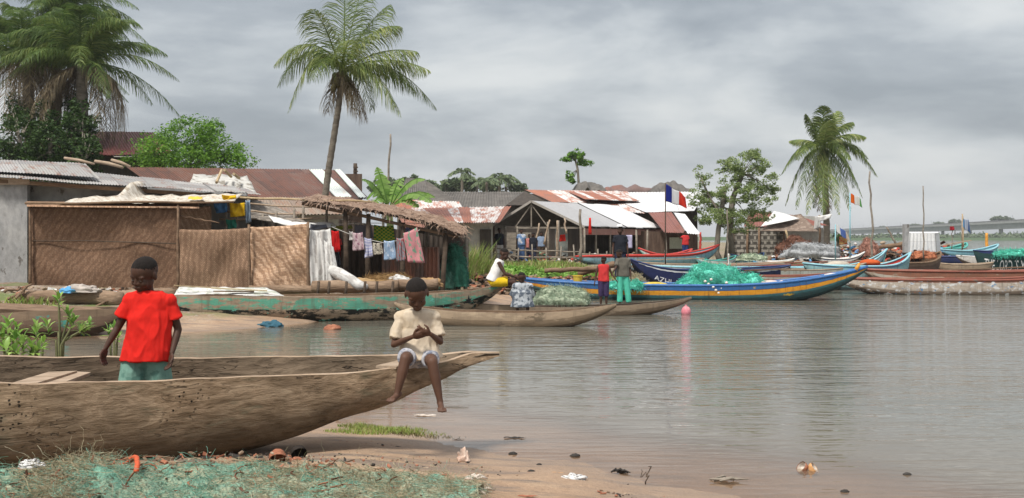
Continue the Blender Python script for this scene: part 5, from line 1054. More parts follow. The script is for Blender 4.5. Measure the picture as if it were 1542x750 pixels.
# laundry
def line(lb, pts, d, r=.008):
    g = MB(); g.tube([P(x, y, d) for x, y in pts], r, 5); return one('clothes_line', g, flat('rope_white', (.5, .48, .44), .9), lb, 'clothes line')
line('front clothes line sagging under the thatched lean-to', [(500, 342), (540, 358), (580, 366), (610, 360), (632, 346)], 24.9); line('back clothes line behind the front one', [(498, 338), (560, 336), (620, 336), (648, 338)], 25.8)
LA = [('red shirt hanging beside the white tarp', 'shirt', (.55, .02, .02), None, 499, 513, 379, 347, 25.0), ('black trousers hanging below the red shirt', 'trousers', (.02, .02, .025), None, 499, 514, 402, 378, 25.05),
      ('pale pink cloth on the front clothes line', 'cloth', (.55, .42, .44), ((.3, .15, .2), 'blotch', 4), 531, 549, 378, 350, 24.85), ('lavender shirt on the front clothes line', 'shirt', (.42, .44, .62), ((.6, .6, .7), 'stripe', 2), 549, 562, 388, 358, 24.85),
      ('cream patterned cloth between lavender and blue laundry', 'cloth', (.50, .46, .38), ((.1, .09, .08), 'blotch', 4), 561, 577, 384, 365, 24.85), ('pale blue shirt in the middle of the front clothes line', 'shirt', (.30, .42, .58), ((.55, .62, .72), 'blotch', 3), 578, 597, 392, 362, 24.85),
      ('grey and red flowered cloth on the front clothes line', 'cloth', (.30, .30, .33), ((.45, .12, .12), 'blotch', 6), 597, 611, 394, 358, 24.85), ('pink and green patterned wrap at the right end of the line', 'wrap', (.62, .28, .30), ((.18, .34, .24), 'blotch', 4), 607, 633, 398, 348, 24.8),
      ('grey towel on the back clothes line', 'towel', (.16, .15, .17), None, 534, 562, 360, 338, 25.75), ('green and yellow checked cloth on the back clothes line', 'cloth', (.06, .24, .04), ((.42, .42, .05), 'check', 9), 563, 595, 364, 339, 25.75),
      ('small blue cloth near the thatch edge on the back line', 'cloth', (.16, .20, .42), ((.3, .34, .5), 'check', 7), 611, 624, 349, 338, 25.75), ('green gold cloth strip behind the red shirt', 'cloth', (.14, .17, .03), ((.3, .25, .06), 'blotch', 6), 498, 532, 346, 339, 25.75),
      ('white rag on the left of the front clothes line', 'rag', (.62, .6, .58), None, 526, 534, 362, 348, 24.85), ('purple and white cloth right of the white rag', 'cloth', (.20, .10, .20), ((.6, .55, .6), 'blotch', 5), 533, 541, 366, 352, 24.9),
      ('grey bundle of cloth on top of the tarp post', 'cloth', (.16, .17, .20), None, 467, 494, 346, 337, 25.6)]
for i, (lb, cat, c, pt_, x0, x1, yb, yt, d) in enumerate(LA):
    tilt = {7: -10, 3: 2}.get(i, U(-2, 2)); sh = {7: 7}.get(i, 0)
    cloth_panel(lb, cat, (P(x0+sh, yb+tilt*.3, d), P(x1+sh, yb-2, d), P(x1-3-sh*.3, yt+tilt*.6, d), P(x0, yt-tilt*.3, d)), cloth('laundry_%d' % i, c, [pt_] if pt_ else None, .2), 12, 12, .045, 7, .02, {'shirt': 'hanging_shirt', 'trousers': 'hanging_trousers'}.get(cat, 'hanging_cloth'), seed=i+3)
# ======================= VEGETATION ========================================
PALM_G = leafm('palm_leaf', [(.06, .10, .02), (.10, .155, .03), (.19, .23, .055), (.08, .125, .025)], .3)
PALM_Y = leafm('palm_leaf_light', [(.13, .19, .045), (.22, .28, .08), (.32, .34, .12), (.10, .155, .035)], .35)
PALM_DK = leafm('oil_palm_leaf', [(.065, .12, .03), (.11, .18, .045), (.19, .25, .065), (.08, .14, .035)], .42)
PALM_BR = leafm('dead_frond', [(.17, .13, .075), (.28, .22, .13), (.12, .09, .055)], .2)
LF_BR = leafm('bright_leaf', [(.10, .22, .022), (.16, .32, .035), (.22, .40, .055), (.06, .15, .016)], .45)
LF_OL = leafm('olive_leaf', [(.14, .20, .06), (.21, .28, .09), (.29, .36, .13), (.10, .15, .04)], .45)
LF_WI = leafm('willow_leaf', [(.20, .27, .10), (.30, .38, .15), (.38, .46, .20), (.15, .21, .07)], .5)
LF_DK = leafm('dark_leaf', [(.018, .045, .010), (.03, .065, .014), (.05, .095, .02)], .25)
LF_FAR = leafm('far_leaf', [(.08, .12, .06), (.11, .155, .08), (.14, .18, .09)], .2)
GRASSM = leafm('grass_blade', [(.12, .20, .03), (.20, .30, .06), (.30, .38, .09), (.30, .27, .11)], .3)
BARK = pm('palm_bark', [(.085, .07, .055), (.15, .13, .105), (.21, .185, .15)], 3, (1, 1, 2.5), .95, .8, 12, .03)
BARK2 = pm('grey_bark', [(.10, .085, .07), (.18, .16, .13), (.25, .22, .18)], 4, (1, 1, .5), .95, .8, 14, .02)

def frond(acc, base, tip, arch, ll, n=46, droop=.7, wl=.05, dead=0):
    base, tip = Vector(base), Vector(tip); ctl = (base+tip)/2 + Vector(arch); N = n
    q = lambda t: base*(1-t)**2 + ctl*2*t*(1-t) + tip*t*t
    pts = [q(i/N) for i in range(N+1)]
    vs, qs = acc
    def strip(ps, ws, wd):
        b = len(vs)
        for p, w_ in zip(ps, ws): vs.append(p - wd*w_); vs.append(p + wd*w_)
        for i in range(len(ps)-1): qs.append((b+2*i, b+2*i+1, b+2*i+3, b+2*i+2))
    up = V3(0, 0, 1); T = (tip-base).normalized(); s0 = T.cross(up)
    s0 = s0.normalized() if s0.length > .1 else V3(1, 0, 0)
    for k in range(0, N, 3): # rachis
        a = pts[k]; b_ = pts[min(N, k+3)]; r = .035*(1 - .8*k/N)*max(.5, ll)
        strip([a, b_], [r, r*.9], s0); strip([a, b_], [r, r*.9], up)
    for i in range(4, N+1):
        t = i/N; p = pts[i]; tan = (pts[i] - pts[i-1]).normalized(); sd_ = tan.cross(up)
        sd_ = sd_.normalized() if sd_.length > .15 else s0
        if sd_.dot(s0) < 0: sd_ = -sd_
        L = ll*(math.sin(PI*min(1, (t*.85+.13)))**.7)*U(.85, 1.1)
        for s in (-1, 1):
            if random.random() < .04 + dead*.3: continue
            d0 = (sd_*s*U(.5, .9) + tan*U(.5, .8) + up*U(-.25, .3)*(1-droop) - up*droop*U(.1, .55)).normalized()
            d1 = (d0*.8 - up*droop*U(.5, 1.1) + tan*.15).normalized(); d2 = (d1*.6 - up*droop*1.0).normalized()
            a = p + d0*L*.4; b_ = a + d1*L*.35; c = b_ + d2*L*.28; wd = tan.lerp(V3(U(-1, 1), U(-1, 1), U(-1, 1)), .3).normalized()
            strip([p, a, b_, c], [wl*.35, wl*.5, wl*.35, wl*.05], wd)
def palm(label, base, path, r0, r1, fr, ll, name='coconut_palm', cat='palm tree', wl=.05, nuts=0, dead=(), droop=.7, mats=None, n=46, group=None):
    t = thing(name, base, label, cat, group); top = Vector(path[-1])
    m = MB(); P_ = [Vector(base) - V3(0, 0, .2)] + [Vector(p) for p in path]; pts = []
    for i in range(len(P_)-1):
        for k in range(8): pts.append(P_[i].lerp(P_[i+1], k/8))
    pts.append(P_[-1]); N = len(pts); m.tube(pts, [(r0 + (r1-r0)*i/N)*(1 + (.07 if i % 2 else -.04)) for i in range(N)], 12); obj('trunk', m, BARK, t, True)
    accs = [([], []) for _ in range(3)]
    for j, (tip, arch, k, dr) in enumerate(fr): frond(accs[k], top + V3(U(-.1, .1), U(-.1, .1), U(-.1, .1)), tip, arch, ll*U(.85, 1.1), n, dr if dr is not None else droop, wl, 1 if k == 2 else 0)
    vs = []; qs = []; mi = []
    for k, (v, q) in enumerate(accs):
        b = len(vs); vs += v; qs += [tuple(i+b for i in f) for f in q]; mi += [k]*len(q)
    m = MB(); m.v = [tuple(v) for v in vs]; m.uv = [(0, 0)]*len(vs); m.f = qs; m.mi = mi; m.n = len(vs)
    obj('crown', m, mats or [PALM_G, PALM_Y, PALM_BR], t)
    if nuts:
        m = MB()
        for i in range(nuts): a = U(0, 2*PI); m.ell(top + V3(math.cos(a)*U(.2, .42), math.sin(a)*U(.2, .42), U(-.75, -.15)), (.13, .13, .17), nu=8, nv=6)
        obj('coconuts', m, pm('nut', [(.05, .045, .02), (.10, .085, .035)], 3), t, True)
        m = MB()
        for i in range(26):
            a = U(0, 2*PI); p = top + V3(0, 0, U(-.3, .1)); e = p + V3(math.cos(a)*U(.25, .6), math.sin(a)*U(.25, .6), -U(.5, 1.15)); m.tube([p, p.lerp(e, .5)+V3(math.cos(a)*.12, math.sin(a)*.12, .05), e], [.05, .035, .015], 5)
        obj('dead_stalks', m, PALM_BR, t)
    return t
def tips(cx, cy, d, lst, spread=.5):
    """lst: (tip px, tip py, arch up in px, material, droop, depth offset m)"""
    out = []
    for (x, y, a, k, dr, dd) in lst:
        out.append((P(x, y, d+dd), V3(0, 0, a/F*d*.82), k, dr))
    return out
# main coconut palm
d = 45
L = [(520, -48, 2, 0, .5, 0), (548, -28, 10, 0, .7, 1.2), (472, 14, 30, 1, .8, -1.6), (603, 40, 50, 1, .95, -1), (585, 8, 30, 0, .8, 1.4),
     (414, 98, 84, 1, .95, .5), (434, 168, 118, 1, 1., -.8), (420, 128, 96, 0, 1., 1.4), (628, 78, 34, 1, .95, -.8), (646, 106, 40, 1, 1., .6), (656, 162, 84, 0, 1., .4),
     (602, 172, 76, 1, 1., -1.2), (560, 165, 62, 0, 1., 1.6), (530, 60, 30, 1, .9, -3.2), (470, 120, 64, 0, 1., -2.6), (626, 140, 66, 0, 1., 2.2),
     (538, 172, 34, 2, .9, -.6), (494, 168, 30, 2, .9, .4), (550, 180, 30, 2, .95, .8)]
palm('tall coconut palm leaning over the lean-to and rusty roofs, the central tree', bank(480, d), [P(487, 340, d), P(489, 300, d), P(495, 255, d), P(503, 205, d), P(510, 160, d), P(515, 108, d)], .145, .115, tips(515, 108, d, L), 1.25, nuts=12, wl=.03, n=95)
# right coconut palm
d = 72
L = [(1214, 172, 8, 0, .6, 0), (1240, 160, 3, 0, .5, -1), (1260, 168, 6, 1, .5, 1), (1283, 184, 20, 0, .7, 0), (1232, 176, 6, 0, .5, 3), (1250, 182, 10, 1, .6, -3), (1303, 206, 26, 1, .8, -.5), (1320, 264, 60, 0, .75, 0), (1306, 238, 40, 0, .75, 1.5), (1298, 296, 54, 0, .7, -1),
     (1190, 212, 14, 1, .8, 1), (1177, 262, 54, 0, .75, 0), (1183, 308, 62, 0, .7, 1), (1199, 314, 54, 0, .7, -1.5), (1216, 322, 44, 1, .6, -2.2), (1280, 316, 50, 0, .7, -2), (1263, 322, 36, 1, .6, -2.6), (1240, 322, 22, 0, .5, -3.0), (1226, 312, 30, 0, .6, 2.8), (1286, 282, 46, 0, .7, 2.2), (1200, 240, 32, 0, .8, -3), (1280, 240, 32, 0, .8, -3), (1250, 322, 20, 2, .6, -1), (1232, 318, 20, 2, .6, 1)]
palm('coconut palm standing behind the moored boats on the right', bank(1244, d), [P(1245, 345, d), P(1243, 290, d), P(1240, 222, d)], .22, .19, tips(1240, 222, d, L), 1.0, nuts=0, wl=.052, n=100)
# oil palms on the left
def oil(label, cx, cy, d, R, nf, by, seed, tr, ll=1.15, mats=[PALM_DK, PALM_G, PALM_BR]):
    st = random.getstate(); random.seed(seed); fr = []
    for i in range(nf):
        a = 2*PI*i/nf*2.618 + U(-.2, .2); e = U(-.25, 1.2) if i % 3 else U(.7, 1.4); k = 0 if random.random() < .72 else 1
        r = R*U(.85, 1.08); h = math.sin(e)*r*.85; rr = math.cos(e)*r
        tip = V3(X(cx, d) + math.cos(a)*rr, d + math.sin(a)*rr, Z(cy, d) + h - r*.26); fr.append((tip, V3(0, 0, r*.38), k, U(.5, .85)))
    for i in range(24):
        a = U(0, 2*PI); fr.append((V3(X(cx, d) + math.cos(a)*R*U(.25, .6), d+math.sin(a)*R*.5, Z(cy, d) - R*U(.7, 1.25)), V3(math.cos(a)*R*.3, math.sin(a)*R*.3, R*.45), 2, .9))
    palm(label, bank(cx+tr, d), [P(cx+tr, by, d), P(cx+tr*.4, (by+cy)/2, d), P(cx, cy, d)], .32, .27, fr, ll, 'oil_palm', 'palm tree', .04, 0, mats=mats, n=84)
    random.setstate(st)
oil('big dark oil palm with hanging brown fronds, nearest the round green tree', 122, 100, 58, 4.9, 40, 240, 5, 6, 1.25)
oil('dark oil palm at the left edge of the photo, its crown low and wide', 40, 92, 60, 4.9, 40, 240, 9, 10, 1.25)
oil('tallest oil palm rising behind the other two, crown cut by the top edge', 88, 22, 64, 4.8, 38, 240, 13, -6, 1.25)

def leaf_mesh(C, size, asp=.45, tilt=.8):
    """one folded rhombus per centre"""
    C = np.asarray(C, np.float64); n = len(C); ax = RNG.normal(size=(n, 3)); ax[:, 2] = ax[:, 2]*.6 - .25; ax /= np.linalg.norm(ax, axis=1)[:, None]
    nb = RNG.normal(size=(n, 3)); nb[:, 2] = np.abs(nb[:, 2]) + tilt; sd_ = np.cross(ax, nb); sd_ /= np.linalg.norm(sd_, axis=1)[:, None] + 1e-9
    s = size*RNG.uniform(.6, 1.25, n)[:, None]; a = C - ax*s*.5; b = C + ax*s*.5; c = C + sd_*s*asp*.5; e = C - sd_*s*asp*.5
    V = np.stack([a, c, b, e], 1).reshape(-1, 3); Q = np.arange(4*n).reshape(n, 4); return V, Q
def clumps(cl, dens, rad_small, seed=0):
    """cl: list of (centre, (rx,ry,rz)); returns leaf centres gathered in sub-clumps"""
    out = []
    for c, r in cl:
        vol = r[0]*r[1]*r[2]; k = max(5, int(dens*vol**.667)); c = np.array(c)
        u = RNG.normal(size=(k, 3)); u /= np.linalg.norm(u, axis=1)[:, None]; u *= RNG.uniform(.35, 1, k)[:, None]**.45; sc = c + u*np.array(r)
        for s in sc:
            m = int(RNG.uniform(25, 60)); w_ = RNG.normal(size=(m, 3)); w_ /= np.linalg.norm(w_, axis=1)[:, None]; w_ *= RNG.uniform(.2, 1, m)[:, None]**.5
            out.append(s + w_*rad_small*RNG.uniform(.6, 1.2)*np.array([1, 1, .7]))
    return np.concatenate(out)
def tree(label, base, trunks, cl, leaf, mat, dens=14, rs=.35, name='tree', cat='tree', group=None, limb_r=.05, barkm=None, asp=.5):
    t = thing(name, base, label, cat, group); b = Vector(base); m = MB()
    for pts, r in trunks:
        pts = [b - V3(0, 0, .15)] + [Vector(p) for p in pts] if (Vector(pts[0]) - b).length > .6 else [Vector(p) for p in pts]
        m.tube(pts, [r*(1.15 - .6*i/len(pts)) for i in range(len(pts))], 9)
    tops = [Vector(p[0][-1]) for p in trunks] + [Vector(p[0][len(p[0])//2]) for p in trunks]
    for c, r in cl:
        c = Vector(c); q = min(tops, key=lambda z: (z-c).length)
        for _ in range(3):
            e = c + V3(U(-.6, .6)*r[0], U(-.6, .6)*r[1], U(-.4, .6)*r[2]); mid_ = q.lerp(e, .5) + V3(U(-.1, .1), U(-.1, .1), .1); m.tube([q, mid_, e], [limb_r, limb_r*.6, limb_r*.2], 5)
    obj('trunk', m, barkm or BARK2, t, True)
    V, Q = leaf_mesh(clumps(cl, dens, rs), leaf, asp); o = link('crown', fast_mesh('crown', V - np.array(b), Q, mat), t); return t
def cp(px, py, rx, ry, d, dd=0, ryd=None):
    s = d/F; return (P(px, py, d+dd), (rx*s, (ryd or rx)*s, ry*s))
# round green tree
d = 56
tree('dense round bright green tree between the dark oil palms and the rusty roof', bank(285, d), [([P(285, 300, d), P(284, 250, d)], .25)],
     [cp(285, 205, 52, 24, d), cp(238, 224, 40, 22, d), cp(325, 222, 42, 22, d), cp(270, 232, 60, 24, d, -1), cp(355, 240, 26, 14, d), cp(215, 240, 26, 16, d), cp(300, 192, 30, 14, d), cp(310, 245, 60, 18, d, -1.2)], .16, LF_BR, 36, .48, limb_r=.03)
# undergrowth under the oil palms
for i, (x, y, rx, ry, dd) in enumerate(((30, 210, 38, 38, 54), (75, 218, 30, 34, 53), (118, 200, 28, 46, 55), (128, 232, 22, 26, 52))):
    tree(['dark green bush at the left edge under the oil palms', 'creeper grown bush between the oil palm trunks', 'tall dark creeper bush climbing the right oil palm', 'low dark bush at the corner of the grey zinc roof'][i], bank(x, dd), [([P(x, 280, dd), P(x, y+10, dd)], .10)], [cp(x, y, rx, ry, dd), cp(x-8, y+30, rx, 26, dd), cp(x+4, y-26, rx*.6, 24, dd+3), cp(x-6, y-46, rx*.35, 18, dd+4)], .20, LF_DK, 44, .4, 'bush', 'bush')
# leafy double-trunk tree
d = 48
tree('feathery light green tree with two trunks between shed and block wall', bank(1090, d), [([P(1079, 380, d), P(1082, 345, d), P(1088, 310, d), P(1092, 280, d)], .12), ([P(1101, 382, d), P(1099, 340, d), P(1103, 300, d), P(1118, 262, d)], .14), ([P(1099, 340, d), P(1070, 300, d), P(1056, 270, d)], .06)],
     [cp(1125, 245, 30, 17, d), cp(1100, 262, 22, 16, d), cp(1148, 272, 26, 16, d), cp(1108, 292, 34, 16, d, -.5), cp(1145, 300, 28, 14, d), cp(1057, 268, 13, 18, d), cp(1050, 298, 18, 14, d), cp(1076, 300, 22, 14, d, .5), cp(1088, 326, 38, 12, d, -.6), cp(1135, 325, 32, 12, d, .5), cp(1110, 342, 24, 12, d), cp(1062, 325, 18, 12, d), cp(1150, 250, 10, 8, d), cp(1090, 243, 9, 7, d), cp(1168, 290, 8, 10, d), cp(1135, 232, 14, 7, d)], .12, LF_WI, 95, .19, asp=.42, limb_r=.02)
# lone slender tree
d = 100
tree('lone slender tree with a flat tuft crown on the skyline', bank(871, d), [([P(871, 330, d), P(872, 285, d), P(870, 255, d), P(866, 240, d)], .13)], [cp(872, 236, 15, 6, d), cp(852, 239, 8, 3, d), cp(882, 243, 9, 6, d), cp(866, 231, 9, 5, d), cp(860, 268, 7, 7, d)], .34, LF_BR, 16, .42, limb_r=.05)
# skyline trees
SK = [(577, 280, 22, 9, 210), (600, 277, 20, 8, 210), (628, 276, 20, 9, 205), (648, 283, 16, 8, 200), (672, 281, 12, 6, 160), (695, 272, 12, 10, 160), (718, 277, 16, 8, 160), (742, 279, 12, 6, 158), (780, 281, 10, 5, 160)]
SKL = ['far blue-green tree clump immediately right of the utility pole', 'far blue-green tree clump above the banana plant, second of three', 'far blue-green tree clump left of the dark gabled roof', 'low far tree behind the dark gabled roof', 'small far bush where the long dark roof begins', 'tallest far tree above the long dark roof', 'wide far tree right of the tallest one above the long dark roof', 'low far bush between palms above the long dark roof', 'last far bush left of the pavilion gable']
for (x, y, rx, ry, dd), lb in zip(SK, SKL): tree(lb, bank(x, dd), [([P(x, 320, dd), P(x, y, dd)], .25)], [cp(x, y, rx, ry, dd), cp(x+rx*.3, y+8, rx, 8, dd)], .9, LF_FAR, 4, .9, 'tree', 'tree', 'trees on the far skyline')
for x, y, dd, lb in ((696, 262, 155, 'small far palm sticking up highest above the long dark roof'), (752, 270, 155, 'small far palm left of the pavilion gable'), (762, 272, 158, 'small far palm nearest to the pavilion gable'), (733, 274, 152, 'small far palm in the middle of the skyline trees')):
    st = []; 
    for i in range(14): a = i*2.4; e = U(-.2, 1.2); R = 2.3; st.append((P(x, y, dd) + V3(math.cos(a)*R*math.cos(e), math.sin(a)*R*math.cos(e), R*math.sin(e)*.7 - .9), V3(0, 0, .9), 0, .8))
    palm(lb, bank(x, dd), [P(x, 300, dd), P(x, y, dd)], .22, .18, st, .8, 'palm', 'palm tree', .16, mats=[LF_FAR, LF_FAR, LF_FAR], n=18)
# far right small trees behind the boats
for x, y, rx, ry, dd, lb in ((1205, 345, 9, 8, 85, 'small bush left of the right coconut palm foot'), (1228, 352, 8, 12, 80, 'dark bush hugging the foot of the right coconut palm'), (1262, 356, 10, 8, 90, 'bush right of the right coconut palm foot')):
    tree(lb, bank(x, dd), [([P(x, 375, dd), P(x, y, dd)], .12)], [cp(x, y, rx, ry, dd)], .35, LF_DK, 14, .35, 'bush', 'bush')
# banana plant
d = 38; bp = thing('banana_plant', bank(588, d), 'banana plant with torn broad leaves rising above the lean-to', 'banana plant')
m = MB(); m.tube([bank(588, d), P(588, 345, d), P(586, 318, d)], [.16, .13, .09], 9); obj('stem', m, flat('banana_stem', (.16, .2, .07)), bp, True)
BAN = leafm('banana_leaf', [(.09, .19, .03), (.15, .27, .05), (.2, .33, .08)], .4)
for tx, ty, ar, dd in ((568, 252, 10, .3), (545, 270, 26, -.4), (552, 300, 40, .5), (575, 262, 14, .8), (640, 270, 34, -.3), (655, 297, 34, .4), (630, 312, 34, -.6), (650, 305, 40, -.9), (607, 268, 24, .2), (560, 312, 34, -.8)):
    b_ = P(586, 318, d); tp = P(tx, ty, d+dd); ct = (b_+tp)/2 + V3(0, 0, ar/F*d); m = MB(); N = 16; sgn = 1 if tx > 588 else -1
    q = lambda t: b_*(1-t)**2 + ct*2*t*(1-t) + tp*t*t
    for i in range(N):
        t0, t1 = i/N, (i+1)/N; wd = lambda t: .24*max(0, math.sin(PI*min(1, max(0, (t-.12)/.88))))**.6; a, c = q(t0), q(t1); tn = (c-a).normalized(); sd_ = tn.cross(V3(0, -.5, 1)).normalized()
        for s in (-1, 1):
            dr = U(.3, .7) if i % 4 else U(.6, 1.1); o0 = (sd_*s - V3(0, 0, dr*.7))*wd(t0); o1 = (sd_*s - V3(0, 0, dr*.7))*wd(t1)
            m.add([a, c, c+o1*(.97 if i % 4 else .8)+tn*.02, a+o0*(1 if i % 4 else .85)+tn*.04], [(0, 1, 2, 3)])
    m.tube([q(i/8) for i in range(9)], [.03*(1-.08*i) for i in range(9)], 5); obj('leaf', m, BAN, bp)

# ground plants: sprays of leaves on stems
def sprig(label, base, stems, leaf, mat, name='seedling', cat='seedling', whorl=9, group=None, lr=.36):
    """stems: list of polylines (world) ending in a leaf whorl; leaf = blade length"""
    t = thing(name, base, label, cat, group); m = MB(); vs = []; qs = []
    for st in stems:
        st = [Vector(p) for p in st]; m.tube(st, [.010]*(len(st)-1)+[.005], 5); e = st[-1]; ax = (st[-1]-st[-2]).normalized()
        for j in range(whorl):
            a = j*2.4 + U(-.3, .3); s = ax.orthogonal().normalized(); o = ax.cross(s); out = s*math.cos(a) + o*math.sin(a); lift = .25 + .75*(j/whorl); d_ = (out*(1.15-lift*.7) + ax*lift + V3(0, 0, U(-.15, .15))).normalized()
            p = e - ax*(whorl-j)*leaf*.10; L = leaf*U(.75, 1.15); w_ = d_.cross(V3(0, 0, 1)); w_ = (w_.normalized() if w_.length > .1 else s)*L*lr*.5; n_ = w_.cross(d_).normalized(); b_ = len(vs)
            for f, g_, h_ in ((0, .12, 0), (.3, .85, .05), (.6, 1., .07), (.85, .55, .03), (1., .03, -.04)):
                vs += [p + d_*L*f - w_*g_ + n_*L*(h_+.05*g_), p + d_*L*f + n_*L*h_, p + d_*L*f + w_*g_ + n_*L*(h_+.05*g_)]
            for r in range(4): qs += [(b_+3*r, b_+3*r+1, b_+3*r+4, b_+3*r+3), (b_+3*r+1, b_+3*r+2, b_+3*r+5, b_+3*r+4)]
    obj('stem', m, pm('green_stem', [(.10, .12, .05), (.18, .17, .09)], 4), t, True); m2 = MB(); m2.add(vs, qs); obj('leaves', m2, mat, t, True); return t
MANG = leafm('mangrove_leaf', [(.16, .30, .05), (.24, .40, .08), (.34, .48, .14), (.12, .24, .05)], .35, .4)
d = 9.6
g0 = lambda x, dd=d: V3(X(x, dd), dd, gz(X(x, dd), dd))
def st_(x0, pts, dd=d): return [g0(x0, dd)] + [P(x, y, dd+U(-.05, .05)) for x, y in pts]
sprig('tall leafy seedling standing behind the dugout, its top tuft at the fallen cloth', g0(90), [st_(90, [(91, 520), (89, 470), (88, 447)]), st_(90, [(92, 520), (108, 492), (112, 482)]), st_(90, [(96, 512), (120, 500), (124, 491)]), st_(90, [(88, 500), (72, 498), (70, 488)]), st_(90, [(84, 512), (55, 506), (56, 492)]), st_(90, [(95, 505), (104, 478), (100, 470)]), st_(90, [(95, 515), (132, 494), (136, 488)])], .098, MANG, whorl=10)
sprig('cluster of bright green seedlings at the left edge behind the dugout', g0(25, 9.3), [st_(20, [(14, 520), (12, 500), (12, 486)], 9.3), st_(25, [(22, 528), (24, 505)], 9.3), st_(30, [(34, 528), (35, 512)], 9.3), st_(40, [(46, 530), (48, 517)], 9.3), st_(8, [(6, 520), (4, 505)], 9.3), st_(15, [(10, 530), (8, 522)], 9.2), st_(30, [(28, 536), (20, 528)], 9.1), st_(48, [(54, 532), (62, 524)], 9.3), st_(14, [(20, 512), (26, 492)], 9.4), st_(-6, [(-4, 520), (-6, 500)], 9.3)], .11, MANG, whorl=11)
sprig('small leafy seedling peeking out left of the boy in red', g0(172, 9.8), [st_(172, [(172, 515), (171, 492)], 9.8), st_(172, [(176, 520), (178, 505)], 9.8), st_(172, [(166, 515), (162, 497)], 9.8)], .09, MANG, whorl=8)
sprig('slim seedling between leafy clusters behind the dugout', g0(60, 9.5), [st_(58, [(56, 525), (54, 500)], 9.5), st_(62, [(64, 525), (66, 515)], 9.5)], .085, MANG, whorl=8)
# grass
def grass(name, spots, n, h, mat, label, cat='grass', wd=.006):
    vs = []; qs = []
    for i in range(n):
        cx, cy, rx, ry = random.choice(spots); a = U(0, 2*PI); r = U(0, 1)**.6; x = cx + math.cos(a)*rx*r; y = cy + math.sin(a)*ry*r; z = gz(x, y) - .01; hh = h*U(.4, 1.2)*(1.15-r*.6); l = V3(U(-.5, .5), U(-.5, .5), 0)*hh; w_ = V3(U(-1, 1), U(-.5, .5), 0).normalized()*wd
        b = len(vs); p = V3(x, y, z); vs += [p-w_, p+w_, p+l*.4+V3(0, 0, hh*.6)+w_*.7, p+l*.4+V3(0, 0, hh*.6)-w_*.7, p+l*1.1+V3(0, 0, hh)]; qs += [(b, b+1, b+2), (b, b+2, b+3), (b+3, b+2, b+4)]
    o = link(name, fast_mesh(name, vs, qs, mat)); return tag(o, label, cat, kind='stuff')
grass('shore_grass', [(X(565, 9.7), 9.65, .22, .16), (X(590, 9.6), 9.55, .22, .13), (X(610, 9.7), 9.7, .2, .12), (X(545, 9.9), 9.8, .2, .14), (X(540, 9.5), 9.35, .28, .1), (X(625, 9.5), 9.5, .3, .12)], 2300, .05, GRASSM, 'short bright green grass growing at the waterline under the dugout bow', wd=.003)
grass('shore_weed', [(X(655, 9.35), 9.35, .32, .12), (X(620, 9.5), 9.45, .25, .1)], 500, .03, leafm('brown_weed', [(.14, .13, .05), (.2, .17, .07), (.1, .09, .04)]), 'thin brownish weed in the shallow water by the grass', 'weed', .004)
gs = []
for x, dd, r in ((690, 33, .9), (705, 35, 1.2), (720, 34, 1.2), (745, 37, 1.6), (770, 37, 1.7), (800, 38, 1.8), (825, 39, 1.8), (850, 39, 1.6), (880, 39, 1.5), (905, 38, 1.2), (735, 41, 1.2), (815, 42, 1.5)): gs.append((X(x, dd), dd, r, r*.8))
grass('bank_grass', gs, 5200, .30, GRASSM, 'rank green grass and weeds covering the bank before the pavilion', wd=.022)
gs = [(X(x, dd), dd, r, r*.6) for x, dd, r in ((30, 22, .8), (130, 23, .7), (1060, 44, .9), (1130, 45, 1.4), (1210, 50, 2), (960, 46, 1.2), (660, 31, .6))]
grass('bank_weeds', gs, 1500, .22, GRASSM, 'patches of low weeds scattered along the village bank', 'weeds', .018)
BL = leafm('broad_weed', [(.10, .22, .03), (.17, .33, .05), (.25, .42, .09)], .4)
vines = []
for i in range(2600):
    x, dd, r = random.choice(((760, 34.5, 1.), (785, 35.5, 1.2), (810, 36, 1.3), (835, 36.5, 1.3), (862, 37, 1.2), (890, 37, 1.), (740, 35.5, .9), (1120, 43, 1.)))
    a = U(0, 2*PI); q = U(0, 1)**.5*r; xx, yy = X(x, dd)+math.cos(a)*q, dd+math.sin(a)*q*.6; vines.append((xx, yy, gz(xx, yy)+U(.02, .26)*(1.2-q/r)))
V, Q = leaf_mesh(vines, .15, .7, 1.6); tag(link('ground_vines', fast_mesh('ground_vines', V, Q, BL)), 'bright green broad leaved creeper spreading over the bank', 'creeper', kind='stuff')
# tall yellow-green grass clump by the lean-to
grass('tall_grass', [(X(690, 30), 30, .5, .3), (X(706, 31), 31, .4, .3), (X(722, 32), 32, .4, .3)], 1500, .95, GRASSM, 'tall pale green grass clump right of the thatched lean-to', wd=.012)
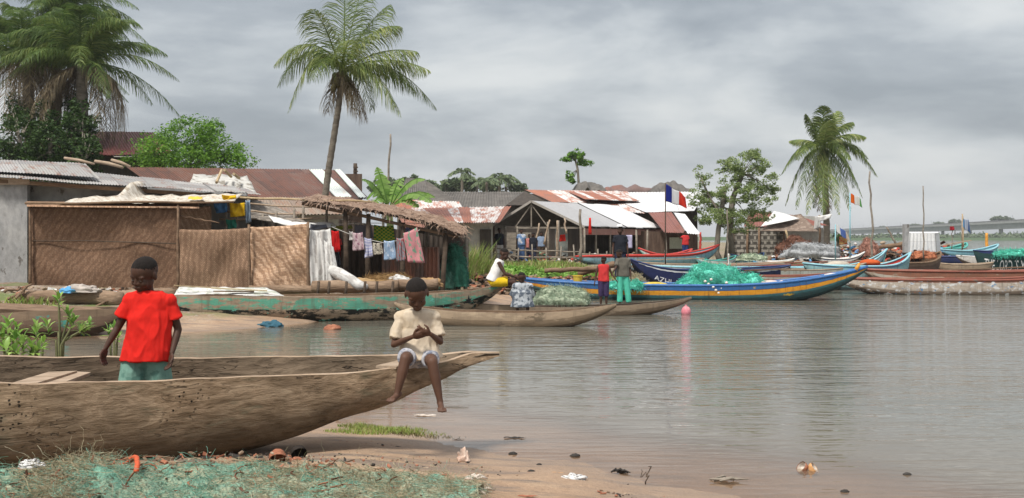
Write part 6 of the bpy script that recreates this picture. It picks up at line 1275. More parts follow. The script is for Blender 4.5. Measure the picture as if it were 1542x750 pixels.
# far bank woods
fw = []
for i in range(330):
    x = U(150, 620); y = 705 + U(0, 40); h = U(.6, 1.)*float(np.interp(x, [200, 340], [2.2, 4.6])); m_ = int(60)
    w_ = RNG.normal(size=(m_, 3)); fw.append(np.array([x, y, 1.4 + h*.35]) + w_*np.array([h*1.3, h*.7, h*.28]))
for i in range(80):
    x = U(-500, 130); y = 1100 + U(0, 100); w_ = RNG.normal(size=(60, 3)); h = U(3, 6); fw.append(np.array([x, y, 1 + h*.5]) + w_*np.array([h, h*.5, h*.3]))
V, Q = leaf_mesh(np.concatenate(fw), 1.7, .8, .4); tag(link('far_woods', fast_mesh('far_woods', V, Q, LF_FAR)), 'low hazy green woods lining the far bank under the bridge', 'woods', kind='stuff')
for i, (x, dd, hh) in enumerate(((1330, 1160, 9), (1377, 1100, 11), (1438, 1000, 13.5), (1505, 860, 14), (1413, 1050, 12))):
    c = bank(x, dd); tree(['leftmost', 'second from the left', 'middle', 'rightmost', 'second from the right'][[0, 1, 3, 4, 2].index(i) if False else i] if False else ['far round tree crown above the bridge just right of the tall thin pole', 'far round tree crown above the bridge over the white shack', 'far dark tree crown above the bridge behind the blue pennant', 'far tree crown above the bridge nearest the right edge', 'far tree crown between white shack and blue pennant above the bridge'][i], c,
         [([c+V3(0, 0, hh*.5), c+V3(0, 0, hh)], .5)], [(c+V3(0, 0, hh), (6, 4, 1.8)), (c+V3(5, 0, hh-1.5), (6, 4, 1.6))], 1.6, LF_FAR, 2.5, 1.6, 'tree', 'tree', 'trees beyond the bridge')
# ======================= NETS, POLES, FLAGS, CARGO, LITTER =================
def netm(name, cols, alpha=.0):
    t = NT(name); g = t.n('NewGeometry'); k = len(cols); c = t.ramp(g.outputs['Random Per Island'], [(i/max(1, k-1), q) for i, q in enumerate(cols)])
    c = t.mix(.6, c, t.ramp(t.noise(t.coord('Object'), 7, 5, .7), [(.3, .5), (.7, 1.25)]), 'MULTIPLY'); return t.out(t.bsdf(c, .7, t.bump(t.noise(t.coord('Object'), 40, 5, .8), .8, .02), .2, trans=.25))
def strands(fnpos, n, L, r, k=7, curl=.9, zpull=0.):
    """n random curly threads lying along the surface: three-sided tubes"""
    V = []; Q = []
    for i in range(n):
        p, nr = fnpos(); nr = Vector(nr); nr = nr.normalized() if nr.length > 1e-6 else V3(0, 0, 1); d_ = V3(U(-1, 1), U(-1, 1), U(-1, 1)); d_ = (d_ - nr*d_.dot(nr)*.85).normalized(); pts = [Vector(p)]; st = L*U(.5, 1.3)/k
        for j in range(k):
            q = V3(U(-1, 1), U(-1, 1), U(-1, 1)); q -= nr*q.dot(nr)*.7; d_ = (d_ + q*curl*.8 - nr*.05*j/k - V3(0, 0, zpull)).normalized(); pts.append(pts[-1] + d_*st)
        b = len(V); s = V3(U(-1, 1), U(-1, 1), U(-1, 1)).normalized()*r; o = V3(s.y, -s.z, s.x)
        for q in pts: V += [q+s, q+o, q-s-o]
        for j in range(k):
            for e in range(3): Q.append((b+3*j+e, b+3*j+(e+1) % 3, b+3*j+3+(e+1) % 3, b+3*j+3+e))
    return np.array([tuple(v) for v in V]), np.array(Q)
def net_pile(label, cat, c, r, mat, n, L=.5, th=.006, lump=.18, name='fishing_net', kind=None, flat_=0, group=None, zp=.05):
    """mounded heap of fine net: lumpy core plus loose threads"""
    c = Vector(c); t = thing(name, c, label, cat, group); sd_ = random.random()*90
    def pt(a, b):
        th_ = b*PI*.5; q = V3(math.sin(th_)*math.cos(a), math.sin(th_)*math.sin(a), math.cos(th_)**.8 if b < 1 else 0)
        k = 1 + lump*1.6*mnoise.noise(q*2.2 + V3(sd_, 0, 0)) + lump*.5*mnoise.noise(q*7 + V3(0, sd_, 0)); return c + V3(q.x*r[0], q.y*r[1], q.z*r[2])*k, q
    m = MB(); m.surf(lambda u, v: pt(u*2*PI, v)[0], 56, 22); obj('heap', m, mat, t, True)
    def fp(): a, b = U(0, 2*PI), U(0, 1)**.6; p, q = pt(a, b); return p, q
    V, Q = strands(fp, int(n*2.0), L*.42, th*.55, zpull=0); o = link('threads', fast_mesh('threads', V - np.array(c), Q, mat), t); o['kind'] = 'stuff'; return t
AQUA = netm('aqua_net', [(.07, .66, .48), (.12, .78, .58), (.24, .84, .68), (.06, .58, .44)])
PALEG = netm('pale_green_net', [(.36, .50, .36), (.46, .58, .42), (.56, .62, .46), (.28, .42, .30)])
OLDG = netm('old_green_net', [(.22, .50, .38), (.34, .60, .46), (.56, .64, .48), (.52, .48, .32), (.20, .40, .30)])
STRAW = netm('straw_fibre', [(.50, .44, .27), (.60, .54, .36), (.40, .31, .19), (.64, .60, .44)])
SALM = netm('salmon_net', [(.5, .16, .07), (.6, .25, .14)])
nt1 = net_pile('bright aqua fishing net heaped on the blue and yellow boat', 'fishing net', P(1074, 436, 30.6), (.82, .5, .64), AQUA, 2600, .45, .008, .22)
net_pile('right lobe of aqua fishing net slumping along the blue boat', 'fishing net', P(1122, 437, 30.6), (.55, .5, .42), AQUA, 1100, .4, .008, .2)
net_pile('small tuft of aqua net dropping over the boat rim left of the white floats', 'fishing net', P(1040, 438, 30.3), (.42, .4, .30), AQUA, 700, .4, .008, .2)
net_pile('aqua netting bundled beside the green trousers on the boat rim', 'fishing net', P(940, 434, 29.8), (.5, .3, .18), AQUA, 600, .4, .008, .2)
net_pile('pale green fishing net heap left of the red top in the canoe', 'fishing net', P(846, 458, 24.6), (.62, .4, .36), PALEG, 1500, .35, .006, .15)
net_pile('tall green net draped over a stake right of the lean-to', 'fishing net', P(685, 431, 26.6), (.28, .25, .86), netm('mid_green_net', [(.05, .26, .18), (.09, .36, .25), (.15, .40, .28)]), 1300, .4, .006, .22)
net_pile('small green net heap at the foot of the lean-to post', 'fishing net', P(666, 433, 26.2), (.25, .25, .35), netm('mid_green_net2', [(.07, .24, .17), (.10, .30, .22), (.2, .3, .22)]), 500, .35, .006, .22)
net_pile('aqua net heap in the lettered boat at the far right', 'fishing net', P(1526, 385, 54.4), (.9, .4, .26), AQUA, 600, .6, .015, .2)
net_pile('small green net on the cream boat by the tree trunks', 'fishing net', P(1132, 392, 43), (.55, .4, .22), PALEG, 350, .4, .01, .2)
net_pile('tan net heap in the blue boat left of the aqua net', 'fishing net', P(956, 430, 31.6), (.28, .3, .30), STRAW, 500, .35, .008, .2)
net_pile('faded grey net heap under the brown awning', 'fishing net', P(1222, 388, 51), (1.25, .6, .62), netm('grey_net', [(.34, .36, .37), (.46, .48, .5), (.56, .57, .57)]), 900, .5, .012, .2)
net_pile('rust brown heap of net and scrap beside the awning pole', 'net heap', P(1198, 382, 54), (.9, .6, .7), netm('rust_net', [(.10, .05, .035), (.18, .08, .05), (.26, .13, .09)]), 700, .5, .012, .25)
net_pile('salmon coloured net heap near the white flag pole', 'net heap', P(1308, 385, 53), (.42, .5, .75), netm('salmon_pale', [(.42, .2, .15), (.52, .28, .22), (.3, .14, .1)]), 500, .5, .012, .2)
net_pile('orange net spilled in the dark brown hull', 'net heap', P(1390, 389, 46.5), (.5, .4, .28), SALM, 300, .4, .01, .2)
net_pile('tan fishing net piled on the logs behind the green canoe', 'fishing net', P(585, 425, 24.6), (.50, .3, .15), netm('ochre_net', [(.36, .22, .09), (.45, .28, .12), (.28, .18, .09)]), 700, .35, .006, .2)
# foreground net
fg = thing('fishing_net', V3(X(330, 7.05), 7.05, .18), 'torn green and straw coloured fishing net spread along the bottom of the picture', 'fishing net')
def fgtop(px): return float(np.interp(px, [-60, 0, 40, 80, 120, 150, 190, 240, 330, 430, 520, 600, 690, 740], [.08, .08, .03, .07, .17, .22, .13, .04, .05, .04, .06, .07, .04, .0]))
def fgq(a_, dd):
    """point on the net heap seen at photo column a_, distance dd"""
    far_ = float(np.interp(a_, [-200, 250, 420, 720, 800], [6.48, 6.55, 6.86, 6.86, 6.7])); v = min(1, max(0, (dd-5.3)/(far_-5.3))); x = X(a_, dd)
    h = fgtop(a_)*math.sin(PI*min(1, v*.70+.30))**.8; return V3(x, dd, max(0, gz(x, dd)) + .015 + h*(.75+.6*mnoise.noise(V3(x*3.5, dd*4, 2))) + .11*(.5-abs(mnoise.noise(V3(x*3.2+.8*mnoise.noise(V3(x, dd, 5)), dd*3.6, 4))))**2*2.2 + .035*mnoise.noise(V3(x*12, dd*12, 7)))
def fgp(u, v): a_ = -150 + u*870 + 25*mnoise.noise(V3(v*6, u*9, 1)); far_ = float(np.interp(a_, [-200, 250, 420, 720, 800], [6.48, 6.55, 6.86, 6.86, 6.7])); return fgq(a_, 5.3 + v*(far_-5.3+.08*mnoise.noise(V3(u*22, 3, 0))))
m = MB(); m.surf(fgp, 200, 26)
def fgmat():
    t = NT('foreground_net_heap'); v = t.coord('Object'); n = t.noise(v, 3.2, 6, .7); c = t.ramp(n, [(.34, (.16, .40, .29)), (.46, (.30, .54, .41)), (.54, (.48, .54, .38)), (.64, (.54, .47, .31))])
    c = t.mix(t.ramp(t.noise(v, 11, 5, .7), [(.58, 0.), (.66, .75)]), c, (.22, .12, .075)); f = t.noise(v, 60, 5, .9); c = t.mix(.8, c, t.ramp(f, [(.3, .5), (.7, 1.4)]), 'MULTIPLY')
    a = t.ramp(t.noise(v, 34, 6, .85), [(.40, 0.), (.46, 1.)]); b = t.bsdf(c, .8, t.bump(f, 1., .02), .2); return t.out(t.n('MixShader', {0: a, 1: t.n('BsdfTransparent').outputs[0], 2: b}).outputs[0])
obj('net_mesh', m, fgmat(), fg, True)
def band(lo, hi, off=.0):
    def f(): u = U(lo, hi); v = U(0, 1); return fgp(u, v) + V3(0, 0, U(-.01, .02) + off), V3(0, 0, 1)
    return f
def addst(nm, f, n, L, r, mat, zp=.12, k=8): V, Q = strands(f, n, L, r, k, zpull=zp); obj(nm, fast_mesh(nm, V, Q, mat), None, fg)
def obj_me(nm, me, par): pass
for nm, f, n, L, r, mt in (('green_threads', band(0, 1), 5200, .14, .0011, OLDG), ('green_threads', band(.05, .62), 3400, .12, .0011, netm('seafoam_net', [(.30, .62, .46), (.40, .66, .52), (.22, .52, .40)])), ('straw_threads', band(.24, .34, .01), 1800, .20, .0012, STRAW), ('straw_threads', band(.60, 1), 3000, .18, .0012, STRAW), ('husk_fibres', band(.0, .9), 260, .12, .005, netm('husk_fibre', [(.35, .13, .07), (.5, .24, .14), (.2, .1, .07)]))):
    V, Q = strands(f, n, L, r, 8, zpull=.02); V = V - np.array(fg.location); link(nm, fast_mesh(nm, V, Q, mt), fg)['kind'] = 'stuff'
m = MB(); rp = [fgq(a, q) for a, q in ((160, 6.62), (172, 6.60), (184, 6.55), (194, 6.48), (202, 6.38), (206, 6.28), (207, 6.15), (205, 6.0))]; m.tube([q + V3(0, 0, .065) for q in rp], .015, 7); one('orange_strap', m, flat('orange_strap', (.55, .09, .03), .6), 'orange red strap curving down over the green net in the foreground', 'strap', smooth=True)
# floats on aqua net
FLO = flat('white_float', (.68, .64, .58), .5)
for i, (x, y) in enumerate(((1062, 424), (1067, 428), (1074, 432), (1083, 430), (1078, 437), (1089, 437), (1082, 441), (1086, 434), (1071, 421), (1094, 426))):
    g = MB(); g.ell(P(x, y, 29.85 + (.1 if y < 430 else -.12)), (.042, .042, .038), nu=10, nv=8); one('net_float', g, FLO, 'white net float scattered on the aqua fishing net', 'float', 'white floats on the aqua net', True)
g = MB(); g.ell(V3(X(1033, 24.4), 24.4, .05), (.105, .105, .125)); g.tube([V3(X(1033, 24.4), 24.4, .16), V3(X(1033, 24.4), 24.4, .20)], .025, 8); one('buoy', g, pm('pink_buoy', [(.50, .10, .15), (.60, .25, .28), (.7, .62, .6)], 3, rough=.5), 'pink and white round buoy at the bow tip of the slender brown canoe', 'buoy', smooth=True)
# bucket
bk = thing('bucket', P(870, 432, 31.0), 'worn yellow plastic bucket standing in the blue boat', 'bucket')
g = MB(); c = P(870, 432, 31.0); g.tube([c, c+V3(0, 0, .30)], [.10, .135], 18, caps=False); g.tube([c+V3(0, 0, .29), c+V3(0, 0, .32)], [.145, .145], 18, caps=False); g.ell(c+V3(0, 0, .02), (.10, .10, .01)); obj('shell', g, pm('yellow_plastic', [(.45, .33, .12), (.55, .42, .18)], 3, rough=.5), bk, True)
g = MB(); g.tube([c+V3(.145*math.cos(a), -.03, .30-.10*math.sin(a)) for a in [PI*i/10 for i in range(11)]], .006, 5); obj('handle', g, W_DARK, bk)
# poles
def pole(lb, x0, y0, x1, y1, d, r, mat=W_GREY, nm='pole', w=.03):
    g = MB(); wonky(g, P(x0, y0, d), P(x1, y1, d), r, w=w, seg=8); return one(nm, g, mat, lb, 'pole', smooth=True)
pole('tall thin pole standing behind the banana plant', 580, 330, 588, 202, 40, .04, W_GREY); pole('tall thin pole rising above the moored boats right of the palm', 1314, 400, 1310, 258, 41, .04, W_GREY, w=.05)
pole('thin pole in the water beside the white panel shack', 1391, 392, 1390, 280, 46, .03, W_GREY); pole('upright stake before the grey half of the pavilion roof', 875, 392, 874, 315, 44, .06, W_GREY)
pole('slim pole standing in front of the leafy tree trunks', 1096, 398, 1095, 316, 42.5, .03, W_GREY); pole('short white and red post rising from the cream boat', 1097, 400, 1097, 382, 38.8, .025, WHITE, w=.01)
pole('white stake in the boats just left of the flag on a dark pole', 1002, 396, 1002, 376, 38.5, .025, WHITE, w=.01); pole('red tipped stake under the white shed roof', 1055, 380, 1055, 350, 50, .05, RED)
pole('slanted stick leaning over the rubble left of the white shack', 1352, 372, 1335, 342, 60, .06, W_GREY); pole('thin stake left of the pavilion corner', 700, 388, 701, 340, 44, .05, W_GREY)
pole('pale stake at the right of the lean-to', 672, 430, 668, 372, 27.5, .03, W_GREY); pole('orange post in the far water at the right', 1486, 382, 1486, 351, 120, .18, ORNG)
pole('slim bamboo pole at the far boats on the right', 1451, 372, 1449, 322, 70, .05, BAMBOO)
up = thing('utility_pole', bank(535, 70), 'short dark utility pole with insulators above the rusty roof', 'utility pole')
g = MB(); g.tube([bank(535, 70), P(535, 246, 70)], [.16, .12], 8); obj('shaft', g, W_DARK, up, True)
for y in (252, 258, 264, 270): g = MB(); g.beam(P(532, y, 69.8), P(539, y, 69.8), .08, .08); obj('insulator_arm', g, W_DARK, up)
# flags
def flagm(name, cols, axis=0, edges=None):
    t = NT(name); uv = t.coord('UV', rnd=False); sp = t.n('SeparateXYZ', {0: uv}); k = len(cols); c = t.ramp(sp.outputs[axis], [((edges or [i/k for i in range(k)])[i], q) for i, q in enumerate(cols)], 'CONSTANT')
    return t.out(t.bsdf(c, .9, None, .1, trans=.35))
def flag(lb, px, yb, yt, d, pr, polemat, poly, mat, curl=.10, px1=None, droop=.3):
    t = thing('flag', P(px, yb, d), lb, 'flag'); g = MB(); g.tube([P(px, yb, d), P(px1 or px, yt, d)], [pr, pr*.8], 7); obj('pole', g, polemat, t, True)
    bl, br_, tr, tl = [P(x, y, d) for x, y in poly]; m = MB()
    m.sheet(bl, br_, tr, tl, 24, 14, .004, lambda u, v, n: n*curl*(math.sin(u*9+v*1.5)*u) + V3(0, 0, .03*math.sin(u*12))*u, (1, 1)); obj('cloth', m, mat, t, True); return t
flag('blue, white and red flag on a dark pole in the boats before the pavilion', 1002, 398, 276, 38, .022, W_DARK, ((1002, 303), (1034, 313), (1033, 296), (1003, 277)), flagm('tricolor', [(.02, .03, .22), (.70, .70, .72), (.62, .05, .03)], 0, [0, .30, .64]), .14)
flag('orange, white and green flag on a pole right of the coconut palm', 1280, 388, 290, 48, .03, LBLUE, ((1281, 305), (1298, 312), (1297, 299), (1281, 291)), flagm('orange_flag', [(.68, .14, .02), (.72, .72, .7), (.10, .34, .08)], 0, [0, .36, .78]), .10)
flag('white and blue flag hanging low by the black and white boat', 1258, 392, 338, 47, .03, LBLUE, ((1260, 349), (1281, 366), (1279, 354), (1259, 337)), flagm('blue_white_flag', [(.70, .70, .70), (.12, .20, .48), (.6, .52, .42)], 0, [0, .3, .68]), .10)
cloth_panel('red and ochre rag hanging beneath the white and blue flag', 'rag', (P(1264, 369, 47.2), P(1276, 368, 47.2), P(1276, 358, 47.2), P(1264, 356, 47.2)), cloth('ochre_rag', (.5, .3, .12), [((.5, .05, .04), 'blotch', 2)]), 8, 8, .04, name='rag')
flag('faded blue pennant on a crooked mast among the far right boats', 1449, 378, 326, 70, .05, W_LIGHT, ((1448, 340), (1461, 352), (1460, 332), (1449, 329)), flagm('blue_pennant', [(.16, .34, .55), (.45, .5, .6), (.08, .14, .3)], 0, [0, .4, .7]), .2)
cloth_panel('small dark red rag on the pole near the far tree tops', 'rag', (P(1430, 347, 70), P(1437, 347, 70), P(1437, 341, 70), P(1431, 341, 70)), cloth('dark_red', (.3, .02, .03)), 5, 5, .1, name='rag')
pole('thin pole carrying the small dark red rag', 1433, 375, 1434, 340, 70.1, .03, W_GREY)
# boards / planks / oars across the moored boats
CARG = [('pale plank lying across the blue boat amidships', 1160, 429, 1205, 433, 30.4, W_LIGHT), ('long oar resting on the blue boat left of the aqua net', 958, 431, 1035, 428, 30.6, W_LIGHT), ('long pale pole lying along the faded teal boat', 1090, 401, 1180, 396, 37, W_LIGHT), ('brown plank lying over the brown and red boat', 1120, 398, 1245, 394, 40, BRRED),
        ('pale pole lying over the cream boat', 950, 392, 1060, 389, 41, W_LIGHT), ('brown pole resting on the rust red boat', 1085, 408, 1190, 405, 34.2, W_BROWN), ('pale board near the grey-blue bow', 1235, 396, 1290, 399, 39, W_LIGHT), ('oar leaning out of the turquoise boat', 1240, 402, 1330, 396, 36.8, ORNG),
        ('long brown spar lying on the railed boat', 1330, 411, 1545, 402, 35.4, W_BROWN), ('pale spar lying on the graffiti boat', 1300, 421, 1420, 418, 33.6, W_LIGHT), ('pale spar reaching across the water behind the shack', 1405, 372, 1462, 362, 62, W_LIGHT), ('white board on the blue boat near its bow', 1245, 414, 1268, 410, 30.0, WHITE)]
for lb, x0, y0, x1, y1, d, mt in CARG: g = MB(); g.beam(P(x0, y0, d), P(x1, y1, d+.4), .16, .035); one('plank' if 'plank' in lb or 'board' in lb else 'spar', g, mt, lb, 'plank' if 'plank' in lb or 'board' in lb else 'spar')
g = MB(); g.ell(P(986, 429, 30.5), (.36, .18, .08)); g.ell(P(975, 431, 30.5), (.2, .16, .09)); one('fish_sack', g, cloth('yellow_sack', (.60, .45, .08), [((.3, .25, .1), 'blotch', 3)]), 'crumpled yellow sack lying in the blue boat', 'sack', smooth=True)
g = MB(); g.ell(P(1262, 399, 38.4), (.42, .3, .14)); g.ell(P(1250, 401, 38.3), (.3, .25, .12)); one('sail_bundle', g, cloth('cream_bundle', (.48, .43, .36)), 'cream cloth bundle on the grey-blue boat', 'bundle', smooth=True)
g = MB(); g.ell(P(1310, 396, 36.9), (.34, .3, .13)); one('bundle', g, cloth('orange_bundle', (.5, .10, .03)), 'orange red bundle in the turquoise boat', 'bundle', smooth=True)
g = MB(); g.sheet(P(1140, 430, 30.1), P(1200, 432, 30.1), P(1192, 425, 30.7), P(1150, 424, 30.7), 14, 5, .02, lambda u, v, n: V3(0, 0, .10*mnoise.noise(V3(u*5, v*3, 0))+.03)); one('cloth_sheet', g, cloth('pink_white_cloth', (.60, .50, .46)), 'pinkish white cloth spread in the blue boat right of the aqua net', 'cloth', smooth=True)
# things on / beside the long green canoe
g = MB(); g.sheet(P(262, 444, 22.5), P(428, 445, 22.8), P(402, 433, 23.4), P(270, 432, 23.2), 40, 6, .01, lambda u, v, n: V3(0, 0, .03*mnoise.noise(V3(u*9, v*3, 0)))); one('white_sheeting', g, cloth('white_sheeting', (.62, .62, .60), [((.40, .42, .36), 'blotch', 5)], .1), 'white plastic sheeting spread over the left half of the green canoe', 'sheeting', smooth=True)
for lb, a, b_, mt in (('long cream board lying on the white sheeting', (318, 436), (402, 440), pm('cream_board', [(.52, .44, .28), (.62, .54, .36)], 3)), ('second cream board angled on the white sheeting', (322, 441), (382, 441), pm('cream_board', []) if False else W_LIGHT), ('thin bamboo pole on the green canoe stern', (262, 432), (330, 436), BAMBOO)):
    g = MB(); g.beam(P(*a, 22.6)+V3(0, 0, .03), P(*b_, 22.9)+V3(0, 0, .03), .12 if 'board' in lb else .04, .025); one('board' if 'board' in lb else 'pole', g, mt, lb, 'board' if 'board' in lb else 'pole')
LOG = pm('rough_log', [(.14, .09, .06), (.24, .165, .11), (.33, .24, .17)], 3, (.4, 1, 1.5), .95, .9, 14, .03)
def log(lb, a, b_, d, r, mt=LOG):
    g = MB(); pts = [P(a[0]+(b_[0]-a[0])*i/10, a[1]+(b_[1]-a[1])*i/10+U(-1, 1), d) for i in range(11)]; g.tube(pts, [r*U(.85, 1.12) for _ in pts], 12); return one('log', g, mt, lb, 'log', smooth=True)
log('thick rough log lying at the foot of the dark brown mat', (32, 447), (185, 450), 22.6, .15); log('weathered log lying under the basket weave mat', (375, 436), (480, 436), 23.9, .09); log('thick pale log under the laundry', (470, 432), (600, 432), 23.9, .14); log('brown log lying right of the laundry before the lean-to post', (595, 430), (660, 428), 24.0, .13)
log('large log half hidden behind the legs of the boy in red', (180, 447), (265, 444), 23.2, .13)
for i, (a, b_, lb) in enumerate((((8, 452), (48, 428), 'lower stick leaning on the log by the grey wall'), ((20, 455), (40, 430), 'upper stick leaning on the log by the grey wall'), ((140, 464), (172, 448), 'thin stick propped on the right end of the mat foot log'), ((6, 440), (30, 434), 'short stick by the grey wall foot'))):
    g = MB(); wonky(g, P(*a, 22.3), P(*b_, 22.5), .03); one('stick', g, W_BROWN, lb, 'stick', smooth=True)
for i, x in enumerate((478, 494, 520, 548, 566, 590)):
    g = MB(); g.tube([P(x, 446, 23.4), P(x+2, 424, 23.5)], .03, 6); one('stake', g, W_DARK, 'short dark stake holding the logs behind the green canoe', 'stake', 'stakes behind the green canoe', True)
def crumple(lb, c, r, mt, nm, cat, seed, fl=.5):
    g = MB(); c = Vector(c)
    def fn(u, v):
        th_ = v*PI*.5; q = V3(math.sin(th_)*math.cos(u*2*PI), math.sin(th_)*math.sin(u*2*PI), math.cos(th_)); k = 1 + .45*mnoise.noise(q*2.5+V3(seed, 0, 0)) + .22*abs(mnoise.noise(q*6+V3(0, seed, 0))); return c + V3(q.x*r[0], q.y*r[1], q.z*r[2])*k
    g.surf(fn, 40, 16); return one(nm, g, mt, lb, cat, smooth=True)
crumple('crumpled beige cloth lying on the log at the mat foot', P(122, 440, 22.5), (.33, .2, .13), cloth('beige_cloth', (.45, .40, .36), [((.3, .27, .24), 'blotch', 5)]), 'cloth', 'cloth', 3); crumple('crumpled blue plastic at the left of the beige cloth', P(104, 441, 22.4), (.18, .15, .10), cloth('blue_plastic', (.12, .36, .62)), 'plastic_sheet', 'plastic', 5)
crumple('blue grey bag with a string lying on the sand spit', V3(X(409, 21.0), 21.0, gz(X(409, 21.0), 21.0)-.01), (.22, .14, .11), cloth('blue_grey_bag', (.05, .13, .18)), 'bag', 'bag', 8)
crumple('white cloth bundle on the ochre net by the logs', P(600, 423, 24.4), (.22, .15, .11), cloth('dirty_white', (.6, .59, .57)), 'cloth', 'cloth', 9); crumple('ochre sack at the right end of the logs', P(645, 431, 24.2), (.3, .2, .16), cloth('ochre_sack', (.38, .24, .12)), 'sack', 'sack', 10)
crumple('tan sack slumped behind the head of the seated boy', P(540, 428, 24.3), (.4, .2, .12), cloth('tan_sack', (.40, .27, .14)), 'sack', 'sack', 11)
# rubble and driftwood on the bank
def scatter(nm, lb, cat, spots, n, s0, s1, mats, kind='stuff', lift=0., elong=2.5):
    m = MB()
    for i in range(n):
        cx, cy, rx, ry = random.choice(spots); a = U(0, 2*PI); r = U(0, 1)**.5; x, y = cx+math.cos(a)*rx*r, cy+math.sin(a)*ry*r; s = U(s0, s1); z = max(gz(x, y), -.005) + s*.15 + lift*U(0, 1)*(1-r)
        R = Matrix.Rotation(U(0, 6.3), 3, 'Z') @ Matrix.Rotation(U(-.5, .5), 3, 'X') @ Matrix.Rotation(U(-.5, .5), 3, 'Y'); k = random.randrange(len(mats))
        if random.random() < .5: m.box((x, y, z), (s*U(.8, elong), s*U(.4, 1), s*U(.15, .6)), R, k, s*.12)
        else: m.ell((x, y, z), (s*U(.4, 1), s*U(.3, .6), s*U(.15, .4)), R, 7, 5, k)
    o = one(nm, m, mats, lb, cat, kind=kind); return o
HUSK = pm('husk_brown', [(.16, .06, .035), (.30, .12, .07), (.42, .2, .12)], 8, rough=.9); HUSKD = pm('husk_dark', [(.015, .012, .010), (.04, .03, .025)], 8, rough=.8); SHELLM = pm('shell_pale', [(.45, .38, .32), (.6, .54, .48)], 8, rough=.6)
CHAR = pm('char_dark', [(.02, .018, .016), (.05, .045, .04)], 9)
LITW = flat('litter_white', (.62, .60, .58)); LITB = flat('litter_blue', (.1, .25, .45)); LITR = flat('litter_red', (.45, .06, .04)); LITG = flat('litter_green', (.1, .3, .2))
sp_ = [(X(x, dd), dd, r, r*.6) for x, dd, r in ((690, 29.5, .7), (715, 30, .9), (740, 31, 1.0), (765, 32, 1.), (800, 33, 1.2), (850, 34, 1.4), (880, 35, 1.4), (905, 36, 1.3))]
scatter('bank_rubble', 'brown husks, driftwood and rubbish heaped along the bank behind the canoes', 'rubble', sp_, 2600, .03, .15, [HUSK, W_BROWN, W_DARK, HUSK, CHAR, W_BROWN, W_DARK, W_LIGHT], lift=.3)
sp_ = [(X(x, dd), dd, r, r*.4) for x, dd, r in ((1300, 62, 3), (1340, 66, 3.5), (1370, 70, 3), (1260, 58, 2.5), (1215, 54, 2), (1320, 57, 2.5), (1400, 75, 3))]
scatter('far_rubble', 'mixed litter and broken wood on the bank behind the right boats', 'rubble', sp_, 1700, .07, .34, [HUSK, W_BROWN, W_DARK, W_LIGHT, LITW, HUSK, W_BROWN, LITB, LITR, CHAR, W_DARK], lift=.9)
sp_ = [(X(x, dd), dd, r, r*.4) for x, dd, r in ((760, 49, 2), (800, 49, 2), (850, 50, 2), (900, 49, 2), (960, 50, 1.6), (1020, 51, 1.6))]
scatter('yard_litter', 'small household litter and firewood in the pavilion yard', 'litter', sp_, 420, .05, .2, [W_BROWN, W_DARK, W_LIGHT, W_BROWN, CHAR, LITW, LITB, LITR, LITG], lift=.5)
sp_ = [(X(x, dd), dd, r, r*.5) for x, dd, r in ((100, 23.8, 2), (220, 24, 1.6), (400, 23.7, 1.6), (540, 24.8, 1.4), (620, 25, 1))]
scatter('mat_foot_litter', 'bits of wood and rag littering the foot of the mat enclosure', 'litter', sp_, 500, .03, .14, [W_BROWN, W_DARK, W_LIGHT, HUSK, LITW], lift=.08)
for i, (a, b_, d, r, lb) in enumerate((((870, 412), (935, 396), 36, .10, 'dark driftwood trunk slanting up the bank left of the red topped boat'), ((690, 420), (760, 412), 31, .06, 'thin driftwood branch on the rubble by the white vest'), ((820, 408), (900, 404), 35.5, .08, 'driftwood branch lying on the rubble above the yellow bucket'), ((1325, 372), (1372, 366), 60, .12, 'fallen log on the bank left of the white shack'))):
    log(lb, a, b_, d, r, W_BROWN)
# shore litter in the foreground, individual pieces
def shell(lb, px, py, r, mt, mt2, tilt, nm='coconut_husk', cat='coconut husk', z=None):
    d_ = H*F/(py-HY); 
    for _ in range(6): d_ = (H-max(0, gz(X(px, d_), d_)))*F/(py-HY)
    c = V3(X(px, d_), d_, max(0, gz(X(px, d_), d_)) + r*.35 if z is None else z); R = Matrix.Rotation(tilt[0], 3, 'X') @ Matrix.Rotation(tilt[1], 3, 'Y') @ Matrix.Rotation(tilt[2], 3, 'Z'); g = MB()
    def cup(k, b): return lambda u, v: c + R @ (V3(math.sin(v*PI*b)*math.cos(u*2*PI), math.sin(v*PI*b)*math.sin(u*2*PI), -math.cos(v*PI*b))*r*k*(1+.12*mnoise.noise(V3(u*6, v*3, px))))
    g.surf(cup(1, .55), 24, 8, 0); g.surf(cup(.86, .55), 24, 8, 1); return one(nm, g, [mt, mt2], lb, cat, smooth=True)
shell('left half of a broken orange coconut shell in the shallows', 1207, 707, .045, HUSK, SHELLM, (.4, -.9, 0), 'coconut_shell', 'coconut shell'); shell('right half of a broken orange coconut shell in the shallows', 1226, 708, .042, pm('orange_shell', [(.5, .25, .1), (.6, .35, .16)], 6), SHELLM, (.5, .8, 0), 'coconut_shell', 'coconut shell')
crumple('pale pink chunk of shell on wet sand at the waterline', V3(X(698, 8.1), 8.1, gz(X(698, 8.1), 8.1)), (.042, .035, .075), pm('shell_pink', [(.62, .40, .30), (.75, .62, .52)], 20, rough=.6), 'seashell', 'shell', 33)
shell('round orange brown coconut husk beside the hull shadow', 418, 694, .058, HUSK, HUSK, (2.4, .2, 0)); shell('black coconut husk lying right of the orange one', 450, 687, .056, HUSKD, HUSKD, (2.2, .4, 0)); shell('big orange husk cut by the bottom edge in the net', 345, 752, .06, pm('orange_shell', []) if False else _cache['orange_shell'], HUSK, (2.8, 0, 0))
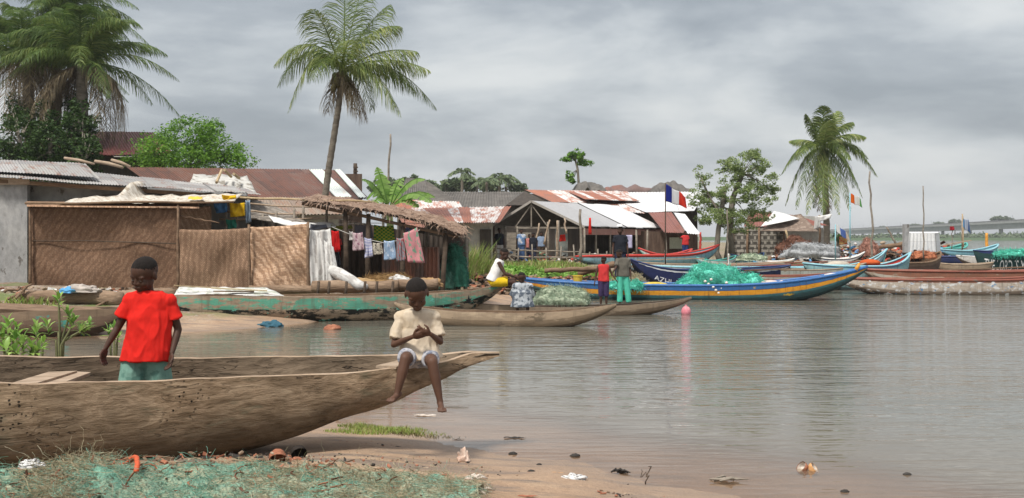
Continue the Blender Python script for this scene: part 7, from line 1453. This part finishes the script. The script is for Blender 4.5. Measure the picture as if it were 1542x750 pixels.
FL = [('reddish brown seed pod floating behind the dugout', 500, 496, .17, HUSK, 1), ('long dark stick lying in the shallows', 775, 660, .09, CHAR, 2), ('dark green clump half sunk in the shallows', 772, 684, .035, CHAR, 1), ('black flat stone showing out of the shallow water', 866, 687, .04, CHAR, 1), ('dark wet leaf clump on the sand left of the standing twig', 932, 713, .06, CHAR, 3), ('orange brown leaf on the wet sand', 836, 713, .055, _cache['orange_shell'], 2),
      ('flattened pale leaf bundle at the waterline right of the twig', 1093, 725, .13, W_GREY, 3), ('small dark stone right of the orange leaf', 812, 700, .02, CHAR, 1), ('dark curled leaf by the waterline', 597, 673, .035, CHAR, 2), ('pale wood chip near the conch like shell', 712, 723, .07, SHELLM, 3), ('dark speck of weed near the shell', 800, 711, .03, CHAR, 1), ('dark red leaf at the bottom edge of the sand', 795, 748, .06, HUSK, 2), ('reed bundle at the bottom edge beside the net', 710, 743, .10, SHELLM, 3), ('small stone out in the shallows at the right', 1366, 715, .03, CHAR, 1), ('dark round stone near the bottom right shallows', 1272, 741, .03, CHAR, 1), ('floating dark leaf under the seated boy', 690, 662, .05, CHAR, 2), ('pale stick floating near the grass tip', 640, 626, .10, SHELLM, 2)]
for lb, px, py, s, mt, kd in FL:
    d_ = H*F/(py-HY)
    for _ in range(6): d_ = (H-max(0, gz(X(px, d_), d_)))*F/(py-HY)
    c = V3(X(px, d_), d_, max(0, gz(X(px, d_), d_)) + .001); g = MB()
    if kd == 1: 
        g.surf(lambda u, v: c + V3(math.sin(v*PI/2)*math.cos(u*2*PI)*s, math.sin(v*PI/2)*math.sin(u*2*PI)*s*.7, math.cos(v*PI/2)*s*.5)*(1+.3*mnoise.noise(V3(u*5, v*4, px))), 14, 6)
    elif kd == 2:
        g.surf(lambda u, v: c + V3((u-.5)*2*s, (v-.5)*s*.7*math.sin(PI*min(.98, max(.02, u))), .002+.18*s*abs(mnoise.noise(V3(u*3, v*2, px)))), 12, 5)
    else:
        for q in range(9): a = c + V3(U(-s, s*.4), U(-s*.3, s*.3), U(0, .02)); g.tube([a, a+V3(s*.6, U(-.02, .02), U(0, .02)), a+V3(s*U(.7, 1.1), U(-.03, .03), 0)], [.006, .009, .003], 5)
    one('leaf_litter' if kd == 2 else ('stone' if 'stone' in lb else 'debris'), g, mt, lb, 'stone' if 'stone' in lb else ('leaf' if 'leaf' in lb else 'debris'), smooth=True)
g = MB(); d_ = 7.55; c = V3(X(972, d_), d_, gz(X(972, d_), d_)); wonky(g, c, c+V3(.02, 0, .12), .004); wonky(g, c+V3(.01, 0, .05), c+V3(-.03, 0, .10), .003); one('twig', g, W_DARK, 'thin dark twig sticking up from the wet sand', 'twig')
crumple('crushed white bag with dark marks on the sand', V3(X(865, 7.42), 7.42, gz(X(865, 7.42), 7.42)), (.075, .05, .035), cloth('white_bag', (.72, .71, .70), [((.08, .08, .08), 'blotch', 9)]), 'plastic_bag', 'bag', 21)
crumple('white plastic scrap on the green net by the hull', fgp(.235, .75)+V3(0,0,.04), (.06, .05, .035), cloth('white_bag', (.72, .71, .7)), 'plastic_scrap', 'scrap', 22)
nsp = [(X(x, dd), dd, r, r*.35) for x, dd, r in ((420, 7.6, .5), (500, 7.7, .6), (600, 7.9, .6), (680, 7.7, .5), (760, 7.5, .5), (860, 7.4, .4), (520, 8.6, .5), (330, 7.4, .5), (960, 7.0, .3))]
scatter('beach_litter', 'tiny husk chips, leaf bits and twigs strewn over the foreground sand', 'litter', nsp, 260, .005, .020, [HUSK, HUSKD, CHAR, W_BROWN, W_LIGHT, HUSK], elong=3)
nsp = [(X(x, 7.35), 7.2, .5, .35) for x in (300, 400, 480, 560)] + [(X(x, 6.3), 6.3, .5, .3) for x in (40, 120, 200, 300, 420, 520, 600)]
scatter('net_litter', 'husk chips and reddish wood bits caught in the foreground net', 'litter', nsp, 340, .008, .036, [HUSK, HUSK, W_LIGHT, W_BROWN, CHAR], elong=4, lift=.10)

# ======================= HAZE ==============================================
m = MB(); m.box((0, 1280, 12.5), (3700, 2720, 34))
hm = NT('thin_haze'); hv = hm.n('VolumePrincipled', {'Color': (.80, .83, .87, 1), 'Density': .00032, 'Anisotropy': .2}); hm.t.links.new(hv.outputs[0], hm.o.inputs['Volume'])
hz = link('haze', m.mesh('haze', hm.m)); hz['kind'] = 'stuff'; hz['label'] = 'thin pale haze over the river and far bank'; hz['category'] = 'haze'
SC.cycles.volume_bounces = 0
